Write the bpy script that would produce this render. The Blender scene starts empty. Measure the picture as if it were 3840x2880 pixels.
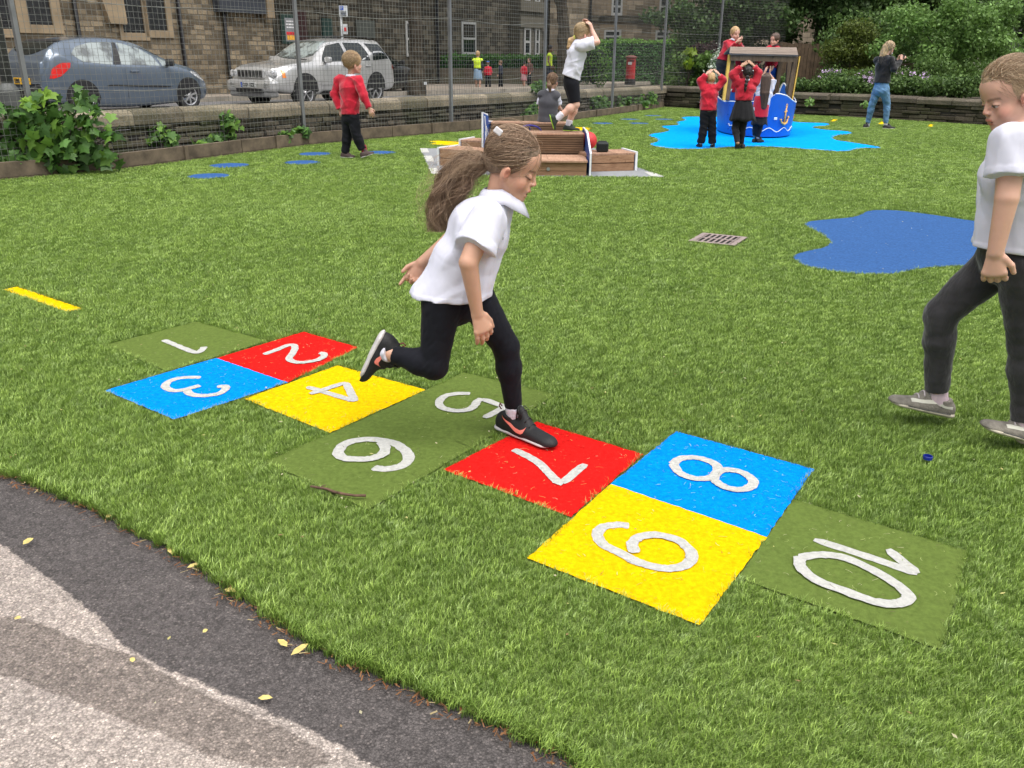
import bpy, bmesh, math, random
import numpy as np
from mathutils import Vector, Matrix
rnd = random.Random(7); rng = np.random.default_rng(7)
S = bpy.context.scene; C = S.collection
# ---------------- camera, world, light, exposure ----------------
F, W, Hh, CH, ROLL = 3200.0, 3840.0, 2880.0, 1.45, 0.008
TH = math.atan((1440-200)/F)
cam = bpy.data.objects.new('camera', bpy.data.cameras.new('camera')); C.objects.link(cam)
cam.data.sensor_width = 36; cam.data.lens = F/W*36; cam.data.clip_end = 500; cam.data.clip_start = .05
cam.location = (0, 0, CH)
cam.rotation_euler = (Matrix.Rotation(math.pi/2-TH, 3, 'X') @ Matrix.Rotation(ROLL, 3, 'Z')).to_euler()
S.camera = cam
wd = bpy.data.worlds.new('World'); S.world = wd; wd.use_nodes = True
nt = wd.node_tree; bg = nt.nodes['Background']; sk = nt.nodes.new('ShaderNodeTexSky')
SUN_EL, SUN_AZ = math.radians(62), math.radians(-125)
sk.sky_type = 'NISHITA'; sk.sun_disc = False; sk.sun_elevation = SUN_EL; sk.sun_rotation = -SUN_AZ
sk.air_density = 1.0; sk.dust_density = 6.0; sk.ozone_density = 1.0
hs = nt.nodes.new('ShaderNodeHueSaturation'); hs.inputs['Saturation'].default_value = .38; nt.links.new(sk.outputs[0], hs.inputs['Color']); nt.links.new(hs.outputs[0], bg.inputs[0]); bg.inputs[1].default_value = 0.15
sun = bpy.data.objects.new('sun', bpy.data.lights.new('sun', 'SUN')); C.objects.link(sun)
sun.data.energy = 1.5; sun.data.angle = math.radians(35); sun.data.color = (1, .975, .93)
sd = Vector((math.sin(SUN_AZ)*math.cos(SUN_EL), math.cos(SUN_AZ)*math.cos(SUN_EL), math.sin(SUN_EL)))
sun.rotation_euler = sd.to_track_quat('Z', 'Y').to_euler()
S.view_settings.view_transform = 'Standard'; S.view_settings.look = 'None'
S.view_settings.exposure = 0.68; S.view_settings.gamma = 1
S.cycles.max_bounces = 6; S.cycles.diffuse_bounces = 3; S.cycles.transparent_max_bounces = 6
# ---------------- picture-to-world helpers ----------------
ct, st = math.cos(TH), math.sin(TH); cr, sr = math.cos(ROLL), math.sin(ROLL)
def ray(px, py):
    xr = (px-W/2)/F; yr = (Hh/2-py)/F
    x = cr*xr-sr*yr; y = sr*xr+cr*yr
    return np.array([x, ct+y*st, -st+y*ct])
def G(px, py, z=0.0):
    r = ray(px, py); return np.array([0, 0, CH])+r*((z-CH)/r[2])
def P(px, py, Y):
    r = ray(px, py); return np.array([0, 0, CH])+r*(Y/r[1])
def nrm(v):
    v = np.asarray(v, float); return v/np.linalg.norm(v)
# ---------------- object helpers ----------------
WL = {}
def tag(o, label=None, cat=None, group=None, kind=None):
    if label: o['label'] = label
    if cat: o['category'] = cat
    if group: o['group'] = group
    if kind: o['kind'] = kind
    return o
def thing(name, loc, label, cat, group=None, rz=0):
    o = bpy.data.objects.new(name, None); C.objects.link(o); o.empty_display_size = .2
    o.location = loc; o.rotation_euler = (0, 0, rz)
    WL[o.name] = np.array(loc, float); return tag(o, label, cat, group)
def obj(name, v, f, m, parent=None, origin=None, smooth=False, local=False, mids=None, col=None):
    """v world coordinates (or local to the parent if local=True); ONE mesh object"""
    v = np.asarray(v, float).reshape(-1, 3)
    if parent is not None:
        if not local: v = v-WL[parent.name]
    elif origin is not None: v = v-np.asarray(origin, float)
    me = bpy.data.meshes.new(name)
    if isinstance(f, np.ndarray):
        n = f.shape[0]; k = f.shape[1]
        me.vertices.add(len(v)); me.vertices.foreach_set('co', v.astype(np.float32).ravel())
        me.loops.add(n*k); me.loops.foreach_set('vertex_index', f.astype(np.int32).ravel())
        me.polygons.add(n); me.polygons.foreach_set('loop_start', np.arange(0, n*k, k, dtype=np.int32))
        me.update(calc_edges=True)
    else: me.from_pydata(v.tolist(), [], f)
    ms = m if isinstance(m, (list, tuple)) else [m]
    for x in ms: me.materials.append(x)
    if mids is not None: me.polygons.foreach_set('material_index', np.asarray(mids, dtype=np.int32))
    if smooth: me.polygons.foreach_set('use_smooth', np.ones(len(me.polygons), bool))
    if col is not None:
        a = me.color_attributes.new('Col', 'FLOAT_COLOR', 'POINT')
        cc = np.ones((len(v), 4), np.float32); cc[:, :3] = col; a.data.foreach_set('color', cc.ravel())
    me.validate(); me.update()
    o = bpy.data.objects.new(name, me); C.objects.link(o)
    if parent is not None: o.parent = parent; WL[o.name] = WL[parent.name]
    else:
        if origin is not None: o.location = origin
        WL[o.name] = np.array(origin if origin is not None else (0, 0, 0), float)
    return o
class MB:
    def __init__(s): s.v = []; s.f = []; s.m = []; s.cm = 0
    def add(s, v, f):
        n = len(s.v); s.v += [tuple(map(float, p)) for p in v]; s.f += [tuple(i+n for i in q) for q in f]; s.m += [s.cm]*len(f); return s
    def box(s, c, d, R=None):
        c = np.asarray(c, float); x, y, z = [q/2 for q in d]
        V = np.array([[-x,-y,-z],[x,-y,-z],[x,y,-z],[-x,y,-z],[-x,-y,z],[x,-y,z],[x,y,z],[-x,y,z]])
        if R is not None: V = V@np.asarray(R).T
        return s.add(V+c, [(0,3,2,1),(4,5,6,7),(0,1,5,4),(1,2,6,5),(2,3,7,6),(3,0,4,7)])
    def bar(s, a, b, w, h, up=(0, 0, 1)):
        a = np.asarray(a, float); b = np.asarray(b, float); d = nrm(b-a); up = np.asarray(up, float)
        if abs(d@up) > .98: up = np.array([0, 1., 0])
        sd_ = nrm(np.cross(d, up)); u = np.cross(sd_, d); V = []
        for p in (a, b):
            for i, j in ((-1,-1),(1,-1),(1,1),(-1,1)): V.append(p+sd_*i*w/2+u*j*h/2)
        return s.add(V, [(0,1,2,3),(7,6,5,4),(0,4,5,1),(1,5,6,2),(2,6,7,3),(3,7,4,0)])
    def tube(s, pts, r, n=8, cap=True):
        pts = [np.asarray(p, float) for p in pts]; rs = r if hasattr(r, '__len__') else [r]*len(pts)
        V = []; up = np.array([0, 0, 1.]); prev = None
        for i, p in enumerate(pts):
            d = nrm(pts[min(i+1, len(pts)-1)]-pts[max(i-1, 0)])
            if prev is None: a = nrm(np.cross(d, up if abs(d[2]) < .9 else np.array([1., 0, 0])))
            else: a = nrm(prev-d*(prev@d))
            prev = a; b = np.cross(d, a)
            for k in range(n):
                t = 2*math.pi*k/n; V.append(p+rs[i]*(math.cos(t)*a+math.sin(t)*b))
        Fc = []
        for i in range(len(pts)-1):
            for k in range(n): Fc.append((i*n+k, i*n+(k+1)%n, (i+1)*n+(k+1)%n, (i+1)*n+k))
        if cap: Fc.append(tuple(range(n-1, -1, -1))); Fc.append(tuple((len(pts)-1)*n+k for k in range(n)))
        return s.add(V, Fc)
    def lathe(s, c, prof, n=24):
        V = []; Fc = []
        for (r, z) in prof:
            for k in range(n):
                t = 2*math.pi*k/n; V.append((c[0]+r*math.cos(t), c[1]+r*math.sin(t), c[2]+z))
        for i in range(len(prof)-1):
            for k in range(n): Fc.append((i*n+k, i*n+(k+1)%n, (i+1)*n+(k+1)%n, (i+1)*n+k))
        Fc.append(tuple(range(n-1, -1, -1))); Fc.append(tuple((len(prof)-1)*n+k for k in range(n)))
        return s.add(V, Fc)
    def prism(s, poly, o, ex, ey, t):
        """polygon (2d) in the plane o,ex,ey extruded along t"""
        o, ex, ey, t = [np.asarray(q, float) for q in (o, ex, ey, t)]; n = len(poly)
        a = [o+ex*x+ey*y for x, y in poly]; b = [p+t for p in a]
        return s.add(a+b, [tuple(range(n)), tuple(range(2*n-1, n-1, -1))]+[(i, i+n, (i+1)%n+n, (i+1)%n) for i in range(n)])
    def obj(s, name, m, parent=None, origin=None, smooth=False, local=False, bevel=0):
        o = obj(name, s.v, s.f, m, parent, origin, smooth, local, mids=s.m)
        if bevel:
            b = o.modifiers.new('bevel', 'BEVEL'); b.width = bevel; b.segments = 2; b.limit_method = 'ANGLE'
        return o
def fixnormals(o):
    bm = bmesh.new(); bm.from_mesh(o.data); bmesh.ops.recalc_face_normals(bm, faces=bm.faces); bm.to_mesh(o.data); bm.free(); return o
# ---------------- materials ----------------
class N:
    def __init__(s, name):
        s.m = bpy.data.materials.new(name); s.m.use_nodes = True; s.t = s.m.node_tree; s.b = s.t.nodes['Principled BSDF']
        s.out = s.t.nodes['Material Output']
    def n(s, typ, **kw):
        x = s.t.nodes.new('ShaderNode'+typ)
        for k, v in kw.items():
            if k.startswith('i_'):
                key = k[2:]; key = int(key) if key.isdigit() else key.replace('_', ' ')
                x.inputs[key].default_value = v
            else: setattr(x, k, v)
        return x
    def l(s, a, b): s.t.links.new(a, b)
    def pos(s, kind='pos'):
        return s.n('NewGeometry').outputs['Position'] if kind == 'pos' else s.n('TexCoord').outputs['Object']
    def noise(s, scale, detail=3, rough=.5, vec=None, kind='pos', sc=None):
        x = s.n('TexNoise', i_Scale=scale, i_Detail=detail, i_Roughness=rough)
        v = vec or s.pos(kind)
        if sc:
            mp = s.n('Mapping'); mp.inputs['Scale'].default_value = sc; s.l(v, mp.inputs[0]); v = mp.outputs[0]
        s.l(v, x.inputs['Vector']); return x.outputs['Fac']
    def ramp(s, fac, stops, interp='LINEAR'):
        x = s.n('ValToRGB'); x.color_ramp.interpolation = interp; e = x.color_ramp.elements
        while len(e) < len(stops): e.new(.5)
        for q, (p, c) in zip(e, stops):
            q.position = p; q.color = (*c, 1) if len(c) == 3 else c
        s.l(fac, x.inputs[0]); return x.outputs[0]
    def mix(s, fac, a, b, typ='MIX'):
        x = s.n('Mix', data_type='RGBA', blend_type=typ)
        for sock, v in ((x.inputs[0], fac), (x.inputs[6], a), (x.inputs[7], b)):
            if isinstance(v, (int, float)): sock.default_value = v
            elif isinstance(v, tuple): sock.default_value = (*v, 1) if len(v) == 3 else v
            else: s.l(v, sock)
        return x.outputs[2]
    def math(s, op, a, b=0.0, c=None):
        x = s.n('Math', operation=op)
        for i, v in enumerate((a, b, c)):
            if v is None: continue
            if isinstance(v, (int, float)): x.inputs[i].default_value = v
            else: s.l(v, x.inputs[i])
        return x.outputs[0]
    def bump(s, h, strength=.3, dist=.01, normal=None):
        x = s.n('Bump'); x.inputs['Strength'].default_value = strength; x.inputs['Distance'].default_value = dist
        s.l(h, x.inputs['Height'])
        if normal is not None: s.l(normal, x.inputs['Normal'])
        s.l(x.outputs[0], s.b.inputs['Normal']); return x.outputs[0]
    def col(s, c):
        if isinstance(c, tuple): s.b.inputs['Base Color'].default_value = (*c, 1)
        else: s.l(c, s.b.inputs['Base Color'])
    def set(s, **kw):
        for k, v in kw.items(): s.b.inputs[k.replace('_', ' ')].default_value = v
        return s
def dk(c, k): return tuple(q*k for q in c)
def srgb(r, g, b):
    return tuple((q/255/12.92 if q <= 10 else ((q/255+.055)/1.055)**2.4) for q in (r, g, b))
_m = {}
def mat(name, c, rough=.6, metal=0, var=.12, vs=8, bump=0, bs=60, kind='obj', spec=.5, coat=0):
    if name in _m: return _m[name]
    M = N(name); M.set(Roughness=rough, Metallic=metal, Specular_IOR_Level=spec)
    if coat: M.set(Coat_Weight=coat)
    if var:
        n1 = M.noise(vs, 4, .6, kind=kind); M.col(M.ramp(n1, [(.3, dk(c, 1-var)), (.7, dk(c, 1+var))]))
    else: M.col(c)
    if bump: M.bump(M.noise(bs, 3, kind=kind), bump, .005)
    _m[name] = M.m; return M.m
def cloth(name, c, rough=.9, wr=.5, wscale=14, var=.1, sheen=.25, weave=900):
    if name in _m: return _m[name]
    M = N(name); M.set(Roughness=rough, Specular_IOR_Level=.2, Sheen_Weight=sheen, Sheen_Roughness=.5)
    a = M.noise(wscale, 3, .55, kind='obj', sc=(1, 1, .55)); b = M.noise(weave, 1, kind='obj')
    M.col(M.ramp(a, [(.3, dk(c, 1-var)), (.7, dk(c, 1+var))]))
    n1 = M.bump(a, wr, .02)
    bb = M.n('Bump'); bb.inputs['Strength'].default_value = .15; bb.inputs['Distance'].default_value = .001
    M.l(b, bb.inputs['Height']); M.l(n1, bb.inputs['Normal']); M.l(bb.outputs[0], M.b.inputs['Normal'])
    _m[name] = M.m; return M.m
def vcol(name, rough=.5, sss=.0, bump=.08, bs=250, var=.06):
    if name in _m: return _m[name]
    M = N(name); M.set(Roughness=rough, Specular_IOR_Level=.35)
    a = M.n('Attribute', attribute_name='Col').outputs['Color']
    n1 = M.noise(22, 4, .6, kind='obj')
    M.col(M.mix(1.0, a, M.ramp(n1, [(.3, (1-var,)*3), (.7, (1+var,)*3)]), 'MULTIPLY'))
    if sss:
        M.set(Subsurface_Weight=sss, Subsurface_Scale=.006); M.b.inputs['Subsurface Radius'].default_value = (1, .35, .2)
    M.bump(M.noise(bs, 2, kind='obj'), bump, .002)
    _m[name] = M.m; return M.m
# ---------------- signed-distance modelling ----------------
def smin(a, b, k):
    h = np.clip(.5+.5*(b-a)/k, 0, 1); return b*(1-h)+a*h-k*h*(1-h)
def frame_ax(d, side):
    d = nrm(d); s_ = np.asarray(side, float); s_ = nrm(s_-d*(s_@d)); return d, s_, np.cross(d, s_)
class Cone:      # round cone a->b
    def __init__(s, a, b, ra, rb, cuts=(), k=None, sub=False):
        s.a = np.asarray(a, float); s.b = np.asarray(b, float); s.ra = ra; s.rb = rb; s.cuts = cuts; s.k = k; s.sub = sub
    def bb(s): r = max(s.ra, s.rb); return np.minimum(s.a, s.b)-r, np.maximum(s.a, s.b)+r
    def d(s, p):
        ab = s.b-s.a; t = np.clip(((p-s.a)@ab)/max(ab@ab, 1e-9), 0, 1)
        q = p-s.a-t[..., None]*ab; return np.sqrt((q*q).sum(-1))-(s.ra+(s.rb-s.ra)*t)
class ECone:     # elliptical cone a->b, half widths (side, front) at each end, flat-ish ends
    def __init__(s, a, b, ra, rb, side, cuts=(), k=None, rnd=1.0, sub=False):
        s.a = np.asarray(a, float); s.b = np.asarray(b, float); s.ra = ra; s.rb = rb; s.cuts = cuts; s.k = k; s.rnd = rnd; s.sub = sub
        s.dx, s.sx, s.fx = frame_ax(s.b-s.a, side); s.L = np.linalg.norm(s.b-s.a)
    def bb(s):
        r = max(*s.ra, *s.rb); return np.minimum(s.a, s.b)-r, np.maximum(s.a, s.b)+r
    def d(s, p):
        q = p-s.a; z = q@s.dx; x = q@s.sx; y = q@s.fx; t = np.clip(z/s.L, 0, 1)
        rx = s.ra[0]+(s.rb[0]-s.ra[0])*t; ry = s.ra[1]+(s.rb[1]-s.ra[1])*t
        m = np.minimum(rx, ry); ez = (np.maximum(-z, 0)+np.maximum(z-s.L, 0))/s.rnd
        rr = np.sqrt((x/rx)**2+(y/ry)**2+(ez/m)**2); g = np.sqrt((x/rx**2)**2+(y/ry**2)**2+(ez/m**2)**2)+1e-9
        return np.where(rr < .3, (rr-1)*m, rr*(rr-1)/g)
class Ell:
    def __init__(s, c, r, ax=None, cuts=(), k=None, sub=False):
        s.c = np.asarray(c, float); s.r = np.asarray(r, float); s.ax = np.eye(3) if ax is None else np.asarray(ax); s.cuts = cuts; s.k = k; s.sub = sub
    def bb(s): R = np.abs(s.ax.T)@s.r; return s.c-R, s.c+R
    def d(s, p):
        q = (p-s.c)@s.ax.T; a = q/s.r; b = q/s.r**2
        k0 = np.sqrt((a*a).sum(-1)); k1 = np.sqrt((b*b).sum(-1))+1e-9
        return np.where(k0 < .05, -s.r.min(), k0*(k0-1)/k1)
_wk = rng.normal(size=(9, 3)); _wp = rng.uniform(0, 6.28, 9)
def wrinkle(p, sc, amp, seed=0, stretch=None):
    q = p*sc if stretch is None else (p@np.asarray(stretch))*sc
    r = np.random.default_rng(seed+11); K = r.normal(size=(7, 3)); ph = r.uniform(0, 6.28, 7)
    w = np.sin(q@K[0]+ph[0])*1.2+np.sin(q@K[1]*.7+ph[1])*1.2; o = 0
    for i in range(2, 7): o = o+np.sin(q@K[i]*1.2+w+ph[i])
    return o*amp/3 if amp > 0 else amp*(1-np.minimum(np.abs(o)*.8, 1.0))*1.0
def sdf_mesh(prims, h, k=.02, pad=None, post=None, smooth=1):
    pad = pad or max(3*h, k); lo = np.min([p.bb()[0] for p in prims if not p.sub], 0)-pad; hi = np.max([p.bb()[1] for p in prims if not p.sub], 0)+pad
    n = np.ceil((hi-lo)/h).astype(int)+1
    A = np.full(n, 1.0, np.float32)
    for p in prims:
        b0, b1 = p.bb(); kk = p.k or k; m = kk+3*h
        i0 = np.maximum(((b0-m-lo)/h).astype(int), 0); i1 = np.minimum(np.ceil((b1+m-lo)/h).astype(int)+1, n)
        if (i1 <= i0).any(): continue
        g = np.stack(np.meshgrid(*[lo[i]+h*np.arange(i0[i], i1[i]) for i in range(3)], indexing='ij'), -1)
        d = p.d(g)
        for (pt, nr) in p.cuts: d = np.maximum(d, (g-np.asarray(pt))@nrm(nr))
        sl = tuple(slice(i0[i], i1[i]) for i in range(3))
        A[sl] = smin(A[sl], d, kk) if not p.sub else -smin(-A[sl], d, kk)
    if post is not None:
        idx = np.argwhere(np.abs(A) < 6*h+.01)
        A[tuple(idx.T)] = post(lo+h*idx, A[tuple(idx.T)])
    v, f = surfnet(A, lo, h)
    for _ in range(smooth): v = relax(v, f)
    return v, f
def relax(v, f, w=.5):
    acc = np.zeros_like(v); cnt = np.zeros(len(v))
    for a, b in ((0, 1), (1, 2), (2, 3), (3, 0)):
        for x, y in ((a, b), (b, a)):
            np.add.at(acc, f[:, x], v[f[:, y]]); np.add.at(cnt, f[:, x], 1)
    return v*(1-w)+w*acc/np.maximum(cnt, 1)[:, None]
def surfnet(A, lo, h):
    s_ = A < 0; n = np.array(A.shape)-1; c = np.zeros(n, np.int8)
    cor = [(i, j, k) for i in (0, 1) for j in (0, 1) for k in (0, 1)]
    for (i, j, k) in cor: c += s_[i:n[0]+i, j:n[1]+j, k:n[2]+k]
    idx = np.argwhere((c > 0) & (c < 8)); V = np.zeros((len(idx), 3)); cnt = np.zeros(len(idx))
    vals = {q: A[idx[:, 0]+q[0], idx[:, 1]+q[1], idx[:, 2]+q[2]] for q in cor}
    for a in cor:
        for ax in range(3):
            if a[ax]: continue
            b = list(a); b[ax] = 1; b = tuple(b); va, vb = vals[a], vals[b]
            m = (va < 0) != (vb < 0); t = np.where(m, va/np.where(m, va-vb, 1), 0)
            pos = np.array(a, float)[None]+np.zeros((len(idx), 3)); pos[:, ax] += t
            V += np.where(m[:, None], pos, 0); cnt += m
    V = lo+h*(idx+V/cnt[:, None])
    vid = np.full(n, -1, np.int32); vid[tuple(idx.T)] = np.arange(len(idx)); Fs = []
    for ax in range(3):
        u, w = [(1, 2), (2, 0), (0, 1)][ax]
        e = [slice(None)]*3; e2 = [slice(None)]*3; e[ax] = slice(0, -1); e2[ax] = slice(1, None)
        ch = s_[tuple(e)] != s_[tuple(e2)]; I = np.argwhere(ch)
        I = I[(I[:, u] > 0) & (I[:, w] > 0) & (I[:, u] < n[u]) & (I[:, w] < n[w])]
        q = []
        for du, dw in ((-1, -1), (0, -1), (0, 0), (-1, 0)):
            J = I.copy(); J[:, u] += du; J[:, w] += dw; q.append(vid[tuple(J.T)])
        q = np.stack(q, 1); ins = s_[tuple(I.T)]; q[~ins] = q[~ins][:, ::-1]; Fs.append(q)
    return V, np.concatenate(Fs)
# ================= SETTING =================
def zs(Y):
    return float(np.interp(Y, [21, 25, 30, 37, 45, 60], [.30, .22, .13, .02, .0, .0]))
FL = [(-9.5, 6.2), (-7.3, 8.6), (-6.08, 10.28), (-5.11, 11.35), (-4.1, 13.3), (-3.4, 14.62), (-2.2, 16.1), (-.88, 17.6), (1.3, 20.6), (2.75, 23.2), (4.0, 25.55), (4.4, 26.3)]
RW = [(4.2, 26.7), (5.3, 25.6), (7.25, 23.6), (8.8, 22.4), (10.58, 20.4), (13.2, 17.4), (15, 14.5)]
z4 = lambda L: [(x*.7113, 1700+y*.7113) for x, y in L]
TE = z4([(0,95),(200,160),(450,270),(700,390),(950,530),(1200,690),(1450,860),(1700,1020),(1950,1130),(2193,1230)])+[(1800,2680),(2000,2770),(2187,2880)]
TEw = [tuple(G(*p)[:2]) for p in TE]
TEw = [(-9.5, 4.3), (-4.5, 3.75), (-2.8, 3.15)]+TEw+[(.3, 1.2), (.7, .9), (1.2, .4), (1.5, -.6), (1.7, -2)]
def wob(L, amp, step, seed=1, closed=False):
    """densify a 2D polyline and wobble it (ragged cut edges)"""
    r = np.random.default_rng(seed); out = []; L = [np.array(p, float)[:2] for p in L]
    M = L+([L[0]] if closed else [])
    for a, b in zip(M[:-1], M[1:]):
        n = max(1, int(np.linalg.norm(b-a)/step))
        for i in range(n): out.append(a+(b-a)*i/n+r.normal(size=2)*amp)
    if not closed: out.append(M[-1])
    return out
def cr_spline(L, n=8, closed=True):
    L = [np.array(p, float)[:2] for p in L]; out = []; m = len(L)
    for i in range(m if closed else m-1):
        g = lambda j: L[j % m] if closed else L[min(max(j, 0), m-1)]
        p0, p1, p2, p3 = g(i-1), g(i), g(i+1), g(i+2)
        for k in range(n):
            t = k/n; out.append(.5*((2*p1)+(-p0+p2)*t+(2*p0-5*p1+4*p2-p3)*t*t+(-p0+3*p1-3*p2+p3)*t**3))
    if not closed: out.append(L[-1])
    return out
def sheet(name, poly, z, m, thick=0.0, parent=None, origin=None):
    """flat sheet from a 2D outline, triangulated"""
    from mathutils.geometry import tessellate_polygon
    P2 = [(float(p[0]), float(p[1]), z) for p in poly]
    tr = [t if (np.cross(np.subtract(P2[t[1]], P2[t[0]]), np.subtract(P2[t[2]], P2[t[0]]))[2] > 0) else t[::-1] for t in tessellate_polygon([[Vector(p) for p in P2]])]
    v = list(P2); f = [tuple(t) for t in tr]
    if thick:
        n = len(P2); v += [(p[0], p[1], z-thick) for p in P2]
        ar = sum(P2[i][0]*P2[(i+1) % n][1]-P2[(i+1) % n][0]*P2[i][1] for i in range(n))
        f += [((i+n, (i+1) % n+n, (i+1) % n, i) if ar > 0 else (i, (i+1) % n, (i+1) % n+n, i+n)) for i in range(n)]
    return obj(name, v, f, m, parent, origin)
def inpoly(pts, poly):
    pts = np.asarray(pts); x, y = pts[:, 0], pts[:, 1]; ins = np.zeros(len(pts), bool); n = len(poly)
    for i in range(n):
        x1, y1 = poly[i][:2]; x2, y2 = poly[(i+1) % n][:2]
        c = ((y1 > y) != (y2 > y)) & (x < (x2-x1)*(y-y1)/((y2-y1) if y2 != y1 else 1e-9)+x1); ins ^= c
    return ins
# --- materials for the ground
def turf_mat(name, lo, hi, blade=False):
    M = N(name); M.set(Roughness=.62, Specular_IOR_Level=.45)
    big = M.noise(1.6, 3, .6, sc=(1, .8, 1)); med = M.noise(5, 4, .7, sc=(.6, 1.6, 1)); fine = M.noise(160, 2, .6)
    c1 = M.ramp(big, [(.35, lo), (.65, hi)])
    c2 = M.mix(M.ramp(med, [(.30, (0, 0, 0)), (.5, (1, 1, 1))]), dk(lo, .9), c1)
    if blade:
        r = M.n('ObjectInfo').outputs['Random']
        c2 = M.mix(.75, c2, M.ramp(r, [(0, dk(lo, .6)), (.35, lo), (.7, hi), (.9, tuple(q*1.3 for q in hi)), (1, (.40, .52, .22))]))  # random bright tufts put glossy blade highlights into the colour
        zz = M.n('SeparateXYZ'); M.l(M.pos(), zz.inputs[0]); c2 = M.mix(1.0, c2, M.ramp(M.math('MULTIPLY', zz.outputs[2], 34.0), [(.05, (.42, .48, .36)), (.40, (.86, .90, .80)), (.95, (1.28, 1.22, 1.25))]), 'MULTIPLY')  # height ramp puts shade at the roots and lit tips into the colour
        M.set(Roughness=.42)
    else:
        c2 = M.mix(.7, c2, M.mix(M.ramp(fine, [(.35, (0, 0, 0)), (.65, (1, 1, 1))]), dk(lo, .55), tuple(q*1.25 for q in hi)))
        M.bump(fine, .8, .02)
    M.col(c2); return M.m
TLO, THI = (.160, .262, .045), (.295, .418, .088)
m_turf = turf_mat('turf', dk(TLO, .62), dk(THI, .62)); m_blade = turf_mat('turf_blades', TLO, THI, True)  # backing darkened: shade in the gaps between blades is put into its colour
def pile_mat(name, c, ol=.16):
    M = N(name); M.set(Roughness=1.0, Specular_IOR_Level=.04)
    a = M.noise(60, 4, .7); b = M.noise(500, 2, .6); d = M.noise(7, 3, .6); v = M.noise(55, 2, .5, sc=(1, 3.2, 1))
    c2 = M.mix(M.ramp(a, [(.3, (0, 0, 0)), (.7, (1, 1, 1))]), dk(c, 1-ol*1.6), tuple(min(1, q*(1+ol)) for q in c))
    c2 = M.mix(M.ramp(d, [(.62, (0, 0, 0)), (.8, (.4, .4, .4))]), c2, dk(c, .72))
    c2 = M.mix(M.ramp(v, [(.70, (0, 0, 0)), (.76, (.5, .5, .5))]), c2, dk((.2, .17, .08), 1))
    M.col(c2); M.bump(M.mix(.5, a, b), .7, .008); return M.m
m_white_p = pile_mat('white pile', (.46, .46, .43), .14)
m_tar = N('tarmac'); m_tar.set(Roughness=.82, Specular_IOR_Level=.4)
def tarmac(name, c, grit=.5, scale=330):
    M = N(name); M.set(Roughness=.85, Specular_IOR_Level=.35)
    v = M.n('TexVoronoi', i_Scale=scale*.55); M.l(M.pos(), v.inputs['Vector']); a = M.noise(scale, 3, .6); b = M.noise(2.2, 4, .65); d = M.noise(28, 3, .6)
    st = M.ramp(v.outputs['Distance'], [(.12, (1, 1, 1)), (.5, (0, 0, 0))])
    rc = M.n('SeparateColor'); M.l(v.outputs['Color'], rc.inputs[0])
    pick = M.math('GREATER_THAN', rc.outputs[0], .86)
    c2 = M.ramp(a, [(.3, dk(c, 1-grit)), (.7, dk(c, 1+grit))])
    c2 = M.mix(M.math('MULTIPLY', st, M.math('MULTIPLY', pick, .8)), c2, (.42, .39, .35))
    c2 = M.mix(1.0, c2, M.ramp(b, [(.3, (.8, .8, .8)), (.7, (1.18, 1.15, 1.12))]), 'MULTIPLY')
    c2 = M.mix(1.0, c2, M.ramp(d, [(.3, (.85,)*3), (.7, (1.12,)*3)]), 'MULTIPLY')
    M.col(c2); M.bump(M.mix(.5, st, a), .9, .006); return M.m
m_tdark = tarmac('dark tarmac', (.098, .088, .084)); m_tlight = tarmac('worn pale tarmac', (.33, .285, .25), .32, 300); m_tmid = tarmac('worn brown tarmac', (.165, .138, .118), .42)
m_road = tarmac('road asphalt', (.13, .13, .135), .25, 90)
def stone_mat(name, c1, c2, bw=.42, bh=.17, mortar=(.12, .10, .08), ax='xz', var=.5, bump=.6, msize=.012, vec=None, dirt=.35, scale=1.0):
    """coursed rubble / ashlar in object space; ax picks the wall's plane"""
    M = N(name); M.set(Roughness=.92, Specular_IOR_Level=.2)
    tc = M.n('TexCoord').outputs['UV'] if ax == 'uv' else M.pos('obj')
    nz = M.n('TexNoise', i_Scale=3.2, i_Detail=2); M.l(tc, nz.inputs['Vector'])
    dv = M.n('VectorMath', operation='MULTIPLY_ADD'); M.l(nz.outputs['Color'], dv.inputs[0]); dv.inputs[1].default_value = (.05, .05, .05); M.l(tc, dv.inputs[2])
    mp = M.n('Mapping'); M.l(dv.outputs[0], mp.inputs[0])
    if ax == 'xz': mp.inputs['Rotation'].default_value = (math.radians(-90), 0, 0)
    br = M.n('TexBrick', i_Scale=scale, i_Mortar_Size=msize, i_Mortar_Smooth=.3, i_Brick_Width=bw, i_Row_Height=bh, i_Bias=0.0, offset=.5, squash=.7, squash_frequency=3)
    br.inputs['Color1'].default_value = (0, 0, 0, 1); br.inputs['Color2'].default_value = (1, 1, 1, 1); br.inputs['Mortar'].default_value = (.5, .5, .5, 1)
    M.l(mp.outputs[0], br.inputs['Vector'])
    base = M.ramp(br.outputs['Color'], [(0, dk(c1, 1-var*.5)), (.35, c1), (.7, c2), (1, tuple(q*(1+var*.4) for q in c2))])
    n1 = M.noise(2.0/1, 4, .65, vec=tc); n2 = M.noise(26, 4, .7, vec=tc)
    base = M.mix(1.0, base, M.ramp(n1, [(.3, (1-dirt,)*3), (.7, (1+dirt*.4,)*3)]), 'MULTIPLY')
    base = M.mix(1.0, base, M.ramp(n2, [(.3, (.75,)*3), (.7, (1.2,)*3)]), 'MULTIPLY')
    M.col(M.mix(br.outputs['Fac'], base, mortar))
    hgt = M.math('SUBTRACT', M.math('MULTIPLY', n2, .6), br.outputs['Fac']); M.bump(hgt, bump, .03); return M.m
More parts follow.
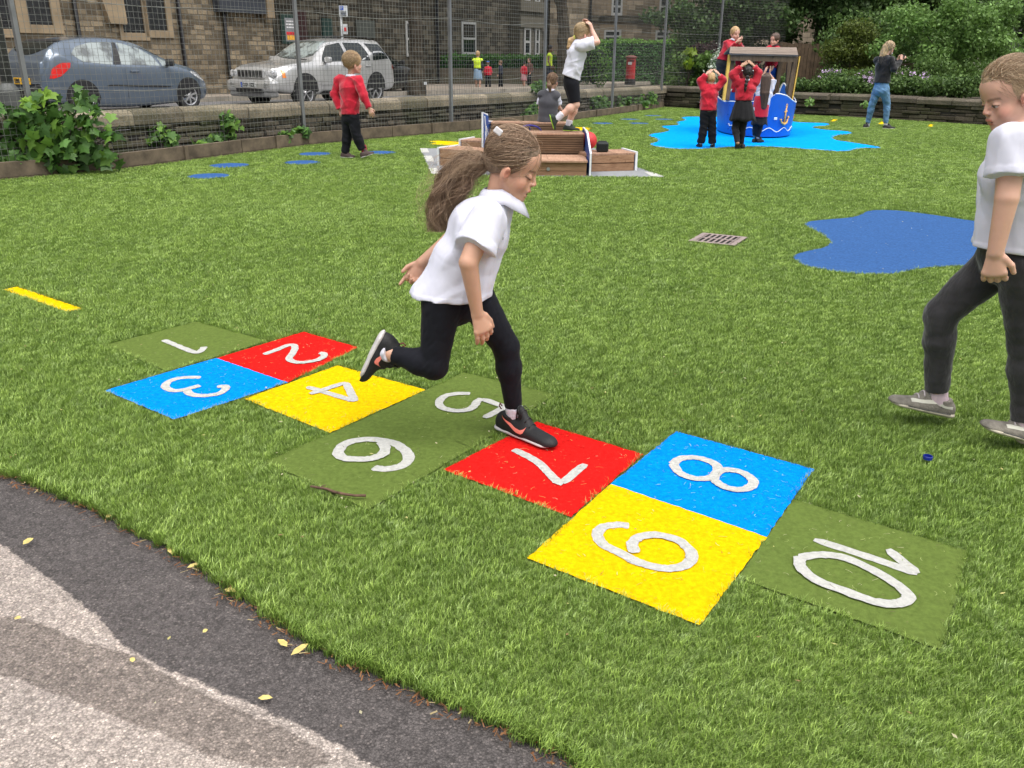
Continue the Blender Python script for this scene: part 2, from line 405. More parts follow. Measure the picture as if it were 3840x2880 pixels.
# --- ground sheet (one piece to the horizon, ducked under everything)
gr = []; xs = [-220, -60, -30, -12, -4, 0, 4, 12, 30, 60, 220]; ys = [-60, -20, 0, 10, 20, 30, 45, 60, 100, 250]
for y in ys:
    for x in xs: gr.append((x, y, -.06 if y < 60 else -.08))
nx = len(xs)
tag(obj('ground', gr, [(j*nx+i, j*nx+i+1, (j+1)*nx+i+1, (j+1)*nx+i) for j in range(len(ys)-1) for i in range(nx-1)], mat('earth', (.07, .06, .04), .95, kind='pos')), kind='structure')
# worn surfaces on the tarmac
LB = [G(*p)[:2] for p in z4([(0,455),(120,545),(250,640),(330,700),(420,765),(480,820),(560,890),(620,960),(740,1040),(850,1110),(1000,1165),(1150,1215),(1300,1290),(1500,1370),(1650,1435),(1800,1520),(1930,1590),(2050,1650)])]
LB = [np.array((-4.5, 2.9)), np.array((-2.2, 2.5))]+LB+[np.array((-.1, 1.2)), np.array((.5, .6))]
LBp = [tuple(p) for p in LB]+[(.5, -8), (-12, -8), (-12, 3)]
MBd = [G(*p)[:2] for p in z4([(0,830),(150,860),(280,905),(400,960),(560,1000),(720,1050),(880,1150),(1100,1260),(1400,1390),(1700,1540),(1900,1659),(1150,1600),(900,1480),(700,1400),(480,1320),(370,1280),(250,1230),(120,1170),(0,1140)])]
MBd = [np.array((-3, 2.05))]+MBd[:11]+MBd[11:]+[np.array((-3, 1.75))]
gx, gy = np.arange(-6, 2.6, .022), np.arange(-1.5, 5.4, .022); GX, GY = np.meshgrid(gx, gy, indexing='ij'); gp_ = np.stack([GX.ravel(), GY.ravel()], 1)
def blur(a, n):
    for _ in range(n):
        for ax in (0, 1): a = (np.roll(a, 1, ax)+a*2+np.roll(a, -1, ax))/4
    return a
w1_ = inpoly(gp_, LBp).reshape(GX.shape).astype(float); w2_ = inpoly(gp_, [tuple(p) for p in MBd]).reshape(GX.shape).astype(float)
w1_ = blur(w1_, 3); w2_ = blur(w2_, 3)
nz_ = wrinkle(np.concatenate([gp_, gp_[:, :1]*0], 1), 5, .5, 4).reshape(GX.shape)
fade = np.clip((GX+1.35+nz_*.5)/.9, 0, 1)*np.clip((2.4-GY)/.6, 0, 1)      # towards the right the pale layer thins out
cc_ = np.stack([w1_*(1-.10*fade), w2_, 0*w1_], -1).reshape(-1, 3); ny_ = len(gy); idx = np.arange(len(gp_)).reshape(GX.shape)
fq_ = np.stack([idx[:-1, :-1], idx[1:, :-1], idx[1:, 1:], idx[:-1, 1:]], -1).reshape(-1, 4)
M = N('tarmac'); M.set(Roughness=.88, Specular_IOR_Level=.3); at_ = M.n('SeparateColor'); M.l(M.n('Attribute', attribute_name='Col').outputs['Color'], at_.inputs[0])
v1 = M.n('TexVoronoi', i_Scale=175); M.l(M.pos(), v1.inputs['Vector']); v2 = M.n('TexVoronoi', i_Scale=62); M.l(M.pos(), v2.inputs['Vector']); e1 = M.noise(34, 5, .75); e2 = M.noise(170, 2, .6); big = M.noise(1.7, 4, .6)
def soft(m): return M.ramp(M.math('ADD', m, M.math('MULTIPLY', M.math('SUBTRACT', e1, .5), .55)), [(.45, (0, 0, 0)), (.55, (1, 1, 1))])
cl = M.mix(M.math('MULTIPLY', soft(at_.outputs[0]), .96), (.108, .097, .094), (.43, .375, .335)); cl = M.mix(M.math('MULTIPLY', soft(at_.outputs[1]), .80), cl, (.19, .16, .14))
r1 = M.n('SeparateColor'); M.l(v1.outputs['Color'], r1.inputs[0]); r2 = M.n('SeparateColor'); M.l(v2.outputs['Color'], r2.inputs[0])
cl = M.mix(1.0, cl, M.ramp(r1.outputs[0], [(0, (.64,)*3), (.5, (.94,)*3), (.88, (1.12,)*3), (1, (1.65, 1.62, 1.58))]), 'MULTIPLY')
cl = M.mix(1.0, cl, M.ramp(r2.outputs[1], [(0, (.82,)*3), (1, (1.18,)*3)]), 'MULTIPLY'); cl = M.mix(1.0, cl, M.ramp(v1.outputs['Distance'], [(.0, (1.1,)*3), (.35, (1,)*3), (.75, (.66,)*3)]), 'MULTIPLY')
cl = M.mix(1.0, cl, M.ramp(big, [(.3, (.86,)*3), (.7, (1.14, 1.12, 1.1))]), 'MULTIPLY'); M.col(cl)
hh_ = M.math('SUBTRACT', M.math('MULTIPLY', r1.outputs[0], .5), v1.outputs['Distance']); M.bump(M.math('ADD', hh_, e2), .8, .006)
tag(obj('tarmac', np.concatenate([gp_, np.full((len(gp_), 1), -.012)], 1), fq_, M.m, col=cc_), kind='structure')
# soil seam along the turf edge, then the turf backing
def offs(L, d):
    out = []
    for i, p in enumerate(L):
        a = np.array(L[max(i-1, 0)][:2]); b = np.array(L[min(i+1, len(L)-1)][:2]); t = (b-a)/np.linalg.norm(b-a)
        out.append(np.array(p[:2])+d*np.array([t[1], -t[0]]))
    return out
TEc = wob(cr_spline(TEw, 5, False), .004, .03, 5)
tag(sheet('soil_seam', wob(offs(TEc, .002), .006, .03, 6)+wob(offs(TEc, -.06), .001, .1, 6)[::-1], -.0005, mat('rusty litter soil', (.10, .055, .028), .95, var=.6, vs=70, bump=.6, bs=120, kind='pos')), kind='structure')
turf_poly = [tuple(p) for p in TEc]+[(16, -2), (16, 14)]+RW[::-1]+FL[::-1]
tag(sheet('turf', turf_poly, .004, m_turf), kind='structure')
# ================= markings on the turf =================
BLOCK = []      # outlines where the long pile stops
cols = {'green': (.112, .160, .036), 'red': (.62, .012, .010), 'blue': (.0, .23, .85), 'yellow': (.74, .47, .002)}
m_pile = {k: pile_mat(k+' pile', v) for k, v in cols.items()}
HS = {1: ('green', [(402,1300),(740,1213),(1006,1286),(627,1400)]), 2: ('red', [(812,1350),(1139,1251),(1345,1309),(1079,1443)]),
 3: ('blue', [(395,1473),(812,1350),(1079,1443),(655,1583)]), 4: ('yellow', [(917,1505),(1266,1378),(1596,1470),(1237,1633)]),
 5: ('green', [(1417,1556),(1738,1404),(2083,1486),(1772,1688)]), 6: ('green', [(998,1742),(1417,1556),(1772,1688),(1381,1923)]),
 7: ('red', [(1662,1771),(2013,1590),(2412,1713),(2140,1949)]), 8: ('blue', [(2290,1825),(2534,1626),(3051,1768),(2872,2025)]),
 9: ('yellow', [(1977,2106),(2290,1825),(2872,2025),(2624,2358)]), 10: ('green', [(2767,2179),(2974,1882),(3629,2078),(3527,2448)])}
za = lambda L: [(x*.6329, 900+y*.6329) for x, y in L]; zb = lambda L: [(900+x*.6329, 1350+y*.6329) for x, y in L]; zc = lambda L: [(1900+x*.8137, 1500+y*.8137) for x, y in L]
NUM = {1: [za([(970,606),(1040,635),(1100,660),(1165,682),(1198,667),(1212,648)])],
 2: [za([(1565,692),(1640,665),(1710,638),(1745,640),(1745,670),(1715,715),(1735,735),(1790,742),(1870,730),(1915,710),(1920,690),(1893,686)])],
 3: [za([(1190,830),(1110,830),(1040,840),(990,865),(985,892),(1030,910),(1090,905),(1140,893),(1190,880)]), za([(1110,905),(1130,930),(1200,940),(1290,930),(1335,905),(1335,885),(1290,888)])],
 4: [za([(1820,886),(1895,908),(2105,972)]), za([(2105,972),(2050,862)]), za([(2050,862),(1840,930)])],
 5: [zb([(1365,215),(1290,215),(1215,230),(1180,265),(1200,300),(1270,318),(1340,315),(1385,295),(1405,265),(1435,247)]), zb([(1435,247),(1570,295)]), zb([(1570,295),(1450,362)])],
 6: [zb([(790,658),(860,665),(950,650),(1000,610),(985,560),(920,515),(830,495),(750,490),(640,510),(585,560),(610,600),(700,610),(780,605),(845,580),(862,545),(840,508)])],
 7: [zb([(1620,548),(1690,580),(1770,630),(1830,690),(1880,740),(1915,752)]), zb([(1910,750),(2045,637)])],
 8: [zc([(765,310),(800,285),(870,280),(950,305),(972,340),(940,372),(870,378),(800,355),(765,310)]), zc([(955,360),(1000,338),(1070,345),(1125,378),(1130,410),(1080,430),(1010,420),(960,390),(955,360)])],
 9: [zc([(565,597),(500,592),(440,605),(418,640),(445,685),(520,722),(600,765),(700,792),(790,792),(842,765),(848,720),(790,668),(700,642),(620,648),(578,680),(590,725)])],
 10: [zc([(1415,660),(1560,705),(1890,818)]), zc([(1890,818),(1800,745),(1755,705)]), zc([(1350,745),(1440,732),(1560,748),(1700,812),(1805,880),(1848,930),(1800,960),(1700,952),(1560,905),(1420,850),(1352,790),(1350,745)])]}
def stroke(L, w, z, mb, seed=0):
    L = [np.array(p) for p in cr_spline([G(*p)[:2] for p in L], 6, False)] if len(L) > 3 else wob([G(*p)[:2] for p in L], 0, .02)
    r = np.random.default_rng(seed); V = []; n = len(L)
    # round ends
    for i, p in enumerate(L):
        t = L[min(i+1, n-1)]-L[max(i-1, 0)]; t = t/(np.linalg.norm(t)+1e-9); nn = np.array([-t[1], t[0]])
        e = min(i, n-1-i); k = 1 if e > 0 else .55
        V += [(*(p+nn*w/2*k+r.normal(size=2)*.0012), z+i*4e-5), (*(p-nn*w/2*k+r.normal(size=2)*.0012), z+i*4e-5)]
    mb.add(V, [(2*i+1, 2*i+3, 2*i+2, 2*i) for i in range(n-1)])
for k, (cn, px) in HS.items():
    q = [G(*p)[:2] for p in px]; BLOCK.append(q); c = np.mean(q, 0)
    t = thing('hopscotch_square', (*c, 0), f'{cn} hopscotch square carrying the white number {k}', 'hopscotch square', 'inlaid hopscotch squares')
    sheet('pile', wob(q, .0015, .02, k, True), .012-.0006*(k % 3), m_pile[cn], 0, t)
    mb = MB()
    for i, s_ in enumerate(NUM[k]): stroke(s_, (.037 if k != 6 else .044), .0138+.0008*i, mb, k)
    mb.obj('numeral', m_white_p, t)
def marking(name, px, m, label, cat, z=.008, spl=0, world=False, block=True):
    q = [np.array(p) for p in px] if world else [G(*p)[:2] for p in px]
    if spl: q = cr_spline(q, spl)
    if block: BLOCK.append(q)
    o = sheet(name, q, z, m, 0, None, (*np.mean(q, 0), 0)); return tag(o, label, cat)
zd = lambda L: [(2940+x*.4069, 770+y*.4069) for x, y in L]
m_dblue = pile_mat('deep blue pile', (.040, .105, .27), .2)
marking('pond_shape', zd([(190,185),(290,240),(370,290),(425,345),(370,395),(230,425),(110,460),(85,490),(130,530),(230,575),(420,610),(600,635),(830,642),(1040,635),(1200,600),(1350,580),(1560,570),(1900,560),(2300,520),(2500,400),(2400,250),(2100,180),(1750,150),(1480,110),(1230,75),(1050,55),(880,50),(770,60),(700,95),(600,120),(420,135),(240,155)]), m_dblue, 'deep blue wavy-edged puddle shape inlaid in the turf beside the boy in grey jeans', 'turf marking', spl=4)
splash = [(2624,439),(2581,439),(2555,443),(2570,452),(2537,459),(2541,470),(2478,475),(2508,488),(2490,497),(2447,503),(2434,510),(2461,521),(2467,532),(2438,542),(2472,553),(2545,560),(2653,559),(2798,551),(2942,555),(3098,566),(3133,569),(3182,568),(3228,558),(3304,556),(3266,547),(3190,535),(3133,526),(3125,516),(3152,507),(3194,503),(3178,494),(3095,488),(3049,480),(3068,475),(3108,471),(3095,463),(3000,460),(2940,452),(2800,440)]
marking('splash_mat', splash, pile_mat('sky blue pile', (.0, .29, .88), .06), 'bright sky blue splash-shaped mat under the play boat', 'play mat', spl=4)
marking('yellow_bar', [(13,1090),(66,1079),(314,1163),(253,1175)], m_pile['yellow'], 'long yellow bar inlaid in the turf at the left edge', 'turf marking')
for i, (L, lb) in enumerate([([(297,1205),(325,1182),(373,1182),(350,1203)], 'small yellow dash nearest the play boat by the stone wall'), ([(758,1232),(800,1205),(845,1207),(830,1232)], 'small yellow dash beside the feet of the woman in jeans'), ([(1262,1257),(1275,1233),(1327,1233),(1315,1257)], 'small yellow dash right of the woman in jeans')]):
    o = marking('yellow_dash', [(3000+x*.3797, y*.3797) for x, y in L], m_pile['yellow'], lb, 'turf marking'); o['group'] = 'yellow dashes along the far wall'
marking('red_star', [(2940,440),(2952,437),(2975,438),(2985,442),(2968,445),(2950,448)], m_pile['red'], 'small red shape in the turf behind the play boat', 'turf marking')
def dot(px, py, r, label, grp):
    c = G(px, py); q = [c[:2]+r*np.array([math.cos(a), math.sin(a)]) for a in np.linspace(0, 2*math.pi, 28)[:-1]]
    o = marking('stepping_dot', q, m_dblue, label, 'turf marking', world=True); o['group'] = grp
g1 = 'blue dots along the fence'
dot(861,622,.26,'blue dot farthest left but one, the back one of the left pair',g1); dot(783,662,.25,'nearest blue dot by the fence, leftmost of all',g1)
dot(1182,579,.25,'blue dot behind and left of the walking boy in red',g1); dot(1134,611,.25,'blue dot in front and left of the walking boy in red',g1); dot(1425,574,.25,'blue dot under the raised toe of the walking boy in red',g1)
g2 = 'dark blue dots between platform and splash mat'
for (x, y), lb in zip([(2261,464),(2362,449),(2395,464),(2491,449),(2449,435)], ['far dark blue dot nearest the wooden platform','far dark blue dot second from the wooden platform','far dark blue dot in the front row next to the splash mat','far dark blue dot touching the splash mat edge','farthest dark blue dot close to the wall corner']): dot(x, y, .24, lb, g2)
marking('yellow_star', [(1603,542),(1636,538),(1607,531),(1645,529),(1726,534),(1740,546),(1680,548),(1640,544)], m_pile['yellow'], 'yellow star point reaching out left of the wooden platform', 'turf marking')
marking('yellow_star', [(2150,478),(2190,479),(2223,483),(2208,486),(2215,490),(2160,492)], m_pile['yellow'], 'yellow star point on the turf behind the red ball', 'turf marking')
m_grey_p = pile_mat('grey pile', (.25, .26, .27), .05)
t = thing('platform_mat', (0, 12, 0), 'pale grey turf mat with white checks under the wooden platform', 'play mat')
q = [G(*p)[:2] for p in [(1575,559),(1700,556),(2230,556),(2385,626),(2491,666),(2026,663),(1619,656)]]; BLOCK.append(q); sheet('pile', q, .008, m_grey_p, 0, t)
ze = lambda L: [(1560+x*.226, 380+y*.226) for x, y in L]; zf = lambda L: [(2000+x*.235, 440+y*.235) for x, y in L]
for L in (ze([(65,790),(185,790),(222,862),(92,862)]), ze([(122,915),(260,915),(305,1015),(175,1010)]), ze([(210,1120),(340,1120),(400,1220),(260,1220)]), zf([(1770,885),(1900,885),(2090,960),(1880,955)])):
    sheet('white_check', [G(*p)[:2] for p in L], .012, m_white_p, 0, t)
# --- drain grate sunk in the turf
dc = [G(*p)[:2] for p in [(2575,909),(2633,877),(2812,894),(2757,928)]]; BLOCK.append(dc)
o_ = dc[0]; ex = dc[3]-dc[0]; ey = dc[1]-dc[0]
t = thing('drain_grate', (*np.mean(dc, 0), 0), 'rusty grey iron drain grate with two rows of slots sunk in the turf', 'drain')
sheet('pit', dc, .0062, mat('drain dark', (.006, .005, .004), .9, var=0), 0, t)
mb = MB(); gp = lambda a, b, z=.014: (*(o_+ex*a+ey*b), z)
def gq(a0, a1, b0, b1): mb.add([gp(a0,b0), gp(a1,b0), gp(a1,b1), gp(a0,b1)], [(0,1,2,3)])
for b0, b1 in ((.02,.12),(.47,.54),(.88,.98)): gq(.02, .98, b0, b1)
xs_ = [.02,.17]+sum([[.22+.125*i, .29+.125*i] for i in range(5)], [])
edges = [.16]+[.16+i*.115 for i in range(1, 7)]
for b0, b1 in ((.12,.47),(.54,.88)):
    gq(.02, .16, b0, b1); gq(.84, .98, b0, b1)
    for i in range(7): gq(.135+i*.1135, .135+i*.1135+.05, b0, b1)
mb.obj('grate', mat('grate iron', (.30, .24, .22), .7, .3, .3, 40, kind='pos'), t)
# ================= grass blades =================
def blade_tuft(n, rad, hgt, w, seed):
    r = np.random.default_rng(seed); V = []; Fc = []
    for i in range(n):
        a, d = r.uniform(0, 6.28), rad*math.sqrt(r.uniform()); b = np.array([d*math.cos(a), d*math.sin(a), 0])
        h = hgt*r.uniform(.6, 1.1); la = -math.pi/2+r.normal()*1.25; ln = h*r.uniform(.12, .85); dr = np.array([math.cos(la), math.sin(la), 0]); sdv = np.array([-math.sin(la+.6), math.cos(la+.6), 0])*w*.5*r.uniform(.7, 1.2)
        k = len(V); m1 = b+dr*ln*.3+np.array([0, 0, h*.6]); tp = b+dr*ln+np.array([0, 0, h])
        V += [b-sdv, b+sdv, m1-sdv*.8, m1+sdv*.8, tp]; Fc += [(k, k+1, k+3, k+2), (k+2, k+3, k+4)]
    return V, Fc
def make_grass(name, pts, scale, tuft, m):
    """one stuff object: a tuft mesh instanced on points by geometry nodes"""
    tv, tf = tuft
    src = bpy.data.meshes.new(name+'_tuft'); src.from_pydata([tuple(map(float, p)) for p in tv], [], tf); src.materials.append(m)
    so = bpy.data.objects.new(name+'_tuft', src)
    me = bpy.data.meshes.new(name); me.vertices.add(len(pts)); me.vertices.foreach_set('co', np.asarray(pts, np.float32).ravel())
    at = me.attributes.new('sc', 'FLOAT', 'POINT'); at.data.foreach_set('value', np.asarray(scale, np.float32))
    ar = me.attributes.new('rz', 'FLOAT', 'POINT'); ar.data.foreach_set('value', (rng.normal(size=len(pts))*1.1+(.4*np.sin(pts[:, 0]*1.3+pts[:, 1]*.9)+.4*np.sin(pts[:, 1]*2.1)+np.where(rng.uniform(size=len(pts)) < .12, 3.1, 0))).astype(np.float32))
    me.materials.append(m); o = bpy.data.objects.new(name, me); C.objects.link(o)
    g = bpy.data.node_groups.new(name, 'GeometryNodeTree')
    g.interface.new_socket('Geometry', in_out='INPUT', socket_type='NodeSocketGeometry'); g.interface.new_socket('Geometry', in_out='OUTPUT', socket_type='NodeSocketGeometry')
    gi = g.nodes.new('NodeGroupInput'); go = g.nodes.new('NodeGroupOutput'); ip = g.nodes.new('GeometryNodeInstanceOnPoints'); oi = g.nodes.new('GeometryNodeObjectInfo')
    oi.inputs['Object'].default_value = so
    a1 = g.nodes.new('GeometryNodeInputNamedAttribute'); a1.data_type = 'FLOAT'; a1.inputs['Name'].default_value = 'sc'
    a2 = g.nodes.new('GeometryNodeInputNamedAttribute'); a2.data_type = 'FLOAT'; a2.inputs['Name'].default_value = 'rz'
    cx = g.nodes.new('ShaderNodeCombineXYZ'); g.links.new(a2.outputs['Attribute'], cx.inputs[2])
    g.links.new(gi.outputs[0], ip.inputs['Points']); g.links.new(oi.outputs['Geometry'], ip.inputs['Instance'])
    g.links.new(cx.outputs[0], ip.inputs['Rotation']); g.links.new(a1.outputs['Attribute'], ip.inputs['Scale']); g.links.new(ip.outputs[0], go.inputs[0])
    md = o.modifiers.new('grass', 'NODES'); md.node_group = g
    return tag(o, kind='stuff')
TURFP = [np.array(p)[:2] for p in turf_poly]
def grass_pts(y0, y1, sp, xlim):
    X, Y = np.meshgrid(np.arange(-xlim, xlim, sp), np.arange(y0, y1, sp)); p = np.stack([X.ravel(), Y.ravel()], 1)
    p = p+rng.uniform(-.5, .5, p.shape)*sp
    # keep what the picture (plus a margin) can see
    d = p[:, 1]*ct+(CH)*st; p = p[np.abs(p[:, 0]/d) < .68]
    ok = inpoly(p, TURFP)
    for q in BLOCK: ok &= ~inpoly(p, q)
    return p[ok]
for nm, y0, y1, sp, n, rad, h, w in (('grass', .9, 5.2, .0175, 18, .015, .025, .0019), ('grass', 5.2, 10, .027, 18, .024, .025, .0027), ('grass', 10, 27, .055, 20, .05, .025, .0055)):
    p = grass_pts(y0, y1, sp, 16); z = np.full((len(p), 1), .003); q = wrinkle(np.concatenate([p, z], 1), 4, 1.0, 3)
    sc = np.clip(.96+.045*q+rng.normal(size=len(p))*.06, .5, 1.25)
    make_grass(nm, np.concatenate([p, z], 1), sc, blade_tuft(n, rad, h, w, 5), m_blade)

# longer blades hanging over the tarmac along the cut edge
eo = np.array(TEc); ep = []
for k in range(9): ep.append(eo+rng.normal(size=eo.shape)*.009-np.array(offs(TEc, .006))*0)
ep = np.concatenate(ep); ep = np.concatenate([ep, np.full((len(ep), 1), -.004)], 1); make_grass('edge_grass', ep, rng.uniform(.8, 1.5, len(ep)), blade_tuft(16, .014, .026, .0021, 8), m_blade)

# loose fibres shed on the short pile
r = np.random.default_rng(55); V = []; Fc = []; cc = []
for q in BLOCK[:10]:
    q = np.array(q); 
    for i in range(75):
        a, b_ = r.uniform(size=2); p = (q[0]*(1-a)+q[1]*a)*(1-b_)+(q[3]*(1-a)+q[2]*a)*b_; th = r.uniform(0, 6.28); cv = r.normal()*1.2; L = r.uniform(.006, .018); w = r.uniform(.0003, .0008); k = len(V); pp = [np.array([*p, .0175])]
        for j in range(3): t_ = th+cv*j; pp.append(pp[-1]+np.array([math.cos(t_)*L/2, math.sin(t_)*L/2, 0]))
        for j, x in enumerate(pp): t_ = th+cv*j; n = np.array([-math.sin(t_), math.cos(t_), 0])*w; V += [x+n, x-n]
        Fc += [(k+2*j+1, k+2*j+3, k+2*j+2, k+2*j) for j in range(3)]; cc += [[(.20, .30, .08), (.30, .36, .12), (.10, .07, .04), (.42, .40, .25)][r.integers(4)]]*8
M = N('fibre'); M.set(Roughness=.9); M.col(M.n('Attribute', attribute_name='Col').outputs['Color'])
tag(obj('loose_fibres', V, Fc, M.m, col=np.array(cc)), kind='stuff')
# ================= foliage tools =================
def leaf_mat(name, rough=.45, tr=.35):
    M = N(name); M.set(Roughness=rough, Specular_IOR_Level=.22)
    a = M.n('Attribute', attribute_name='Col').outputs['Color']; M.col(a)
    t = M.n('BsdfTranslucent'); M.l(a, t.inputs[0]); mx = M.n('MixShader'); mx.inputs[0].default_value = tr
    M.l(M.b.outputs[0], mx.inputs[1]); M.l(t.outputs[0], mx.inputs[2]); M.l(mx.outputs[0], M.out.inputs[0]); return M.m
m_leaf = leaf_mat('leaf')
m_bark = N('bark'); m_bark.set(Roughness=.95, Specular_IOR_Level=.1)
_b = m_bark.noise(9, 5, .7, kind='obj', sc=(1, 1, .25)); m_bark.col(m_bark.ramp(_b, [(.3, (.022, .018, .013)), (.7, (.10, .085, .065))])); m_bark.bump(_b, 1, .05); m_bark = m_bark.m
DIAMOND = np.array([[0, 0, 0], [.30, .42, .05], [0, 1, -.08], [-.30, .42, .05]])
ROUND = np.array([[0, 0, 0], [.38, .25, .04], [.42, .65, .03], [0, 1, -.1], [-.42, .65, .03], [-.38, .25, .04]])
MAPLE = np.array([[0,0],[.22,-.12],[.55,-.05],[.42,.18],[.72,.42],[.45,.5],[.3,.62],[.18,.78],[0,1.05],[-.18,.78],[-.3,.62],[-.45,.5],[-.72,.42],[-.42,.18],[-.55,-.05],[-.22,-.12]])
MAPLE = np.concatenate([MAPLE, (-.25*np.abs(MAPLE[:, :1])**1.5+.03)], 1)
def leaves(pos, nor, size, shape, cols, r, droop=.0, spread=.8):
    """one leaf per point, blade roughly perpendicular to nor (with spread)"""
    n = len(pos); nor = nor+r.normal(size=(n, 3))*spread; nor /= np.linalg.norm(nor, axis=1)[:, None]
    d = r.normal(size=(n, 3)); d[:, 2] -= droop; d -= nor*(d*nor).sum(1)[:, None]; d /= np.linalg.norm(d, axis=1)[:, None]; s_ = np.cross(d, nor)
    sz = size*r.uniform(.6, 1.25, n); k = len(shape)
    V = pos[:, None]+sz[:, None, None]*(shape[None, :, :1]*s_[:, None]+shape[None, :, 1:2]*d[:, None]+shape[None, :, 2:]*nor[:, None])
    base = np.asarray(cols)[r.integers(0, len(cols), n)]*r.uniform(.7, 1.25, (n, 1))
    return V.reshape(-1, 3), np.arange(n*k).reshape(n, k), np.repeat(base, k, 0)
def cloud_pts(clumps, n, r, shell=.45, flat=0):
    """clumps: (centre, radii) ; points near the clump surfaces"""
    wt = np.array([np.prod(c[1])**(2/3) for c in clumps]); ix = r.choice(len(clumps), n, p=wt/wt.sum())
    cc = np.array([c[0] for c in clumps])[ix]; rr = np.array([c[1] for c in clumps])[ix]
    u = r.normal(size=(n, 3)); u /= np.linalg.norm(u, axis=1)[:, None]
    rad = 1-shell*r.uniform(size=(n, 1))**1.6; lump = 1+.16*np.sin(u[:, :1]*7+ix[:, None])*np.sin(u[:, 1:2]*6+2*ix[:, None])+.1*np.sin(u[:, 2:]*13+ix[:, None])
    return cc+u*rr*rad*lump, u
def foliage(name, parent, clumps, n, size, cols, shape=DIAMOND, seed=1, shell=.5, droop=.3, spread=.8, label=None, pts=None, m=None):
    r = np.random.default_rng(seed); p, u = pts if pts is not None else cloud_pts(clumps, n, r, shell)
    v, f, c = leaves(p, u, size, shape, cols, r, droop, spread)
    o = obj(name, v, f, m or m_leaf, parent, col=c)
    if label: o['label'] = label
    return o
def subclumps(c, rad, k, r, sub=.38):
    out = []
    for i in range(k):
        u = r.normal(size=3); u /= np.linalg.norm(u); out.append((np.array(c)+u*np.array(rad)*r.uniform(.35, .8), np.array(rad)*sub*r.uniform(.7, 1.3)))
    return out
def limbs(mb, base, tips, r0, r, n=8):
    for t in tips:
        t = np.array(t, float); b = np.array(base, float); mid = [b+(t-b)*k/5+r.normal(size=3)*.05*np.linalg.norm(t-b)*(k % 5 > 0) for k in range(6)]
        mb.tube(mid, [r0*(1-.16*k) for k in range(6)], n)
def tree(label, base, h, r0, clumps, n, size, cols, seed, group=None, lean=(0, 0), shape=DIAMOND, name='tree', limb0=.55, cat='tree', droop=.3, shell=.6):
    r = np.random.default_rng(seed); t = thing(name, base, label, cat, group); b = np.array(base, float); mb = MB()
    pts = [b+np.array([lean[0]*k/6, lean[1]*k/6, h*k/6])+r.normal(size=3)*.04*h/6*(k > 0) for k in range(7)]
    rs = [r0*(1.25 if k == 0 else 1-.09*k) for k in range(7)]; mb.tube(pts, rs, 12)
    cs = [c[0] for c in clumps]; r.shuffle(cs); st_ = pts[int(limb0*6)]
    limbs(mb, st_, cs[:8], r0*.4, r); mb.obj('trunk', m_bark, t, smooth=True)
    foliage('crown', t, clumps, n, size, cols, shape, seed, droop=droop, shell=shell); return t
GD = [(.045, .085, .024), (.065, .115, .034), (.09, .15, .045)]                 # dark tree greens
GM = [(.07, .13, .03), (.10, .175, .042), (.135, .22, .06)]
GL = [(.12, .22, .045), (.17, .29, .07), (.21, .35, .11), (.09, .17, .035)]
# ================= street =================
A = math.atan2(.868, .498); B0 = np.array([-11.31, 19.72]); a_ = np.array([.498, .868]); n_ = np.array([.868, -.498])
def SW(s, t, z=0): p = B0+a_*s+n_*t; return np.array([p[0], p[1], z])       # street frame -> world
def FS(px, py, t=0.0):
    """picture point -> (s, z) on the vertical plane at distance t in front of the street frontage"""
    r = ray(px, py); q = np.array([0, 0]); k = ((B0+n_*t)-q)@n_/(r[:2]@n_); w = r*k; return float((w[:2]-B0)@a_), float(CH+w[2])
wd_ = np.array([.561, .828])
def strip(name, t0, t1, s0, s1, dz, m, kind='structure'):
    ss = np.arange(s0, s1+.1, 2.0); V = []
    for s in ss:
        wq = np.array([-6.2, 10.75]); wn = np.array([wd_[1], -wd_[0]]); p_ = SW(s, 0)[:2]; tm = ((wq-p_)@wn)/(n_@wn)-.18
        for t in (t0, min(t1, max(tm, t0)) if name == 'road' else t1): p = SW(s, t); V.append((p[0], p[1], zs(p[1])+dz))
    return tag(obj(name, V, [(2*i, 2*i+1, 2*i+3, 2*i+2) for i in range(len(ss)-1)], m), kind=kind)
m_pave = mat('paving', (.24, .205, .165), .9, var=.25, vs=1.3, bump=.3, bs=40, kind='pos')
strip('road', 2.0, 9.6, -22, 26, 0, m_road)
strip('pavement', -4.3, 1.86, -22, 70, .11, m_pave)
mb = MB()
for s in np.arange(-22, 50, .92):
    p, q = SW(s, 1.93), SW(s+.9, 1.93); mb.bar((p[0], p[1], zs(p[1])+.04), (q[0], q[1], zs(q[1])+.04), .14, .16)
tag(mb.obj('kerb', mat('kerb stone', (.30, .27, .22), .9, var=.3, vs=2, kind='pos')), kind='structure')
# wide junction beyond: road swings right, pale pavement in front of the far hedge
V = []; Fq = []
for i, Y in enumerate([24, 28, 32, 37, 45, 60]):
    for X in (max(SW((Y-19.72)/.868, 6)[0], 5.2) if Y < 30 else SW((Y-19.72)/.868, 6)[0], 34): V.append((X, Y+.0, zs(Y)-.012))
tag(obj('junction_road', V, [(2*i, 2*i+1, 2*i+3, 2*i+2) for i in range(5)], m_road), kind='structure')
V = [tuple(G(px, py, .1)) for px, py in [(2210,318),(2262,296),(2700,300),(3000,330),(2700,332),(2560,322),(2490,330),(2420,322),(2330,328)]]
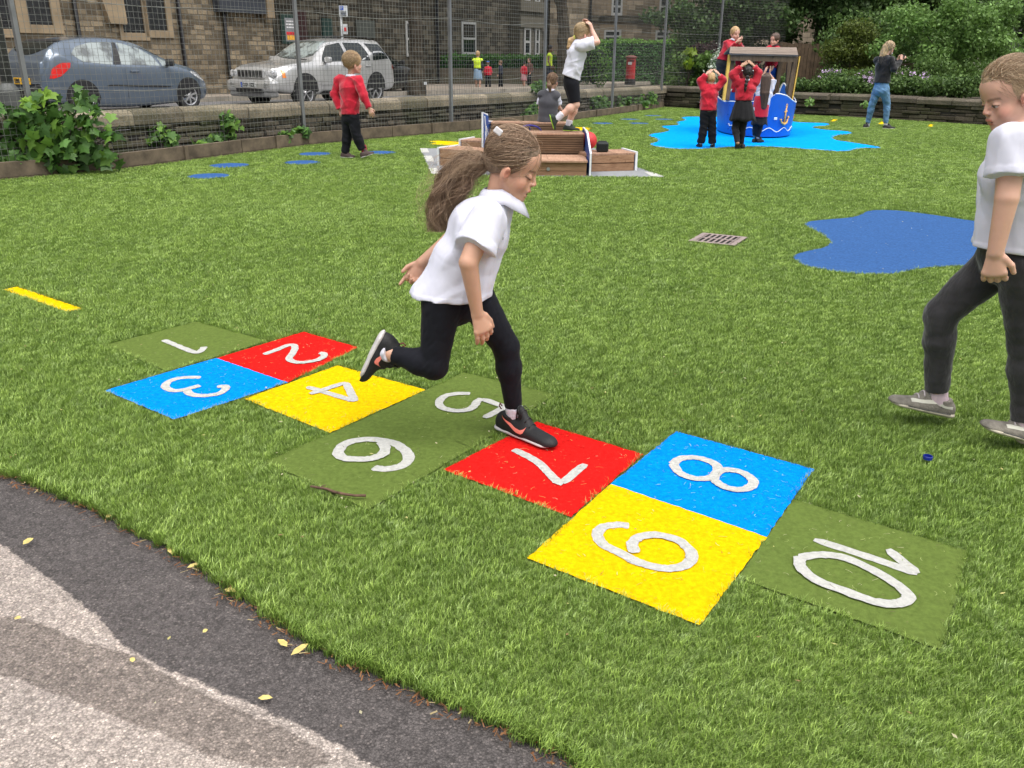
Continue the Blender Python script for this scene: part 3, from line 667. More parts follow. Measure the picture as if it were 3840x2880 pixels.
# --- left boundary wall (own local frame: x along, -y towards the playground)
def stone_wall(name, label, o, d, s0, s1, top, slope, seed, cop_h, cop_w, course, mat_st, mat_cop, body_w=.36, cop_len=(.5, .9), st_len=(.18, .5), rough=.02, group=None):
    r = np.random.default_rng(seed); t = thing(name, (o[0], o[1], 0), label, 'wall', group, math.atan2(d[1], d[0]))
    zt = lambda s: top-slope*s
    mb = MB(); c = 0
    mb.box(((s0+s1)/2, body_w/2, (top-cop_h)/2-.12), (s1-s0, body_w-.06, top-cop_h+.02)); mb.obj('core', mat('wall joint dark', (.018, .016, .013), .95, var=.3), t, local=True)
    mb = MB(); z = -.04; rows = []
    while z < top-cop_h-.02: h = course*r.uniform(.75, 1.25); rows.append((z, min(h, top-cop_h-z))); z += h
    for (z, h) in rows:
        s = s0
        while s < s1:
            L = r.uniform(*st_len); k = 1-slope*s/(top)
            j = r.normal()*rough; V = np.array([[s+.006, j, z*k+.004], [s+L-.006, j+r.normal()*rough*.4, z*k+.004], [s+L-.006, .2, z*k+.004], [s+.006, .2, z*k+.004]]); U = V.copy(); U[:, 2] = (z+h)*k-.006; U[:2, 1] += r.normal()*rough*.5; U[:, 2] += r.normal()*.004
            mb.add(np.concatenate([V, U]), [(0,3,2,1),(4,5,6,7),(0,1,5,4),(1,2,6,5),(2,3,7,6),(3,0,4,7)]); s += L
    mb.obj('stones', mat_st, t, local=True, bevel=.012)
    mb = MB(); s = s0
    while s < s1:
        L = r.uniform(*cop_len); yo = r.normal()*.008; zz = zt(s)+r.normal()*.004; prof = [(-.05, -cop_h), (-.05, -cop_h*.35), (-.02, -.03), (.05, 0), (cop_w-.1, 0), (cop_w-.03, -.03), (cop_w, -cop_h*.35), (cop_w, -cop_h)]
        V = [(s+.005, y+yo, zz+z) for y, z in prof]+[(s+L-.005, y+yo, zz+z-slope*L) for y, z in prof]; n = 8
        mb.add(V, [tuple(range(n)), tuple(range(2*n-1, n-1, -1))]+[(i, (i+1) % n, (i+1) % n+n, i+n)[::-1] for i in range(n)]); s += L
    o_ = mb.obj('coping', mat_cop, t, local=True, bevel=.008); fixnormals(o_); return t
def stonem(name, c1, c2, moss=(.05, .07, .02), mo=.6):
    M = N(name); M.set(Roughness=.93, Specular_IOR_Level=.2)
    a = M.noise(2.6, 4, .65, kind='obj'); b = M.noise(30, 4, .7, kind='obj'); g = M.noise(1.1, 3, .6, kind='obj'); v = M.noise(60, 2, .5, kind='obj')
    isl = M.n('NewGeometry').outputs['Random Per Island']
    c = M.mix(1.0, M.ramp(isl, [(0, c1), (.6, c2), (1, tuple(q*1.25 for q in c2))]), M.ramp(b, [(.3, (.6,)*3), (.7, (1.3,)*3)]), 'MULTIPLY')
    c = M.mix(1.0, c, M.ramp(a, [(.3, (.7,)*3), (.7, (1.2,)*3)]), 'MULTIPLY')
    c = M.mix(M.ramp(g, [(.45, (0, 0, 0)), (.75, (mo, mo, mo))]), c, moss)
    c = M.mix(M.ramp(v, [(.68, (0, 0, 0)), (.74, (.6, .6, .6))]), c, (.32, .31, .27))
    M.col(c); M.bump(M.mix(.4, b, a), .9, .02); return M.m
m_st_dark = stonem('dark rubble', (.040, .036, .028), (.13, .112, .085)); m_cop = stonem('weathered coping', (.15, .13, .095), (.24, .205, .15), mo=.35)
m_st_r = stonem('sooty stone', (.040, .034, .026), (.085, .070, .052), mo=.3); m_cop_r = stonem('sooty coping', (.085, .072, .055), (.12, .10, .078), mo=.3)
wd_ = np.array([.561, .828])
stone_wall('stone_wall', 'long low dark rubble wall with pale rounded coping behind the wire fence', (-6.2, 10.75), wd_, -6, 18.9, .70, .0055, 3, .20, .34, .085, m_st_dark, m_cop, cop_len=(.7, 1.3), st_len=(.1, .42), rough=.018)
# --- timber edging at the foot of the fence
t = thing('timber_edging', (-6.08, 10.28, 0), 'weathered timber sleeper edging at the foot of the wire fence', 'edging'); mb = MB()
E_ = [np.array(p) for p in FL]
for i in range(len(E_)-1):
    d = E_[i+1]-E_[i]; L = np.linalg.norm(d); u = d/L; nn = np.array([-u[1], u[0]])
    h = .2 if i < 8 else .17
    mb.bar((*(E_[i]+nn*.05), h/2), (*(E_[i+1]+nn*.05-u*.012), h/2), .09, h)
    if L > 1: m_ = E_[i]+d*.5-nn*.0; mb.box((*m_, h/2), (.06, .05, h*1.08), [[u[0], -u[1], 0], [u[1], u[0], 0], [0, 0, 1]])
mb.obj('sleeper', mat('weathered timber', (.115, .088, .060), .9, var=.45, vs=5, bump=.5, bs=30, kind='pos'), t)
for i in range(len(FL)-2):
    u0, u1 = np.array(FL[i]), np.array(FL[i+1]); w0, w1 = [np.array((-6.2, 10.75))+wd_*((u-np.array((-6.2, 10.75)))@wd_) for u in (u0, u1)]
    V_ = [(*u0, .03), (*u1, .03), (*w1, .04), (*w0, .04)]; vs_ = (globals().get('vs_') or [])+V_
tag(obj('verge_soil', vs_, [(4*k, 4*k+1, 4*k+2, 4*k+3) for k in range(len(vs_)//4)], mat('dark soil', (.022, .018, .012), 1, var=.5, vs=20, bump=.3, bs=40, kind='pos', spec=.05)), kind='structure')
# --- right garden wall, bed behind it
for i in range(len(RW)-1):
    p, q = np.array(RW[i]), np.array(RW[i+1]); d = q-p; L = np.linalg.norm(d)
    lb = ['dry stone garden wall section in the far corner by the last fence post', 'dark dry stone garden wall section behind the play boat', 'dark dry stone garden wall section behind the woman in jeans', 'dark dry stone garden wall section left of the tall boy', 'dry stone garden wall section hidden behind the tall boy', 'last dry stone garden wall section at the right edge'][i]
    stone_wall('garden_wall', lb, p, d/L, 0, L, .555 if i else .6, .0, 20+i, .15, .40, .095, m_st_r, m_cop_r, cop_len=(.7, 1.5), st_len=(.2, .75), rough=.022, group='sections of the garden wall')
sheet('garden_bed', [(p[0]+.25, p[1]+.25) for p in RW]+[(30, 14), (30, 34), (9, 34), (4.7, 27.3)], .50, mat('garden soil', (.04, .03, .018), .95, var=.5, vs=9, bump=.6, bs=30, kind='pos'))['kind'] = 'structure'
# --- welded mesh fence
t = thing('mesh_fence', (-5.85, 10.81, 0), 'tall grey welded wire mesh fence with square steel posts', 'fence')
PO = [(-9.3, 6.6), (-7.6, 8.15), (-5.85, 10.81), (-3.48, 14.70), (-1.22, 17.35), (.66, 20.0), (2.5, 22.95), (4.25, 26.1), (6.3, 28.3), (9.0, 30.6)]
m_post = mat('galvanised post', (.20, .205, .21), .55, .55, .2, 3, kind='pos'); m_wire = mat('mesh wire', (.20, .205, .19), .55, .4, .3, 6, kind='pos')
for i in range(len(PO)-1):
    p, q = np.array(PO[i]), np.array(PO[i+1]); d = q-p; L = np.linalg.norm(d); u = d/L; z0 = .02 if i < 7 else .5; Hf = 3.7
    pm = MB(); pm.bar((*p, z0-.02), (*p, Hf+.05), .055, .055, up=(u[0], u[1], 0)); pm.obj('post', m_post, t, bevel=.004)
    mb = MB(); w = .0031
    sg = .008
    for s in np.arange(.04, L, .075): 
        x = p+u*s; mb.bar((*x, z0), (*x, Hf), w, w, up=(u[0], u[1], 0))
    for z in np.arange(z0+.02, Hf, .075):
        a3 = [(*(p+u*L*k/3), z+sg*math.sin(k*2.1+z*3)) for k in range(4)]
        for k in range(3): mb.bar(a3[k], a3[k+1], w*1.15, w*1.15)
    # straining wires, a little slack
    for z in (1.0, 2.05):
        mb.tube([(*(p+u*L*k/8), z-.05*math.sin(math.pi*k/8)+.012*math.sin(k*5+i)) for k in range(9)], .004, 4)
    mb.obj('mesh_panel', m_wire, t)
# --- church hall
m_ch = stone_mat('sandstone rubble', (.15, .122, .082), (.27, .218, .145), .34, .125, (.12, .10, .075), var=.5, dirt=.4, bump=.7)
m_chs = mat('dressed sandstone', (.26, .20, .125), .9, var=.3, vs=1.6, bump=.4, bs=25)
m_lead = N('leaded glass'); m_lead.set(Roughness=.22, Specular_IOR_Level=.6)
_w = m_lead.n('TexBrick', i_Scale=1, i_Mortar_Size=.008, i_Brick_Width=.13, i_Row_Height=.13); _mp = m_lead.n('Mapping'); _mp.inputs['Rotation'].default_value = (math.radians(-90), math.radians(45), 0)
m_lead.l(m_lead.pos('obj'), _mp.inputs[0]); m_lead.l(_mp.outputs[0], _w.inputs['Vector']); _w.inputs['Color1'].default_value = (.008, .009, .010, 1); _w.inputs['Color2'].default_value = (.018, .02, .022, 1); _w.inputs['Mortar'].default_value = (.03, .03, .03, 1)
m_lead.col(_w.outputs[0]); m_lead = m_lead.m
m_iron = mat('black iron', (.010, .010, .012), .45, .2, .2, 5)
def local_thing(name, s, t_, label, cat, group=None): return thing(name, tuple(SW(s, t_)), label, cat, group, A)
LT = {}
def lbox(mb, s0, s1, y0, y1, z0, z1): mb.box(((s0+s1)/2, (y0+y1)/2, (z0+z1)/2), (abs(s1-s0), abs(y1-y0), abs(z1-z0)))
ch = local_thing('church_hall', 0, 0, 'brown sandstone church hall with leaded windows behind the parked cars', 'building')
sC = FS(1030, 200)[0]; mb = MB(); lbox(mb, -14, sC, 0, 6, -.1, 8); mb.obj('wall', m_ch, ch, local=True)
mb = MB(); lbox(mb, -14, sC+.05, -.09, .0-.002, .2, .62+.1); mb.obj('plinth', m_ch, ch, local=True)
def church_win(x0, x1, y1, sx0, sx1):
    s0, z0 = FS(x0, y1); s1 = FS(x1, y1)[0]; f0 = FS(sx0, y1)[0]; f1 = FS(sx1, y1)[0]; mb = MB()
    lbox(mb, f0, s0, -.05, -.002, z0-.18, 7); lbox(mb, s1, f1, -.05, -.002, z0-.18, 7); lbox(mb, s0, s1, -.045, -.002, z0-.18, z0)
    w = mb.obj('window', m_chs, ch, local=True, bevel=.01); mb = MB(); lbox(mb, s0, s1, -.012, -.002, z0, 7); mb.obj('pane', m_lead, w, local=True)
for a in ((8, 48, 108, -30, 66), (108, 196, 92, 66, 232), (460, 541, 122, 446, 556), (556, 626, 113, 541, 646)): church_win(*a)
s0, z0 = FS(356, 0); pts = [FS(*p) for p in [(352,-40),(400,88),(460,92),(462,86),(440,-40)]]; mb = MB(); mb.prism([(s, z) for s, z in pts], (0, -.16, 0), (1, 0, 0), (0, 0, 1), (0, .158, 0)); fixnormals(mb.obj('buttress_slope', m_chs, ch, local=True))
mb = MB(); a = FS(400, 100); b = FS(640, 200); lbox(mb, FS(365, 100)[0], FS(392, 100)[0], -.10, -.002, .3, FS(365, 95)[1]); 
for px, y0 in ((292, 156), (690, 270), (852, 256)):
    s, zt_ = FS(px, y0); p = MB(); p.tube([(s, -.09, 7), (s, -.09, .75), (s+.05, -.16, .6)], .05, 8); p.obj('drainpipe', m_iron, ch, local=True, smooth=True)
s0, z0 = FS(800, 44); s1, z1 = FS(975, 18); mb = MB(); lbox(mb, s0, s1, -.25, -.002, z0, z0+.38); mb.obj('lintel_gutter', mat('blue grey gutter', (.03, .035, .045), .6), ch, local=True)
mb = MB(); lbox(mb, s0, s1+.4, -.28, -.002, z0+.39, z0+.75); mb.obj('eaves_stone', m_chs, ch, local=True)
mb = MB(); sa, za_ = FS(977, 68); lbox(mb, sa, FS(1004, 68)[0], -.3, -.002, za_, z0+.385); mb.obj('corbel', m_chs, ch, local=True, bevel=.02)
# notice board on the hall's end, church door beyond
nb = thing('notice_board', tuple(SW(FS(1046, 160)[0], 0)), 'tall green notice board with a colourful poster on the end of the hall', 'notice board', None, A)
s0, z0 = FS(1048, 165); s1, z1 = FS(1102, 55); k0 = s0; wdt = s1-s0; ht = z1-z0
mb = MB(); mb.box((wdt/2, -.12, z0+ht/2), (wdt, .1, ht)); mb.obj('frame', mat('dark green paint', (.008, .03, .022), .5), nb, local=True, bevel=.02)
mb = MB(); mb.box((wdt*.52, -.172, z0+ht*.48), (wdt*.7, .006, ht*.78)); po = mb.obj('poster', mat('poster paper', (.20, .21, .22), .7), nb, local=True)
for (a0, b0, w0, h0, c0, nm) in ((.52, .30, .6, .1, (.55, .02, .03), 'red_band'), (.55, .16, .62, .16, (.65, .33, .03), 'orange_band'), (.5, .7, .5, .045, (.6, .6, .6), 'text_line'), (.5, .6, .56, .045, (.6, .6, .6), 'text_line'), (.5, .5, .5, .045, (.6, .6, .6), 'text_line')):
    mb = MB(); mb.box((wdt*a0, -.178, z0+ht*b0+.05), (wdt*w0, .004, ht*h0)); mb.obj(nm, mat(nm, c0, .7, var=.3, vs=14), po, local=True)
# --- stone house set back behind the hedge, tree shade put into its dark colour
m_dk = stone_mat('shaded stone', (.050, .045, .034), (.10, .09, .068), .5, .2, (.035, .032, .025), var=.5, dirt=.3)
m_glass = N('window glass'); m_glass.set(Roughness=.08, Specular_IOR_Level=.7); m_glass.col((.012, .016, .018)); m_glass = m_glass.m
m_wpaint = mat('white window paint', (.36, .37, .36), .5, var=.15)
def sash(mb, gb, s0, s1, z0, z1, y, w=.08, mid=True, vbar=False, sx=1):
    for a, b, c, d in ((s0, s0+w, z0, z1), (s1-w, s1, z0, z1), (s0+w, s1-w, z0, z0+w*1.3), (s0+w, s1-w, z1-w, z1)): lbox(mb, a, b, y-.05, y-.003, c, d)
    if mid: zm = (z0+z1)/2; lbox(mb, s0+w, s1-w, y-.06, y-.003, zm-w*.45, zm+w*.45)
    if vbar: lbox(mb, (s0+s1)/2-.03, (s0+s1)/2+.03, y-.045, y-.003, z0+w*1.3, z1-w)
    lbox(gb, s0+w, s1-w, y-.02, y-.004, z0+w*1.3, z1-w)
def windows(root, L, y, m_frame, proj, **kw):
    for (x0, x1, yt, yb) in L:
        s0, z0 = proj(x0, yb); s1, z1 = proj(x1, yt); a, b = MB(), MB(); sash(a, b, s0, s1, z0, z1, y, **kw)
        w = a.obj('window', m_frame, root, local=True); b.obj('pane', m_glass, w, local=True)
dkh = local_thing('dark_stone_house', 0, -4.0, 'dark shaded stone house behind the clipped hedge and street trees', 'building')
fp = lambda px, py: FS(px, py, -4.0)
d0, d1 = fp(1010, 200)[0], fp(2058, 200)[0]; mb = MB(); lbox(mb, d0, d1, 0, 6, -.2, 12); mb.obj('wall', m_dk, dkh, local=True)
windows(dkh, [(1730, 1782, 84, 206), (1522, 1545, 80, 212)], 0, m_wpaint, fp, w=.10)
windows(dkh, [(1962, 1988, 102, 212), (2003, 2022, 102, 212), (1966, 1986, -30, 10), (2004, 2022, -30, 15)], -.62, m_wpaint, lambda px, py: FS(px, py, -3.38), w=.13, vbar=False)
b0, b1 = FS(1950, 100, -3.4)[0], FS(2034, 100, -3.4)[0]; mb = MB(); lbox(mb, b0, b1, -.6, -.003, -.2, 12); mb.obj('bay', mat('bay stone', (.085, .078, .058), .9, var=.3, vs=2), dkh, local=True)
for z in (fp(2000, 88)[1], fp(2000, 30)[1]): mb = MB(); lbox(mb, b0-.2, b1+.2, -.75, -.605, z-.25, z+.25); mb.obj('string_course', mat('bay stone trim', (.10, .092, .070), .9), dkh, local=True)
for px in (1392+240, 1942): s = fp(px, 100)[0]; mb = MB(); mb.tube([(s, -.1, 9), (s, -.1, .2)], .07, 6); mb.obj('drainpipe', m_iron, dkh, local=True)
s0, z0 = fp(1334, 141); s1, z1 = fp(1400, 78); mb = MB(); lbox(mb, s0, s1, -.06, -.003, z0, z1); mb.obj('shutter', mat('grey green board', (.05, .058, .05), .7), dkh, local=True)
s0, z0 = fp(1208, 160); s1, z1 = fp(1240, 70); mb = MB(); lbox(mb, s0, s1, -.06, -.003, z0-.6, z1); mb.obj('door', mat('bottle green door', (.008, .035, .028), .5), dkh, local=True)
s0, z0 = fp(1106, 160); s1, z1 = fp(1142, 40); mb = MB(); lbox(mb, s0, s1, -.06, -.003, z0-.6, z1); mb.obj('porch_door', mat('dark red door', (.035, .008, .008), .5), dkh, local=True)
# --- sandstone tenements across the junction
m_tn = stone_mat('tenement stone', (.19, .155, .11), (.31, .255, .185), .62, .27, (.13, .11, .08), var=.7, dirt=.35)
m_tns = mat('tenement dressed stone', (.21, .165, .11), .9, var=.25, vs=.8)
def ten(name, label, x0, x1, Y, H_, wins, rz=0, courses=(), blinds=()):
    a, b = P(x0, 100, Y), P(x1, 100, Y); t = thing(name, (a[0], Y, 0), label, 'building', None, rz); L = (b[0]-a[0])/math.cos(rz)
    mb = MB(); lbox(mb, 0, L, 0, 8, -.5, H_); mb.obj('wall', m_tn, t, local=True)
    pj = lambda px, py: (float(P(px, py, Y)[0]-a[0]), float(P(px, py, Y)[2]))
    for (x0_, x1_, yt, yb) in wins:
        s0, z0 = pj(x0_, yb); s1, z1 = pj(x1_, yt); mb = MB(); lbox(mb, s0-.28, s0, -.04, -.003, z0-.3, z1+.3); lbox(mb, s1, s1+.28, -.04, -.003, z0-.3, z1+.3); lbox(mb, s0, s1, -.05, -.003, z1, z1+.3); lbox(mb, s0, s1, -.08, -.003, z0-.3, z0); mb.obj('window_surround', m_tns, t, local=True)
    windows(t, wins, 0, m_wpaint, pj, w=.12)
    for (z) in courses: zz = pj(2300, z)[1]; mb = MB(); lbox(mb, 0, L, -.12, -.003, zz-.18, zz+.18); mb.obj('string_course', m_dk, t, local=True)
    return t
tn = ten('tenement', 'brown sandstone tenement with white sash windows beyond the tall hedge', 2095, 2700, 58, 16, [(2128,2154,10,66), (2292,2336,-10,58), (2470,2517,-8,58), (2124,2152,118,152), (2264,2330,112,160), (2456,2512,114,160)], 0, (70,))
a = P(2212, 100, 58); mb = MB(); mb.tube([(float(a[0]-P(2095, 100, 58)[0]), -.15, 12), (float(a[0]-P(2095, 100, 58)[0]), -.15, 0)], .09, 6); mb.obj('drainpipe', m_iron, tn, local=True)
g2_ = thing('gable_house', tuple(P(2058, 300, 50.2)*np.array([1, 1, 0])), 'narrow sunlit sandstone gable between the dark house and the street tree', 'building', None, math.radians(12))
mb = MB(); lbox(mb, 0, 2.1, 0, 6, -.3, 12); mb.obj('wall', m_tn, g2_, local=True)  # lit side of the shaded house, the light put into paler stone
h2 = ten('garden_house', 'pale house glimpsed through the garden trees', 2580, 3250, 52, 9, [(2632,2652,115,165),(2672,2700,112,162)], 0)
h2b = thing('white_house', (18.5, 48, 0), 'pale rendered house glimpsed beside the dark tree trunk', 'building'); mb = MB(); lbox(mb, 0, 7, 0, 5, 0, 7); mb.obj('wall', mat('pale render', (.50, .46, .40), .9, var=.15, vs=2), h2b, local=True)
mb = MB()
for s in (.4, 1.1, 2.4): lbox(mb, s, s+.35, -.04, -.004, 2.2, 4.6)
mb.obj('window', m_glass, h2b, local=True)
# ================= hedges =================
def hedge(label, p0, p1, z0, z1, dep, n, size, cols, seed, group='clipped hedges along the street', top=None):
    p0 = np.array(p0, float); p1 = np.array(p1, float); d = p1-p0; L = np.linalg.norm(d); u = d/L; nn = np.array([u[1], -u[0]]); r = np.random.default_rng(seed)
    t = thing('hedge', (*p0, z0), label, 'hedge', group); mb = MB(); c = (p0+p1)/2-nn*dep/2
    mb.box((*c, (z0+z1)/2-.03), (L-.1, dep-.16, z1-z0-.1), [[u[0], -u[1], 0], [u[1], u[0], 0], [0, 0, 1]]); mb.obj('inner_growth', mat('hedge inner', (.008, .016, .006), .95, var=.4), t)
    q = r.uniform(size=(n, 3)); side = r.uniform(size=n); P3 = np.zeros((n, 3)); U = np.zeros((n, 3)); zz = z0+q[:, 1]*(z1-z0)
    ft = side > .38; P3[:, :2] = p0+u*q[:, :1]*L; P3[ft, 2] = zz[ft]; P3[ft, :2] -= nn*(.10*q[ft, 2:3]); U[ft, :2] = nn; U[ft, 2] = .3
    P3[~ft, :2] -= nn*(q[~ft, 2:3]*dep); P3[~ft, 2] = z1-.03+r.normal(size=(~ft).sum())*.05; U[~ft, 2] = 1
    P3 += wrinkle(P3, 2.2, .06, seed)[:, None]*U
    v, f, cc = leaves(P3, U, size, DIAMOND, cols, r, 0, .7); 
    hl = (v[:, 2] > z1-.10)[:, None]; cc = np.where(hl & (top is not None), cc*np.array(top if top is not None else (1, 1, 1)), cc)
    obj('foliage', v, f, m_leaf, t, col=cc); return t
HC = [(.022, .075, .022), (.034, .10, .03), (.05, .135, .04)]
hp0, hp1 = P(1435, 300, 41.5)[:2], P(2100, 300, 43)[:2]
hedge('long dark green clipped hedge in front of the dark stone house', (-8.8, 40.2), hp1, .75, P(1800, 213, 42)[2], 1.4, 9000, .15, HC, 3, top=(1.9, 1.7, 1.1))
mb = MB(); mb.bar((-9, 40.3, .35), (hp1[0], hp1[1]-.1, .35), .3, .9); tag(mb.obj('hedge_wall', m_st_dark), 'dark low stone wall under the long clipped hedge', 'wall')
q0, q1 = P(2120, 250, 47)[:2], P(2800, 250, 49)[:2]
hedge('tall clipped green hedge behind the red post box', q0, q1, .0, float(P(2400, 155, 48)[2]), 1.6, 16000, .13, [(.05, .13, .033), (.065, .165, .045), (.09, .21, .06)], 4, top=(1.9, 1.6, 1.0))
bc = P(2225, 250, 42.5); tb = thing('bush', (bc[0], bc[1], 0), 'rounded yellow green bush at the end of the hedge behind the jumping girl', 'bush'); cl = [((bc[0], bc[1], 1.0), (.8, .8, 1.05)), ((bc[0]-1.0, bc[1]+.3, .9), (.9, .8, .95))]
foliage('foliage', tb, cl, 6000, .12, [(.05, .14, .025), (.10, .22, .035), (.14, .28, .04)], seed=5, spread=.6)
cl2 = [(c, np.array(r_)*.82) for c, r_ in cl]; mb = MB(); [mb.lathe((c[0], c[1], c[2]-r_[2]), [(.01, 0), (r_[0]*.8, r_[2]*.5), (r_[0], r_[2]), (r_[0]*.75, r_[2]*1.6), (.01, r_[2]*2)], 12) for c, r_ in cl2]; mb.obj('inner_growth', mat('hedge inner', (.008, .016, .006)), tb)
# ================= street furniture =================
m_red_p = mat('post box red', (.42, .015, .018), .4, var=.1, coat=.3)
c = P(2362, 318, 43.5); pb = thing('post_box', (c[0], c[1], c[2]), 'red cylindrical pillar post box with a black base before the tall hedge', 'post box')
mb = MB(); mb.lathe((c[0], c[1], c[2]), [(.30, 0), (.30, .28), (.27, .30)], 24); mb.obj('base', mat('post box black', (.012, .010, .012), .5), pb, smooth=False)
mb = MB(); mb.lathe((c[0], c[1], c[2]), [(.255, .301), (.255, 1.28), (.27, 1.3), (.27, 1.335)], 24); mb.obj('body', m_red_p, pb)
mb = MB(); mb.lathe((c[0], c[1], c[2]), [(.32, 1.336), (.33, 1.38), (.28, 1.42), (.12, 1.47), (.01, 1.48)], 24); mb.obj('cap', mat('post box cap', (.16, .05, .04), .7), pb)
mb = MB(); mb.box((c[0]-.09, c[1]-.262, c[2]+1.08), (.2, .02, .14)); mb.obj('notice_plate', mat('plate white', (.5, .5, .48), .6), pb)
mb = MB(); mb.box((c[0]+.02, c[1]-.262, c[2]+1.2), (.26, .02, .05)); mb.obj('slot', mat('post box black', (.012, .010, .012)), pb)
lp = P(48, 415, 11.75); t = thing('lamp_post', (lp[0], lp[1], .3), 'grey steel lamp post with a wide base at the left edge', 'lamp post')
mb = MB(); mb.lathe((lp[0], lp[1], .3), [(.125, 0), (.125, .62), (.118, .66), (.075, .74)], 20); mb.obj('base', mat('lamp post grey', (.11, .115, .11), .6, .3, .2, 5), t, smooth=False)
mb = MB(); mb.lathe((lp[0], lp[1], .3), [(.070, .741), (.062, 2.5), (.05, 6)], 16); mb.obj('column', mat('lamp post grey', (.11, .115, .11)), t, smooth=True)
pb.scale = (.88, .88, .90)
# parking sign
sp = P(1284, 150, 24.6); t = thing('parking_sign', (sp[0], sp[1], zs(24.6)), 'grey pole with a blue and white parking plate behind the silver car', 'sign')
mb = MB(); mb.tube([(sp[0], sp[1], .2), (sp[0], sp[1], P(1290, 22, 24.6)[2])], .035, 10); mb.obj('pole', mat('sign pole', (.28, .29, .29), .5, .4), t, smooth=True)
def plate(t, x0, x1, y0, y1, Y, m, name, th=.012):
    a, b = P(x0, y1, Y), P(x1, y0, Y); mb = MB(); mb.box(((a[0]+b[0])/2, Y, (a[2]+b[2])/2), (b[0]-a[0], th, b[2]-a[2])); return mb.obj(name, m, t)
m_sgw = mat('sign white', (.50, .52, .52), .5, var=.08); m_sgb = mat('sign blue', (.03, .09, .42), .5)
pl = plate(t, 1273, 1302, 21, 63, 24.54, m_sgw, 'plate'); plate(pl if 0 else t, 1274.5, 1287, 23, 38, 24.53, m_sgb, 'blue_panel', .012)
def text(txt, loc, size, m, parent, rot=(math.pi/2, 0, 0), name='lettering', align='LEFT', extr=.0015, local=False, bold=0, sx=1):
    cu = bpy.data.curves.new(name, 'FONT'); cu.body = txt; cu.size = size; cu.extrude = extr; cu.align_x = align; cu.offset = bold; cu.materials.append(m)
    o = bpy.data.objects.new(name, cu); C.objects.link(o); o.parent = parent; o.location = np.array(loc)-(0 if local else WL[parent.name]); o.rotation_euler = rot; o.scale = (sx, 1, 1)
    dg = bpy.context.evaluated_depsgraph_get(); me = bpy.data.meshes.new_from_object(o.evaluated_get(dg)); o2 = bpy.data.objects.new(name, me); C.objects.link(o2)
    o2.parent = parent; o2.location = o.location; o2.rotation_euler = rot; o2.scale = (sx, 1, 1); bpy.data.objects.remove(o); WL[o2.name] = WL[parent.name]; return o2
a = P(1276, 36, 24.5); text('P', (a[0], 24.515, a[2]), .11, m_sgw, t)
for i in range(3): plate(t, 1277, 1298, 43+i*6, 45.5+i*6, 24.525, mat('sign ink', (.06, .07, .10), .6), 'text_line')
plate(t, 1287, 1302, 90, 128, 24.55, m_sgw, 'small_plate'); plate(t, 1291, 1298, 103, 117, 24.53, mat('sign red', (.45, .03, .03), .5), 'red_mark')
# small house number sign right of the trunk
a = P(1596, 313, 29); t = thing('small_sign', (a[0], a[1], 0), 'tiny white plate on a short stake beside the near street trunk', 'sign'); mb = MB(); mb.bar((a[0], a[1], .0), (a[0], a[1], a[2]), .03, .03); mb.obj('stake', m_iron, t); plate(t, 1590, 1601, 307, 318, 28.9, m_sgw, 'plate')
# ================= street trees =================
r = np.random.default_rng(31)
def street_tree(label, base, h, r0, seed, bend=0, kn=0):
    r = np.random.default_rng(seed); t = thing('street_tree', base, label, 'tree', 'street trees'); b = np.array(base, float)
    pr = []
    for k in range(15):
        z = h*k/14; x = bend*math.sin(z*1.1); rr = r0*(1.35-.35*min(1, z/.7))*(1-.02*k)*(1+kn*.35*max(0, math.sin(z*2.6+seed)))
        pr.append(Cone(b+np.array([x, 0, z]), b+np.array([bend*math.sin((z+h/14)*1.1), 0, z+h/14]), rr, rr))
    v, f = sdf_mesh(pr, .05, .08, post=lambda p, d: d+wrinkle(p, 5, .025, seed)); obj('trunk', v, f, m_bark, t, smooth=True)
    mb = MB(); top = b+np.array([0, 0, h]); cl = subclumps(top+np.array([0, 0, 2.6]), (3.6, 3.6, 2.4), 16, r, .4); limbs(mb, top-np.array([0, 0, .3]), [c[0] for c in cl], r0*.4, r); mb.obj('limbs', m_bark, t, smooth=True)
    foliage('crown', t, cl, 9000, .22, GM, seed=seed); return t
b1 = P(1563, 350, 29.5); street_tree('near street tree with a thick bare grey trunk behind the dark car', (b1[0], b1[1], .1), 4.6, .235, 41, .02)
b2 = P(2103, 330, 39.5); street_tree('gnarled street tree trunk rising behind the jumping girl', (b2[0], b2[1], 0), 5.6, .26, 42, .12, 1.0)
# ================= garden behind the right wall =================
def pc(px, py, Y, rx, ry, rz): return (P(px, py, Y), (rx, ry, rz))
sh = thing('wood_fence', tuple(P(3060, 270, 30.5)), 'brown close boarded garden fence of upright slats behind the play boat', 'fence')
mb = MB(); x0 = P(2900, 200, 30.5)[0]; x1 = P(3330, 200, 31)[0]; r = np.random.default_rng(9)
for x in np.arange(x0, x1, .125): zt_ = P(3060, 172, 30.5)[2]+r.normal()*.015-.02*(x-x0); mb.box((x, 30.5+.1*(x-x0)+r.normal()*.012, zt_/2+.1), (.112, .025, zt_))
mb.obj('slats', mat('fence slats brown', (.11, .075, .045), .9, var=.4, vs=5, kind='pos'), sh)
mb = MB(); mb.bar((x0, 30.56, 1.1), (x1, 30.56+.1*(x1-x0), 1.0), .06, .08); mb.obj('rail', mat('fence slats brown', (.11, .075, .045)), sh)
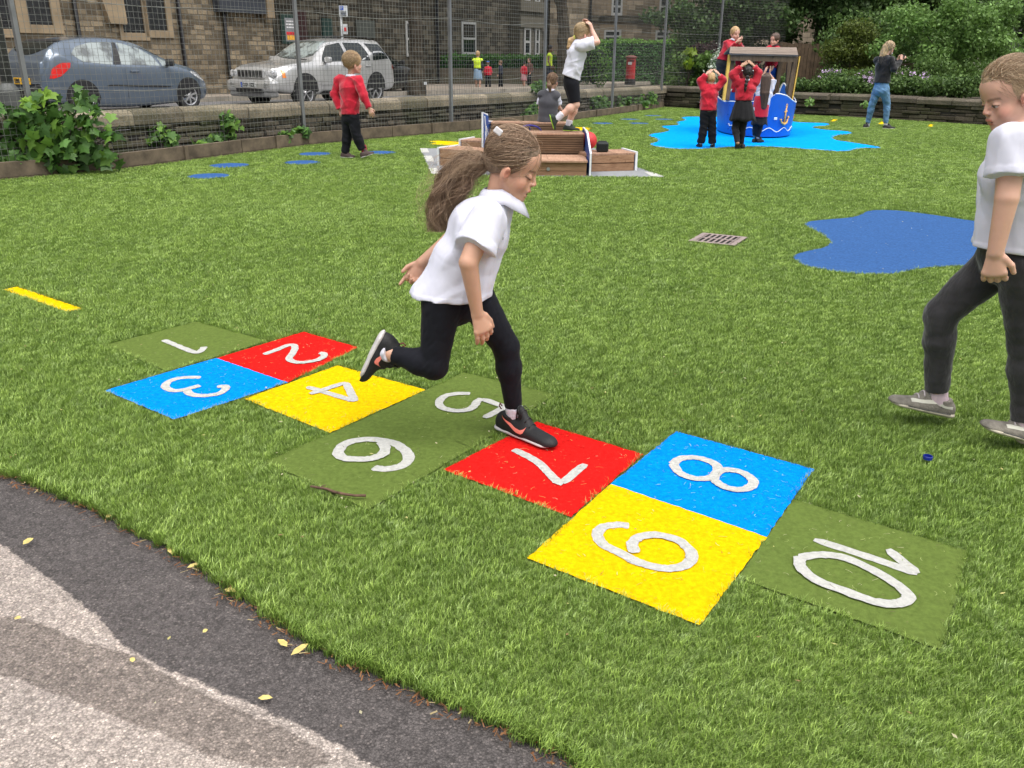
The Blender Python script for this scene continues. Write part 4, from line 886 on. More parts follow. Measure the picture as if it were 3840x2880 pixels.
# big dark trees
r = np.random.default_rng(12)
def px_clumps(L, Y, jit, r): return [(P(x, y, Y+r.uniform(-jit, jit)), np.array((q, q, q*.62))*r.uniform(.85, 1.15)) for x, y, q in L]
def grid_clumps(x0, x1, y0, y1, nx, ny, Y, jit, q, r, keep=1.0, gap=None): return [(P(x0+(x1-x0)*(i+r.uniform(.1, .9))/nx, y0+(y1-y0)*(j+r.uniform(.1, .9))/ny, Y+r.uniform(-jit, jit)), np.array((q, q, q*.6))*r.uniform(.7, 1.25)) for i in range(nx) for j in range(ny) if r.uniform() < keep and not (gap and gap[0] < x0+(x1-x0)*(i+.5)/nx < gap[1] and gap[2] < y0+(y1-y0)*(j+.5)/ny < gap[3])]
tr = grid_clumps(2600, 3260, -170, 128, 11, 5, 33, 2.2, .78, r, .92, (2960, 3170, 40, 300))+px_clumps([(2560,40,.7),(2500,72,.5),(2440,60,.4),(2620,90,.8)], 31, .5, r)
tree('large dark green tree spreading over the play boat from behind the garden fence', tuple(P(3068, 300, 34)*np.array([1, 1, 0])), 7, .36, tr, 30000, .17, GD+[(.06, .115, .035)], 51, shell=.75)
tr = grid_clumps(3180, 3560, -160, 150, 7, 5, 33, 1.5, .8, r)
tree('mid green tree filling the top behind the woman', tuple(P(3330, 300, 34)*np.array([1, 1, 0])), 6, .2, tr, 20000, .17, GM+GD, 52, shell=.7)
tr = grid_clumps(3520, 4100, -160, 130, 6, 4, 33, 1.5, 1.1, r)
tree('shaded tree at the top right corner behind the leafy hazel', tuple(P(3700, 300, 34)*np.array([1, 1, 0])), 6, .22, tr, 20000, .17, GD, 53, shell=.7)
def shrub(label, clumps, n, size, cols, seed, base=None, shape=DIAMOND, cat='shrub', droop=.3, stems=6, name='shrub', spread=.8, group='shrubs in the raised garden'):
    r = np.random.default_rng(seed); c = np.mean([q[0] for q in clumps], 0); b = np.array(base if base is not None else (c[0], c[1], .5), float); t = thing(name, tuple(b), label, cat, group)
    mb = MB(); limbs(mb, b-np.array([0, 0, .05]), [q[0] for q in clumps][:stems], .03, r, 5); mb.obj('stems', m_bark, t)
    foliage('foliage', t, clumps, n, size, cols, shape, seed, droop=droop, spread=spread, shell=.7); return t
# layers from far to near
shrub('dark evergreen mass behind the garden fence and play boat', grid_clumps(2560, 3320, 100, 330, 12, 4, 33.5, .8, .62, r, 1, (2975, 3150, 60, 190)), 16000, .15, GD, 60)
shrub('deep green thicket behind the woman in the black hoodie', grid_clumps(3120, 3620, 60, 330, 7, 4, 29.5, .8, .75, r), 16000, .12, GM+GD, 61)
shrub('olive feathery shrub left of the woman in the black hoodie', grid_clumps(3130, 3290, 90, 300, 3, 4, 27.2, .4, .45, r), 9000, .085, [(.09, .12, .02), (.12, .16, .03), (.07, .10, .02)], 62)
shrub('bright hazel with pale green leaves arching over the tall boy', grid_clumps(3400, 3860, 20, 225, 7, 5, 25, 1.0, .42, r, .72)+px_clumps([(3340,150,.4),(3300,185,.35),(3370,60,.4),(3480,215,.4),(3560,235,.4),(3640,190,.45)], 24.6, .3, r), 17000, .098, GL, 63, P(3600, 330, 25)*np.array([1, 1, 0])+np.array([0, 0, .5]), DIAMOND, spread=.6)
shrub('leafy dark bush right of the woman above the garden wall', grid_clumps(3450, 3900, 230, 350, 6, 3, 23.6, .5, .42, r), 9000, .08, GM, 64)
shrub('purple leaved shrub behind the boy on the left of the play boat', grid_clumps(2610, 2740, 165, 225, 3, 2, 29, .3, .38, r), 2600, .09, [(.045, .018, .022), (.06, .025, .028), (.03, .014, .016)], 65)
shrub('green shrub over the corner of the garden wall by the last fence post', grid_clumps(2520, 2760, 215, 320, 5, 3, 27.6, .4, .42, r), 6500, .10, GM+[(.09, .17, .03)], 66, shape=ROUND)
shrub('yellow green sprig rising above the corner shrub', [pc(2590, 196, 27.2, .18, .18, .08), pc(2578, 238, 27, .2, .2, .09)], 60, .16, [(.20, .30, .03), (.26, .36, .05)], 67, shape=MAPLE)
shrub('variegated silver leaved shrub beside the play boat roof post', [pc(2685, 240, 26.8, .2, .2, .55), pc(2675, 280, 26.6, .25, .2, .35)], 420, .10, [(.42, .50, .42), (.55, .6, .52), (.10, .18, .08)], 68)
# low planting along the wall top, flowers
for i, (x0, x1, Y, lb) in enumerate([(2960, 3110, 24.3, 'low leafy plants on the garden wall right behind the play boat'), (3110, 3260, 23.6, 'broad leaved ground plants on the wall left of the woman'), (3330, 3500, 22.6, 'green leafy plants on the wall right of the woman'), (3500, 3680, 21.8, 'ferny low plants on the wall near the tall boy'), (2780, 2960, 25.2, 'low plants on the wall hidden behind the play boat')]):
    shrub(lb, grid_clumps(x0, x1, 300, 348, 5, 2, Y, .25, .30, r), 3200, .065, GM+GD, 70+i, shape=ROUND, name='border_plant', cat='plant', group='low plants along the garden wall')
m_lil = mat('lilac petals', (.50, .36, .55), .7, var=.25, vs=30, kind='pos')
def flowers(label, x0, x1, y0, y1, Y, n, seed, k=9):
    r = np.random.default_rng(seed); b = P((x0+x1)/2, y1, Y); t = thing('flower_clump', (b[0], b[1], .5), label, 'flowers', 'lilac flowers in the garden'); mb = MB(); st = MB()
    for i in range(n):
        h = P(r.uniform(x0, x1), y0+(y1-y0)*r.uniform()**1.3, Y+r.uniform(-.4, .4)); st.tube([(h[0]+r.normal()*.05, h[1], .5), h], .006, 4, False)
        for j in range(k):
            c = h+r.normal(size=3)*np.array([.05, .05, .035]); u = nrm(r.normal(size=3)+np.array([0, -1, .6])); s_ = nrm(np.cross(u, [0, 0, 1])); w = np.cross(s_, u); q = .024
            mb.add([c+s_*q, c+w*q, c-s_*q, c-w*q], [(0,1,2,3)])
    tag(st.obj('stems', mat('stem green', (.05, .10, .03), .7), t), kind='stuff'); tag(mb.obj('petals', m_lil, t), kind='stuff'); foliage('foliage', t, [(np.array([b[0], b[1], .85]), (.55, .3, .35))], 1300, .06, GM, DIAMOND, seed)
flowers('lilac flowers on tall stems right of the play boat', 3085, 3160, 265, 315, 24.6, 16, 81)
flowers('lilac flowers just left of the woman in the black hoodie', 3218, 3275, 268, 312, 23.8, 16, 82)
flowers('lilac flowers right of the woman by the old chair', 3350, 3420, 275, 325, 23.2, 12, 83)
flowers('lilac flowers nearest the tall boy under the hazel', 3425, 3485, 275, 325, 23.0, 16, 84)
# old wooden chair in the bed
cc = P(3385, 325, 25.0); t = thing('wooden_chair', (cc[0], cc[1], .5), 'weathered wooden chair with slats standing in the flower bed behind the woman', 'chair'); m_wch = mat('weathered chair wood', (.16, .12, .075), .85, var=.3)
W_ = lambda px, py, dy=0: P(px, py, 25.0+dy)
mb = MB(); mb.bar(W_(3362,322), W_(3370,238), .05, .04); mb.obj('back_post', m_wch, t); mb = MB(); mb.bar(W_(3412,322), W_(3422,238), .05, .04); mb.obj('back_post', m_wch, t)
mb = MB(); mb.bar(W_(3368,241), W_(3424,241), .035, .05); mb.obj('top_rail', m_wch, t)
mb = MB(); a = W_(3365,277); b = W_(3412,277); mb.box(((a[0]+b[0])/2, 24.8, a[2]), (b[0]-a[0]+.05, .42, .035)); mb.obj('seat', m_wch, t)
for y in (295, 308): mb = MB(); mb.bar(W_(3360,y,-.35), W_(3415,y,-.35), .03, .05); mb.obj('rail', m_wch, t)
for x in (3358, 3418): mb = MB(); mb.bar(W_(x,330,-.38), W_(x,277,-.38), .045, .045); mb.obj('leg', m_wch, t)
# ================= sycamore growth through the fence =================
m_maple = leaf_mat('maple leaf', .38, .3)
WQ, WN = np.array([-6.2, 10.75]), np.array([.828, -.561])
def onwall(px, py, off=.10):
    rr = ray(px, py); k = (WQ@WN+off)/(rr[:2]@WN); return np.array([0, 0, CH])+rr*k
def vine(label, clumps, n, size, cols, seed, base, spread=.5, group=None, cat='plant', yellow=0):
    r = np.random.default_rng(seed); t = thing('leafy_plant', base, label, cat, group); mb = MB(); limbs(mb, base, [c[0] for c in clumps], .014, r, 5); mb.obj('stems', m_bark, t)
    p, u = cloud_pts(clumps, n, r, .7); u = u*.4+np.array([-.05, -.75, .55]); keep = p[:, 2] > .06; p, u = p[keep], u[keep]
    v, f, c = leaves(p, u, size, MAPLE, cols, r, 1.2, spread); f = [tuple(q) for q in f.tolist()]; o = obj('foliage', v, f, m_maple, t, col=c); return t
ML = [(.055, .125, .030), (.075, .165, .035), (.10, .21, .05), (.05, .105, .028), (.15, .28, .05)]
bpx = [(70,560,.30),(150,470,.34),(260,480,.36),(200,560,.36),(320,540,.34),(60,470,.25),(330,430,.26),(230,420,.26),(150,620,.20),(385,580,.16),(250,600,.25),(120,420,.2)]
vine('big sycamore sapling with broad leaves bursting through the fence at the left', [(P(x, y, 10.62+.0009*x), np.array((q*1.12, .20, q*.9))) for x, y, q in bpx+[(420,500,.12),(450,600,.10),(20,600,.15),(210,640,.14),(300,350,.12),(30,400,.12)]], 480, .125, ML, 91, (-5.75, 10.9, .1), .75)
vine('upright sycamore shoot of pale leaves above the big sapling', [(P(180, 350, 10.8), np.array((.10, .05, .10))), (P(100, 395, 10.7), np.array((.05, .04, .07)))], 9, .15, [(.22, .38, .05)], 92, (-5.8, 10.85, .5), .5)
for i, (L, lb) in enumerate([([(600,505,.16),(640,520,.1)], 'small sprig of leaves on the wall right of the sapling'), ([(740,550,.12),(800,530,.12)], 'leafy sprigs low on the wall between the first two posts'), ([(855,480,.2),(850,440,.1)], 'taller leafy shoot on the wall between the first two posts'), ([(1125,490,.10)], 'bright sprig just left of the second fence post'), ([(1070,505,.08)], 'faint sprig on the wall left of the second post')]):
    vine(lb, [(onwall(x, y, .12), np.array((q*1.2, .06, q*.9))) for x, y, q in L], 34*len(L), .095, ML[2:], 95+i, (onwall(L[0][0], L[0][1], .1)*np.array([1, 1, 0])+np.array([0, 0, .1])), .6, 'sprigs along the boundary wall')
for i, (L, lb) in enumerate([([(2010,415,.25),(1985,430,.18)], 'green plant on the verge behind the seated girl'), ([(2025,325,.22)], 'ivy shoot trailing over the coping left of the seated girl'), ([(2240,385,.3),(2262,400,.25)], 'climbing plant on the wall right of the jumping girl'), ([(2330,385,.3),(2400,385,.3),(2440,368,.25)], 'leafy growth along the verge by the last fence posts')]):
    vine(lb, [(onwall(x, y, .14), np.array((q, .1, q*.7))) for x, y, q in L], 90*len(L), .085, ML, 105+i, (onwall(L[0][0], L[0][1], .1)*np.array([1, 1, 0])+np.array([0, 0, .1])), .6, 'sprigs along the boundary wall')
for i, (x, y, Yv, lb) in enumerate([(3035,381,22.95,'small leafy tuft on the garden wall beside the boat'), (3245,392,22.0,'small leafy tuft on the garden wall by the knees of the woman')]):
    vine(lb, [(P(x, y, Yv), np.array((.12, .06, .08)))], 26, .075, GL, 115+i, (P(x, y+14, Yv)), .6, 'tufts on the garden wall')
# ================= litter: leaves, twig, cap =================
r = np.random.default_rng(77); m_fall = mat('fallen yellow leaf', (.52, .42, .14), .7, var=.25, vs=40, kind='pos')
def fallen(px, py, L, w, ang, lb):
    c = G(px, py, .0); t = np.array([math.cos(ang), math.sin(ang), 0]); n = np.array([-t[1], t[0], 0]); V = []; z = .004
    for k, (a, b, h) in enumerate([(-.5, 0, 0), (-.2, .5, .35), (.2, .42, .5), (.5, 0, .1), (.2, -.42, .2), (-.2, -.5, .1)]): V.append(c+t*L*.8*a+n*w*.8*b+np.array([0, 0, z+h*w*.5]))
    o = obj('fallen_leaf', V, [(0,1,2,3,4,5)], m_fall, None, c); tag(o, lb, 'leaf', 'fallen yellow leaves')
for a in [(z4([(150,470)])[0], .05, .025, 1.2, 'yellow leaf alone on the dark tarmac at far left'), (z4([(905,515)])[0], .07, .028, 2.0, 'yellow leaf at the turf edge, the largest of the left pair'), (z4([(1022,598)])[0], .05, .018, .6, 'narrow yellow leaf touching the turf edge'), (z4([(1215,730)])[0], .05, .022, -.3, 'rounded yellow leaf halfway down the turf edge'), (z4([(1490,1007)])[0], .052, .026, 2.4, 'yellow leaf on the tarmac beside the long pod leaf'), (z4([(1583,1040)])[0], .075, .022, .9, 'long curled yellow leaf near the lower turf edge'), (z4([(1400,1297)])[0], .045, .018, 0, 'yellow leaf lowest on the dark tarmac'), (z4([(95,875)])[0], .025, .016, 0, 'small orange leaf on the brown worn tarmac'), (z4([(575,337)])[0], .03, .02, 1, 'small pale leaf high on the turf edge'), (z4([(1083,943)])[0], .02, .014, 1, 'tiny pale leaf in the middle of the dark tarmac'), (z4([(700,1095)])[0], .025, .016, 2, 'tiny leaf on the worn brown tarmac')]: fallen(*a[0], *a[1:])
r = np.random.default_rng(5); p = np.array(offs(TEc, .030)); V = []; Fc = []; cc = []
for i in range(1900):
    j = int(abs(len(p)*(.5+.5*math.sin(i*.37)*r.uniform()))) % len(p); c = np.array([*p[j], .004])+np.array([r.normal()*.014, r.normal()*.014, 0]); a = r.uniform(0, 6.28); L = r.uniform(.003, .014); w = r.uniform(.001, .004); t_ = np.array([math.cos(a), math.sin(a), r.uniform(-.1, .4)]); n = np.array([-t_[1], t_[0], 0]); k = len(V)
    V += [c-t_*L+n*w, c+t_*L+n*w*.4, c+t_*L-n*w, c-t_*L-n*w*.4]; Fc.append((k, k+1, k+2, k+3)); col_ = [(.20, .09, .04), (.30, .15, .07), (.12, .07, .04), (.42, .34, .18)][r.choice(4, p=[.4, .3, .2, .1])]; cc += [col_]*4
tag(obj('leaf_litter', V, Fc, m_leaf, col=np.array(cc)), kind='stuff')
r = np.random.default_rng(6); V = []; Fc = []; cc = []
for i in range(520):
    c = np.array([r.uniform(-3, 4), r.uniform(1.5, 9), .026]); 
    if not inpoly([c[:2]], TURFP)[0]: c[2] = .006
    a = r.uniform(0, 6.28); L = r.uniform(.004, .011); w = r.uniform(.002, .005); t_ = np.array([math.cos(a), math.sin(a), .1]); n = np.array([-t_[1], t_[0], 0]); k = len(V)
    V += [c-t_*L, c+n*w, c+t_*L, c-n*w]; Fc.append((k, k+1, k+2, k+3)); cc += [[(.5, .46, .3), (.3, .2, .1), (.55, .5, .2)][r.integers(3)]]*4
tag(obj('scattered_debris', V, Fc, m_leaf, col=np.array(cc)), kind='stuff')
tw = [G(*p, .028) for p in zb([(418,748),(470,757),(520,765),(560,782),(620,795),(680,803),(745,803)])]; mb = MB(); mb.tube(tw, [.004, .005, .0048, .0055, .005, .0045, .005], 7)
for i, d in ((1, (.02, .012)), (3, (.015, -.01))): mb.tube([tw[i], tw[i]+np.array([d[0], d[1], .006])], [.003, .0015], 5)
tag(mb.obj('twig', mat('twig bark', (.10, .055, .035), .9, var=.4, vs=40, kind='pos'), None, tw[3], True), 'bent brown twig lying on the green square numbered 6', 'twig')
c = G(3479, 1716, .03); mb = MB(); R_ = .017
mb.lathe((c[0], c[1], c[2]-.005), [(R_, 0), (R_*1.02, .012), (R_*.97, .013), (R_*.86, .013), (R_*.84, .002), (.001, .002)], 24); tag(mb.obj('bottle_cap', mat('cap blue', (.008, .02, .22), .35), None, c), 'small dark blue plastic bottle cap on the grass below the boy', 'bottle cap')
# ================= cars =================
def car_paint(name, c, metal=.55, rough=.28):
    if name in _m: return _m[name]
    M = N(name); M.set(Roughness=rough, Metallic=metal, Coat_Weight=.9, Coat_Roughness=.05)
    n1 = M.noise(1500, 1, kind='obj'); d = M.noise(2.5, 4, .6, kind='obj'); M.col(M.mix(1, M.ramp(n1, [(.3, dk(c, .9)), (.7, dk(c, 1.1))]), M.ramp(d, [(.3, (.9,)*3), (.7, (1.04,)*3)]), 'MULTIPLY')); _m[name] = M.m; return M.m
m_tyre = mat('tyre rubber', (.018, .018, .019), .85, bump=.3, bs=80); m_alloy = mat('alloy wheel', (.55, .55, .56), .3, .8, .1, 20); m_blk = mat('black trim', (.012, .012, .013), .5, var=.1)
m_carglass = N('car glass'); m_carglass.set(Roughness=.12, Specular_IOR_Level=.45); m_carglass.col((.010, .014, .014)); m_carglass = m_carglass.m
m_carglass2 = N('light car glass'); m_carglass2.set(Roughness=.08, Specular_IOR_Level=1.0, Coat_Weight=1.0); m_carglass2.col(m_carglass2.ramp(m_carglass2.noise(3, 3, kind='obj'), [(.42, (.05, .06, .058)), (.55, (.26, .30, .29))])); m_carglass2 = m_carglass2.m
m_lamp = N('headlamp'); m_lamp.set(Roughness=.12, Metallic=.3, Coat_Weight=1); m_lamp.col(m_lamp.ramp(m_lamp.noise(18, 2, kind='obj'), [(.35, (.25, .26, .27)), (.6, (.75, .76, .77))])); m_lamp = m_lamp.m
m_tail = mat('tail lamp red', (.62, .012, .010), .15, var=.25, vs=9, coat=1); m_orange = mat('indicator orange', (.85, .22, .01), .2, coat=1)
def spl(L):
    xs, ys = np.array(L, float).T
    def f(x):
        x = np.asarray(x, float); m = np.gradient(ys, xs); i = np.clip(np.searchsorted(xs, x)-1, 0, len(xs)-2); h = xs[i+1]-xs[i]; t = np.clip((x-xs[i])/h, 0, 1)
        return (2*t**3-3*t**2+1)*ys[i]+(t**3-2*t**2+t)*h*m[i]+(-2*t**3+3*t**2)*ys[i+1]+(t**3-t**2)*h*m[i+1]
    return f
class Car:
    def __init__(s, L, top, belt, bot, W, Wr, n=90):
        s.L = L; s.x = (1-np.cos(np.linspace(0, math.pi, n)))/2*L; s.top, s.belt, s.bot, s.W, s.Wr = map(spl, (top, belt, bot, W, Wr))
        s.sec = []
        for x in s.x:
            T, Bt, bo, w, wr = float(s.top(x)), float(s.belt(x)), float(s.bot(x)), float(s.W(x)), float(s.Wr(x)); Bt = min(Bt, T-.05); m = bo+(Bt-bo)*.5
            pts = [(0, bo), (w*.55, bo), (w*.86, bo+.01), (w*.965, bo+.07), (w, m*.75+bo*.25), (w*1.005, m), (w*.99, Bt-.10*(Bt-bo)), (w*.955, Bt), (w*.955+(wr-w*.955)*.5, Bt+(T-Bt)*.5), (wr*1.02, T-.16*(T-Bt)), (wr*.90, T-.05*(T-Bt)), (wr*.6, T-.004), (0, T+.012)]
            q = cr_spline(pts, 4, False); s.sec.append(np.array(q))
        s.sec = np.array(s.sec)
    def y(s, x, z):
        ys = []
        for sc in s.sec: 
            zz = np.maximum.accumulate(sc[8:, 1]+np.arange(len(sc)-8)*1e-7); ys.append(np.interp(z, zz, sc[8:, 0]))
        return float(np.interp(x, s.x, ys))
    def ztop(s, x, y):
        zs_ = [np.interp(abs(y), sc[::-1][:30, 0], sc[::-1][:30, 1]) for sc in s.sec]; return float(np.interp(x, s.x, zs_))
    def body(s, mb):
        n, m = s.sec.shape[:2]; V = []
        for i in range(n):
            for sg in (1, -1):
                for k in range(m): V.append((s.x[i], sg*s.sec[i, k, 0], s.sec[i, k, 1]))
        Fc = []
        for i in range(n-1):
            for k in range(m-1):
                a = i*2*m+k; Fc.append((a, a+1, a+2*m+1, a+2*m)); b = a+m; Fc.append((b+1, b, b+2*m, b+2*m+1))
        for i in (0, n-1):
            c = len(V); V.append((s.x[i]+(0 if i else 0), 0, s.sec[i, :, 1].mean()))
            for k in range(m-1): Fc.append((i*2*m+k, i*2*m+k+1, c)); Fc.append((i*2*m+m+k+1, i*2*m+m+k, c))
        mb.add(V, Fc)
    def patch(s, poly, sg, off=.006, nx=16, nz=6):
        """poly in (x,z) monotone in x, laid on the flank"""
        mb = MB(); P_ = np.array(poly, float); x0, x1 = P_[:, 0].min()+1e-4, P_[:, 0].max()-1e-4; V = []; cols_ = np.linspace(x0, x1, nx); tab = {}
        for x in cols_:
            zz = []
            for i in range(len(P_)):
                a, b = P_[i], P_[(i+1) % len(P_)]
                if (a[0]-x)*(b[0]-x) <= 0 and a[0] != b[0]: zz.append(a[1]+(b[1]-a[1])*(x-a[0])/(b[0]-a[0]))
            for z in np.linspace(min(zz), max(zz), nz): V.append((x, sg*(s.y(x, z)+off), z))
        Fc = [(i*nz+k, (i+1)*nz+k, (i+1)*nz+k+1, i*nz+k+1)[::1 if sg < 0 else -1] for i in range(nx-1) for k in range(nz-1)]
        return mb.add(V, Fc)
    def tpatch(s, x0f, x1f, yw, off=.008, ny=13, nx=8):
        """patch seen from above: for each y between -yw..yw from x0f(y) to x1f(y)"""
        mb = MB(); V = []
        for y in np.linspace(-yw, yw, ny):
            for t in np.linspace(0, 1, nx): x = x0f(abs(y)/yw)+(x1f(abs(y)/yw)-x0f(abs(y)/yw))*t; V.append((x, y, s.ztop(x, y)+off))
        return mb.add(V, [(i*nx+k, i*nx+k+1, (i+1)*nx+k+1, (i+1)*nx+k)[::-1] for i in range(ny-1) for k in range(nx-1)])
def circle_poly(cx, cz, r, n=20, z0=None): return [(cx+r*math.cos(t), max(z0 if z0 is not None else -9, cz+r*math.sin(t))) for t in np.linspace(0, 2*math.pi, n, endpoint=False)]
def wheel(root, x, y, r, w, sg, spokes=7, rim=.66, double=False):
    mb = MB(); 
    def ring(prof, n=28):
        V = [(x+a*math.cos(t), y+sg*b, r+a*math.sin(t)) for (a, b) in prof for t in np.linspace(0, 2*math.pi, n, endpoint=False)]
        Fc = [(i*n+k, i*n+(k+1) % n, (i+1)*n+(k+1) % n, (i+1)*n+k)[::sg] for i in range(len(prof)-1) for k in range(n)]; return V, Fc
    mb.add(*ring([(r*.2, -w), (r*.92, -w), (r, -w*.8), (r, -.02), (r*.95, .0), (r*rim*1.02, .005), (r*rim, -.01)])); wh = mb.obj('wheel', m_tyre, root, local=True, smooth=True)
    mb = MB(); mb.add(*ring([(r*rim, -.01), (r*rim*.98, .004), (r*rim*.90, -.002), (r*rim*.88, -.06)])); 
    for k in range(spokes):
        t = 2*math.pi*k/spokes+.3
        for dt in ((-.07, .07) if double else (0,)):
            a = np.array([x+.02*math.cos(t), y-sg*.012, r+.02*math.sin(t)]); b = np.array([x+r*rim*.92*math.cos(t+dt), y-sg*.008, r+r*rim*.92*math.sin(t+dt)]); mb.bar(a, b, .018 if double else .038, .02, up=(0, 1, 0))
    mb.add(*ring([(.001, .004), (.035, .002), (.05, -.012)], 14)); mb.obj('rim', m_alloy, wh, local=True)
    mb = MB(); mb.add(*ring([(.001, -.05), (r*rim*.9, -.055)], 20)); mb.obj('brake_shadow', m_blk, wh, local=True)
def handle(root, car, x, z, sg, m):
    y = sg*(car.y(x, z)+.02); mb = MB(); mb.box((x, y, z), (.20, .03, .032)); mb.obj('door_handle', m, root, local=True, bevel=.01)
def mirror(root, car, x, z, sg, m):
    y = sg*(car.y(x, z)+.13); mb = MB(); mb.box((x, y, z+.07), (.12, .20, .15)); mb.obj('wing_mirror', m, root, local=True, bevel=.04); mb = MB(); mb.bar((x, sg*(car.y(x, z)-.02), z), (x, y, z+.02), .05, .04); mb.obj('mirror_arm', m_blk, root, local=True)
m_pl_w = mat('plate white', (.62, .62, .60), .5, var=.03); m_pl_y = mat('plate yellow', (.75, .42, .02), .5, var=.03); m_ink = mat('plate ink', (.01, .01, .012), .6, var=0)
def hatch(name, label, root_xyz, rz, paint, glass, seen='R'):
    c = Car(4.03, [(0,.62),(.03,.90),(.10,1.05),(.42,1.37),(.75,1.445),(1.3,1.485),(1.9,1.455),(2.35,1.345),(2.75,1.14),(3.05,1.00),(3.4,.91),(3.75,.79),(3.95,.66),(4.03,.52)],
        [(0,.70),(.12,.98),(.7,1.03),(1.5,.98),(2.7,.92),(3.2,.86),(4.03,.5)], [(0,.34),(.2,.26),(.6,.20),(3.4,.19),(3.8,.22),(4.03,.32)], [(0,.60),(.08,.72),(.3,.81),(.9,.855),(3.1,.855),(3.6,.79),(3.88,.63),(4.03,.42)], [(0,.56),(.15,.60),(.5,.60),(1.2,.585),(2.0,.57),(2.6,.58),(3.0,.66),(3.5,.66),(4.03,.36)])
    t = thing(name, root_xyz, label, 'car', 'parked cars', rz); mb = MB(); c.body(mb); b = mb.obj('body', paint, t, local=True, smooth=True)
    for sg, nm in ((1, 'l'), (-1, 'r')):
        for xw in (.69, 3.23): c.patch(circle_poly(xw, .33, .365, 22, .12), sg, .004, 18, 8).obj('wheel_arch', m_blk, t, local=True); wheel(t, xw, sg*.845, .305, .18, sg)
        c.patch([(.62,1.16),(.80,1.02),(1.30,.97),(1.42,.965),(1.62,1.38),(1.50,1.395),(1.1,1.37),(.78,1.30)], sg, .005).obj('quarter_window', glass, t, local=True, smooth=True)
        c.patch([(1.62,.965),(2.55,.935),(2.50,1.12),(2.22,1.28),(1.85,1.37),(1.72,1.385)], sg, .005).obj('door_window', glass, t, local=True, smooth=True)
        c.patch([(2.60,.935),(2.92,.93),(2.85,.99),(2.60,1.12)], sg, .005, 8).obj('front_quarter_window', glass, t, local=True)
        c.patch([(1.44,.965),(1.62,.965),(1.72,1.385),(1.64,1.39)], sg, .006, 8).obj('door_pillar', m_blk, t, local=True)
        c.patch([(1.18,.56),(1.3,.585),(2.55,.535),(2.78,.515),(2.6,.50),(1.4,.55)], sg, .014).obj('rubbing_strip', m_blk, t, local=True)
        c.patch([(.10,.72),(.16,.90),(.34,1.00),(.52,1.005),(.50,.92),(.30,.76),(.16,.715)], sg, .008).obj('tail_lamp', m_tail, t, local=True, smooth=True)
        c.patch([(3.30,.80),(3.42,.83),(3.70,.72),(3.88,.60),(3.74,.60),(3.5,.68)], sg, .008).obj('headlamp', m_lamp, t, local=True, smooth=True)
        c.patch([(1.66,.30),(1.665,.95),(1.675,.95),(1.67,.30)], sg, .003, 3, 12).obj('door_seam', m_blk, t, local=True)
        handle(t, c, 1.88, .83, sg, paint); mirror(t, c, 2.72, .93, sg, m_blk)
    c.tpatch(lambda k: .14+.12*k*k, lambda k: .40+.05*k*k, .56).obj('rear_window', m_carglass, t, local=True, smooth=True)
    c.tpatch(lambda k: .40+.07*k*k, lambda k: .50+.07*k*k, .58, .02).obj('spoiler', m_blk, t, local=True, smooth=True)
    c.tpatch(lambda k: 2.12-.1*k*k, lambda k: 2.88-.16*k*k, .60).obj('windscreen', glass, t, local=True, smooth=True)
    mb = MB(); mb.box((-.012, 0, .66), (.02, .53, .12)); mb.obj('number_plate', m_pl_y, t, local=True); text('E88  EY', (-.024, .24, .62), .115, m_ink, t, (math.pi/2, 0, -math.pi/2), 'plate_lettering', local=True, bold=.004)
    mb = MB(); mb.box((.03, 0, .42), (.12, 1.2, .20)); mb.obj('rear_bumper', m_blk, t, local=True, bevel=.04)
    mb = MB(); mb.tube([(.12, .3, 1.02), (.10, -.1, 1.02)], .012, 6); mb.obj('rear_wiper', m_blk, t, local=True)
    return t
hd = math.atan2(.854, .52)
hatch('hatchback', 'metallic blue grey three door hatchback parked behind the fence at left', (-9.11, 16.28, .30), hd, car_paint('blue grey car paint', (.12, .155, .20), .45), m_carglass2)
hatch('hatchback', 'black hatchback half hidden behind the silver car and the near street trunk', (-6.0, 28.7, zs(30)), hd, car_paint('black car paint', (.008, .009, .011), .1, .2), m_carglass)
_o = bpy.data.objects['hatchback']; _o.scale = (.93,)*3; _f = np.array([math.cos(hd), math.sin(hd)])*3.23*.07+np.array([math.sin(hd), -math.cos(hd)])*.76*.07; _o.location = (_o.location[0]+_f[0], _o.location[1]+_f[1], _o.location[2])
# --- silver off-roader
c = Car(4.75, [(0,.80),(.04,1.06),(.14,1.20),(.30,1.42),(.48,1.66),(.8,1.72),(1.6,1.735),(2.2,1.715),(2.6,1.64),(3.0,1.41),(3.32,1.19),(3.6,1.135),(4.1,1.09),(4.5,1.02),(4.68,.94),(4.75,.78)],
    [(0,.85),(.2,1.12),(2,1.12),(3.3,1.08),(4.3,.98),(4.75,.72)], [(0,.42),(.3,.36),(1,.34),(3.9,.34),(4.4,.38),(4.75,.46)], [(0,.80),(.1,.88),(.5,.93),(3.9,.93),(4.4,.90),(4.65,.80),(4.75,.72)], [(0,.70),(.3,.68),(.8,.66),(2.4,.655),(2.9,.68),(3.3,.80),(4.1,.80),(4.6,.70),(4.75,.6)])
sil = car_paint('silver car paint', (.50, .50, .49), .5, .3)
hj = math.atan2(-.85, -.53); t = thing('offroad_car', (-3.66, 24.75, .245), 'silver boxy off-road car facing left behind the fence, registration KX06 BZZ', 'car', 'parked cars', hj)
mb = MB(); c.body(mb); mb.obj('body', sil, t, local=True, smooth=True)
m_flare = mat('grey lower cladding', (.20, .20, .195), .6)
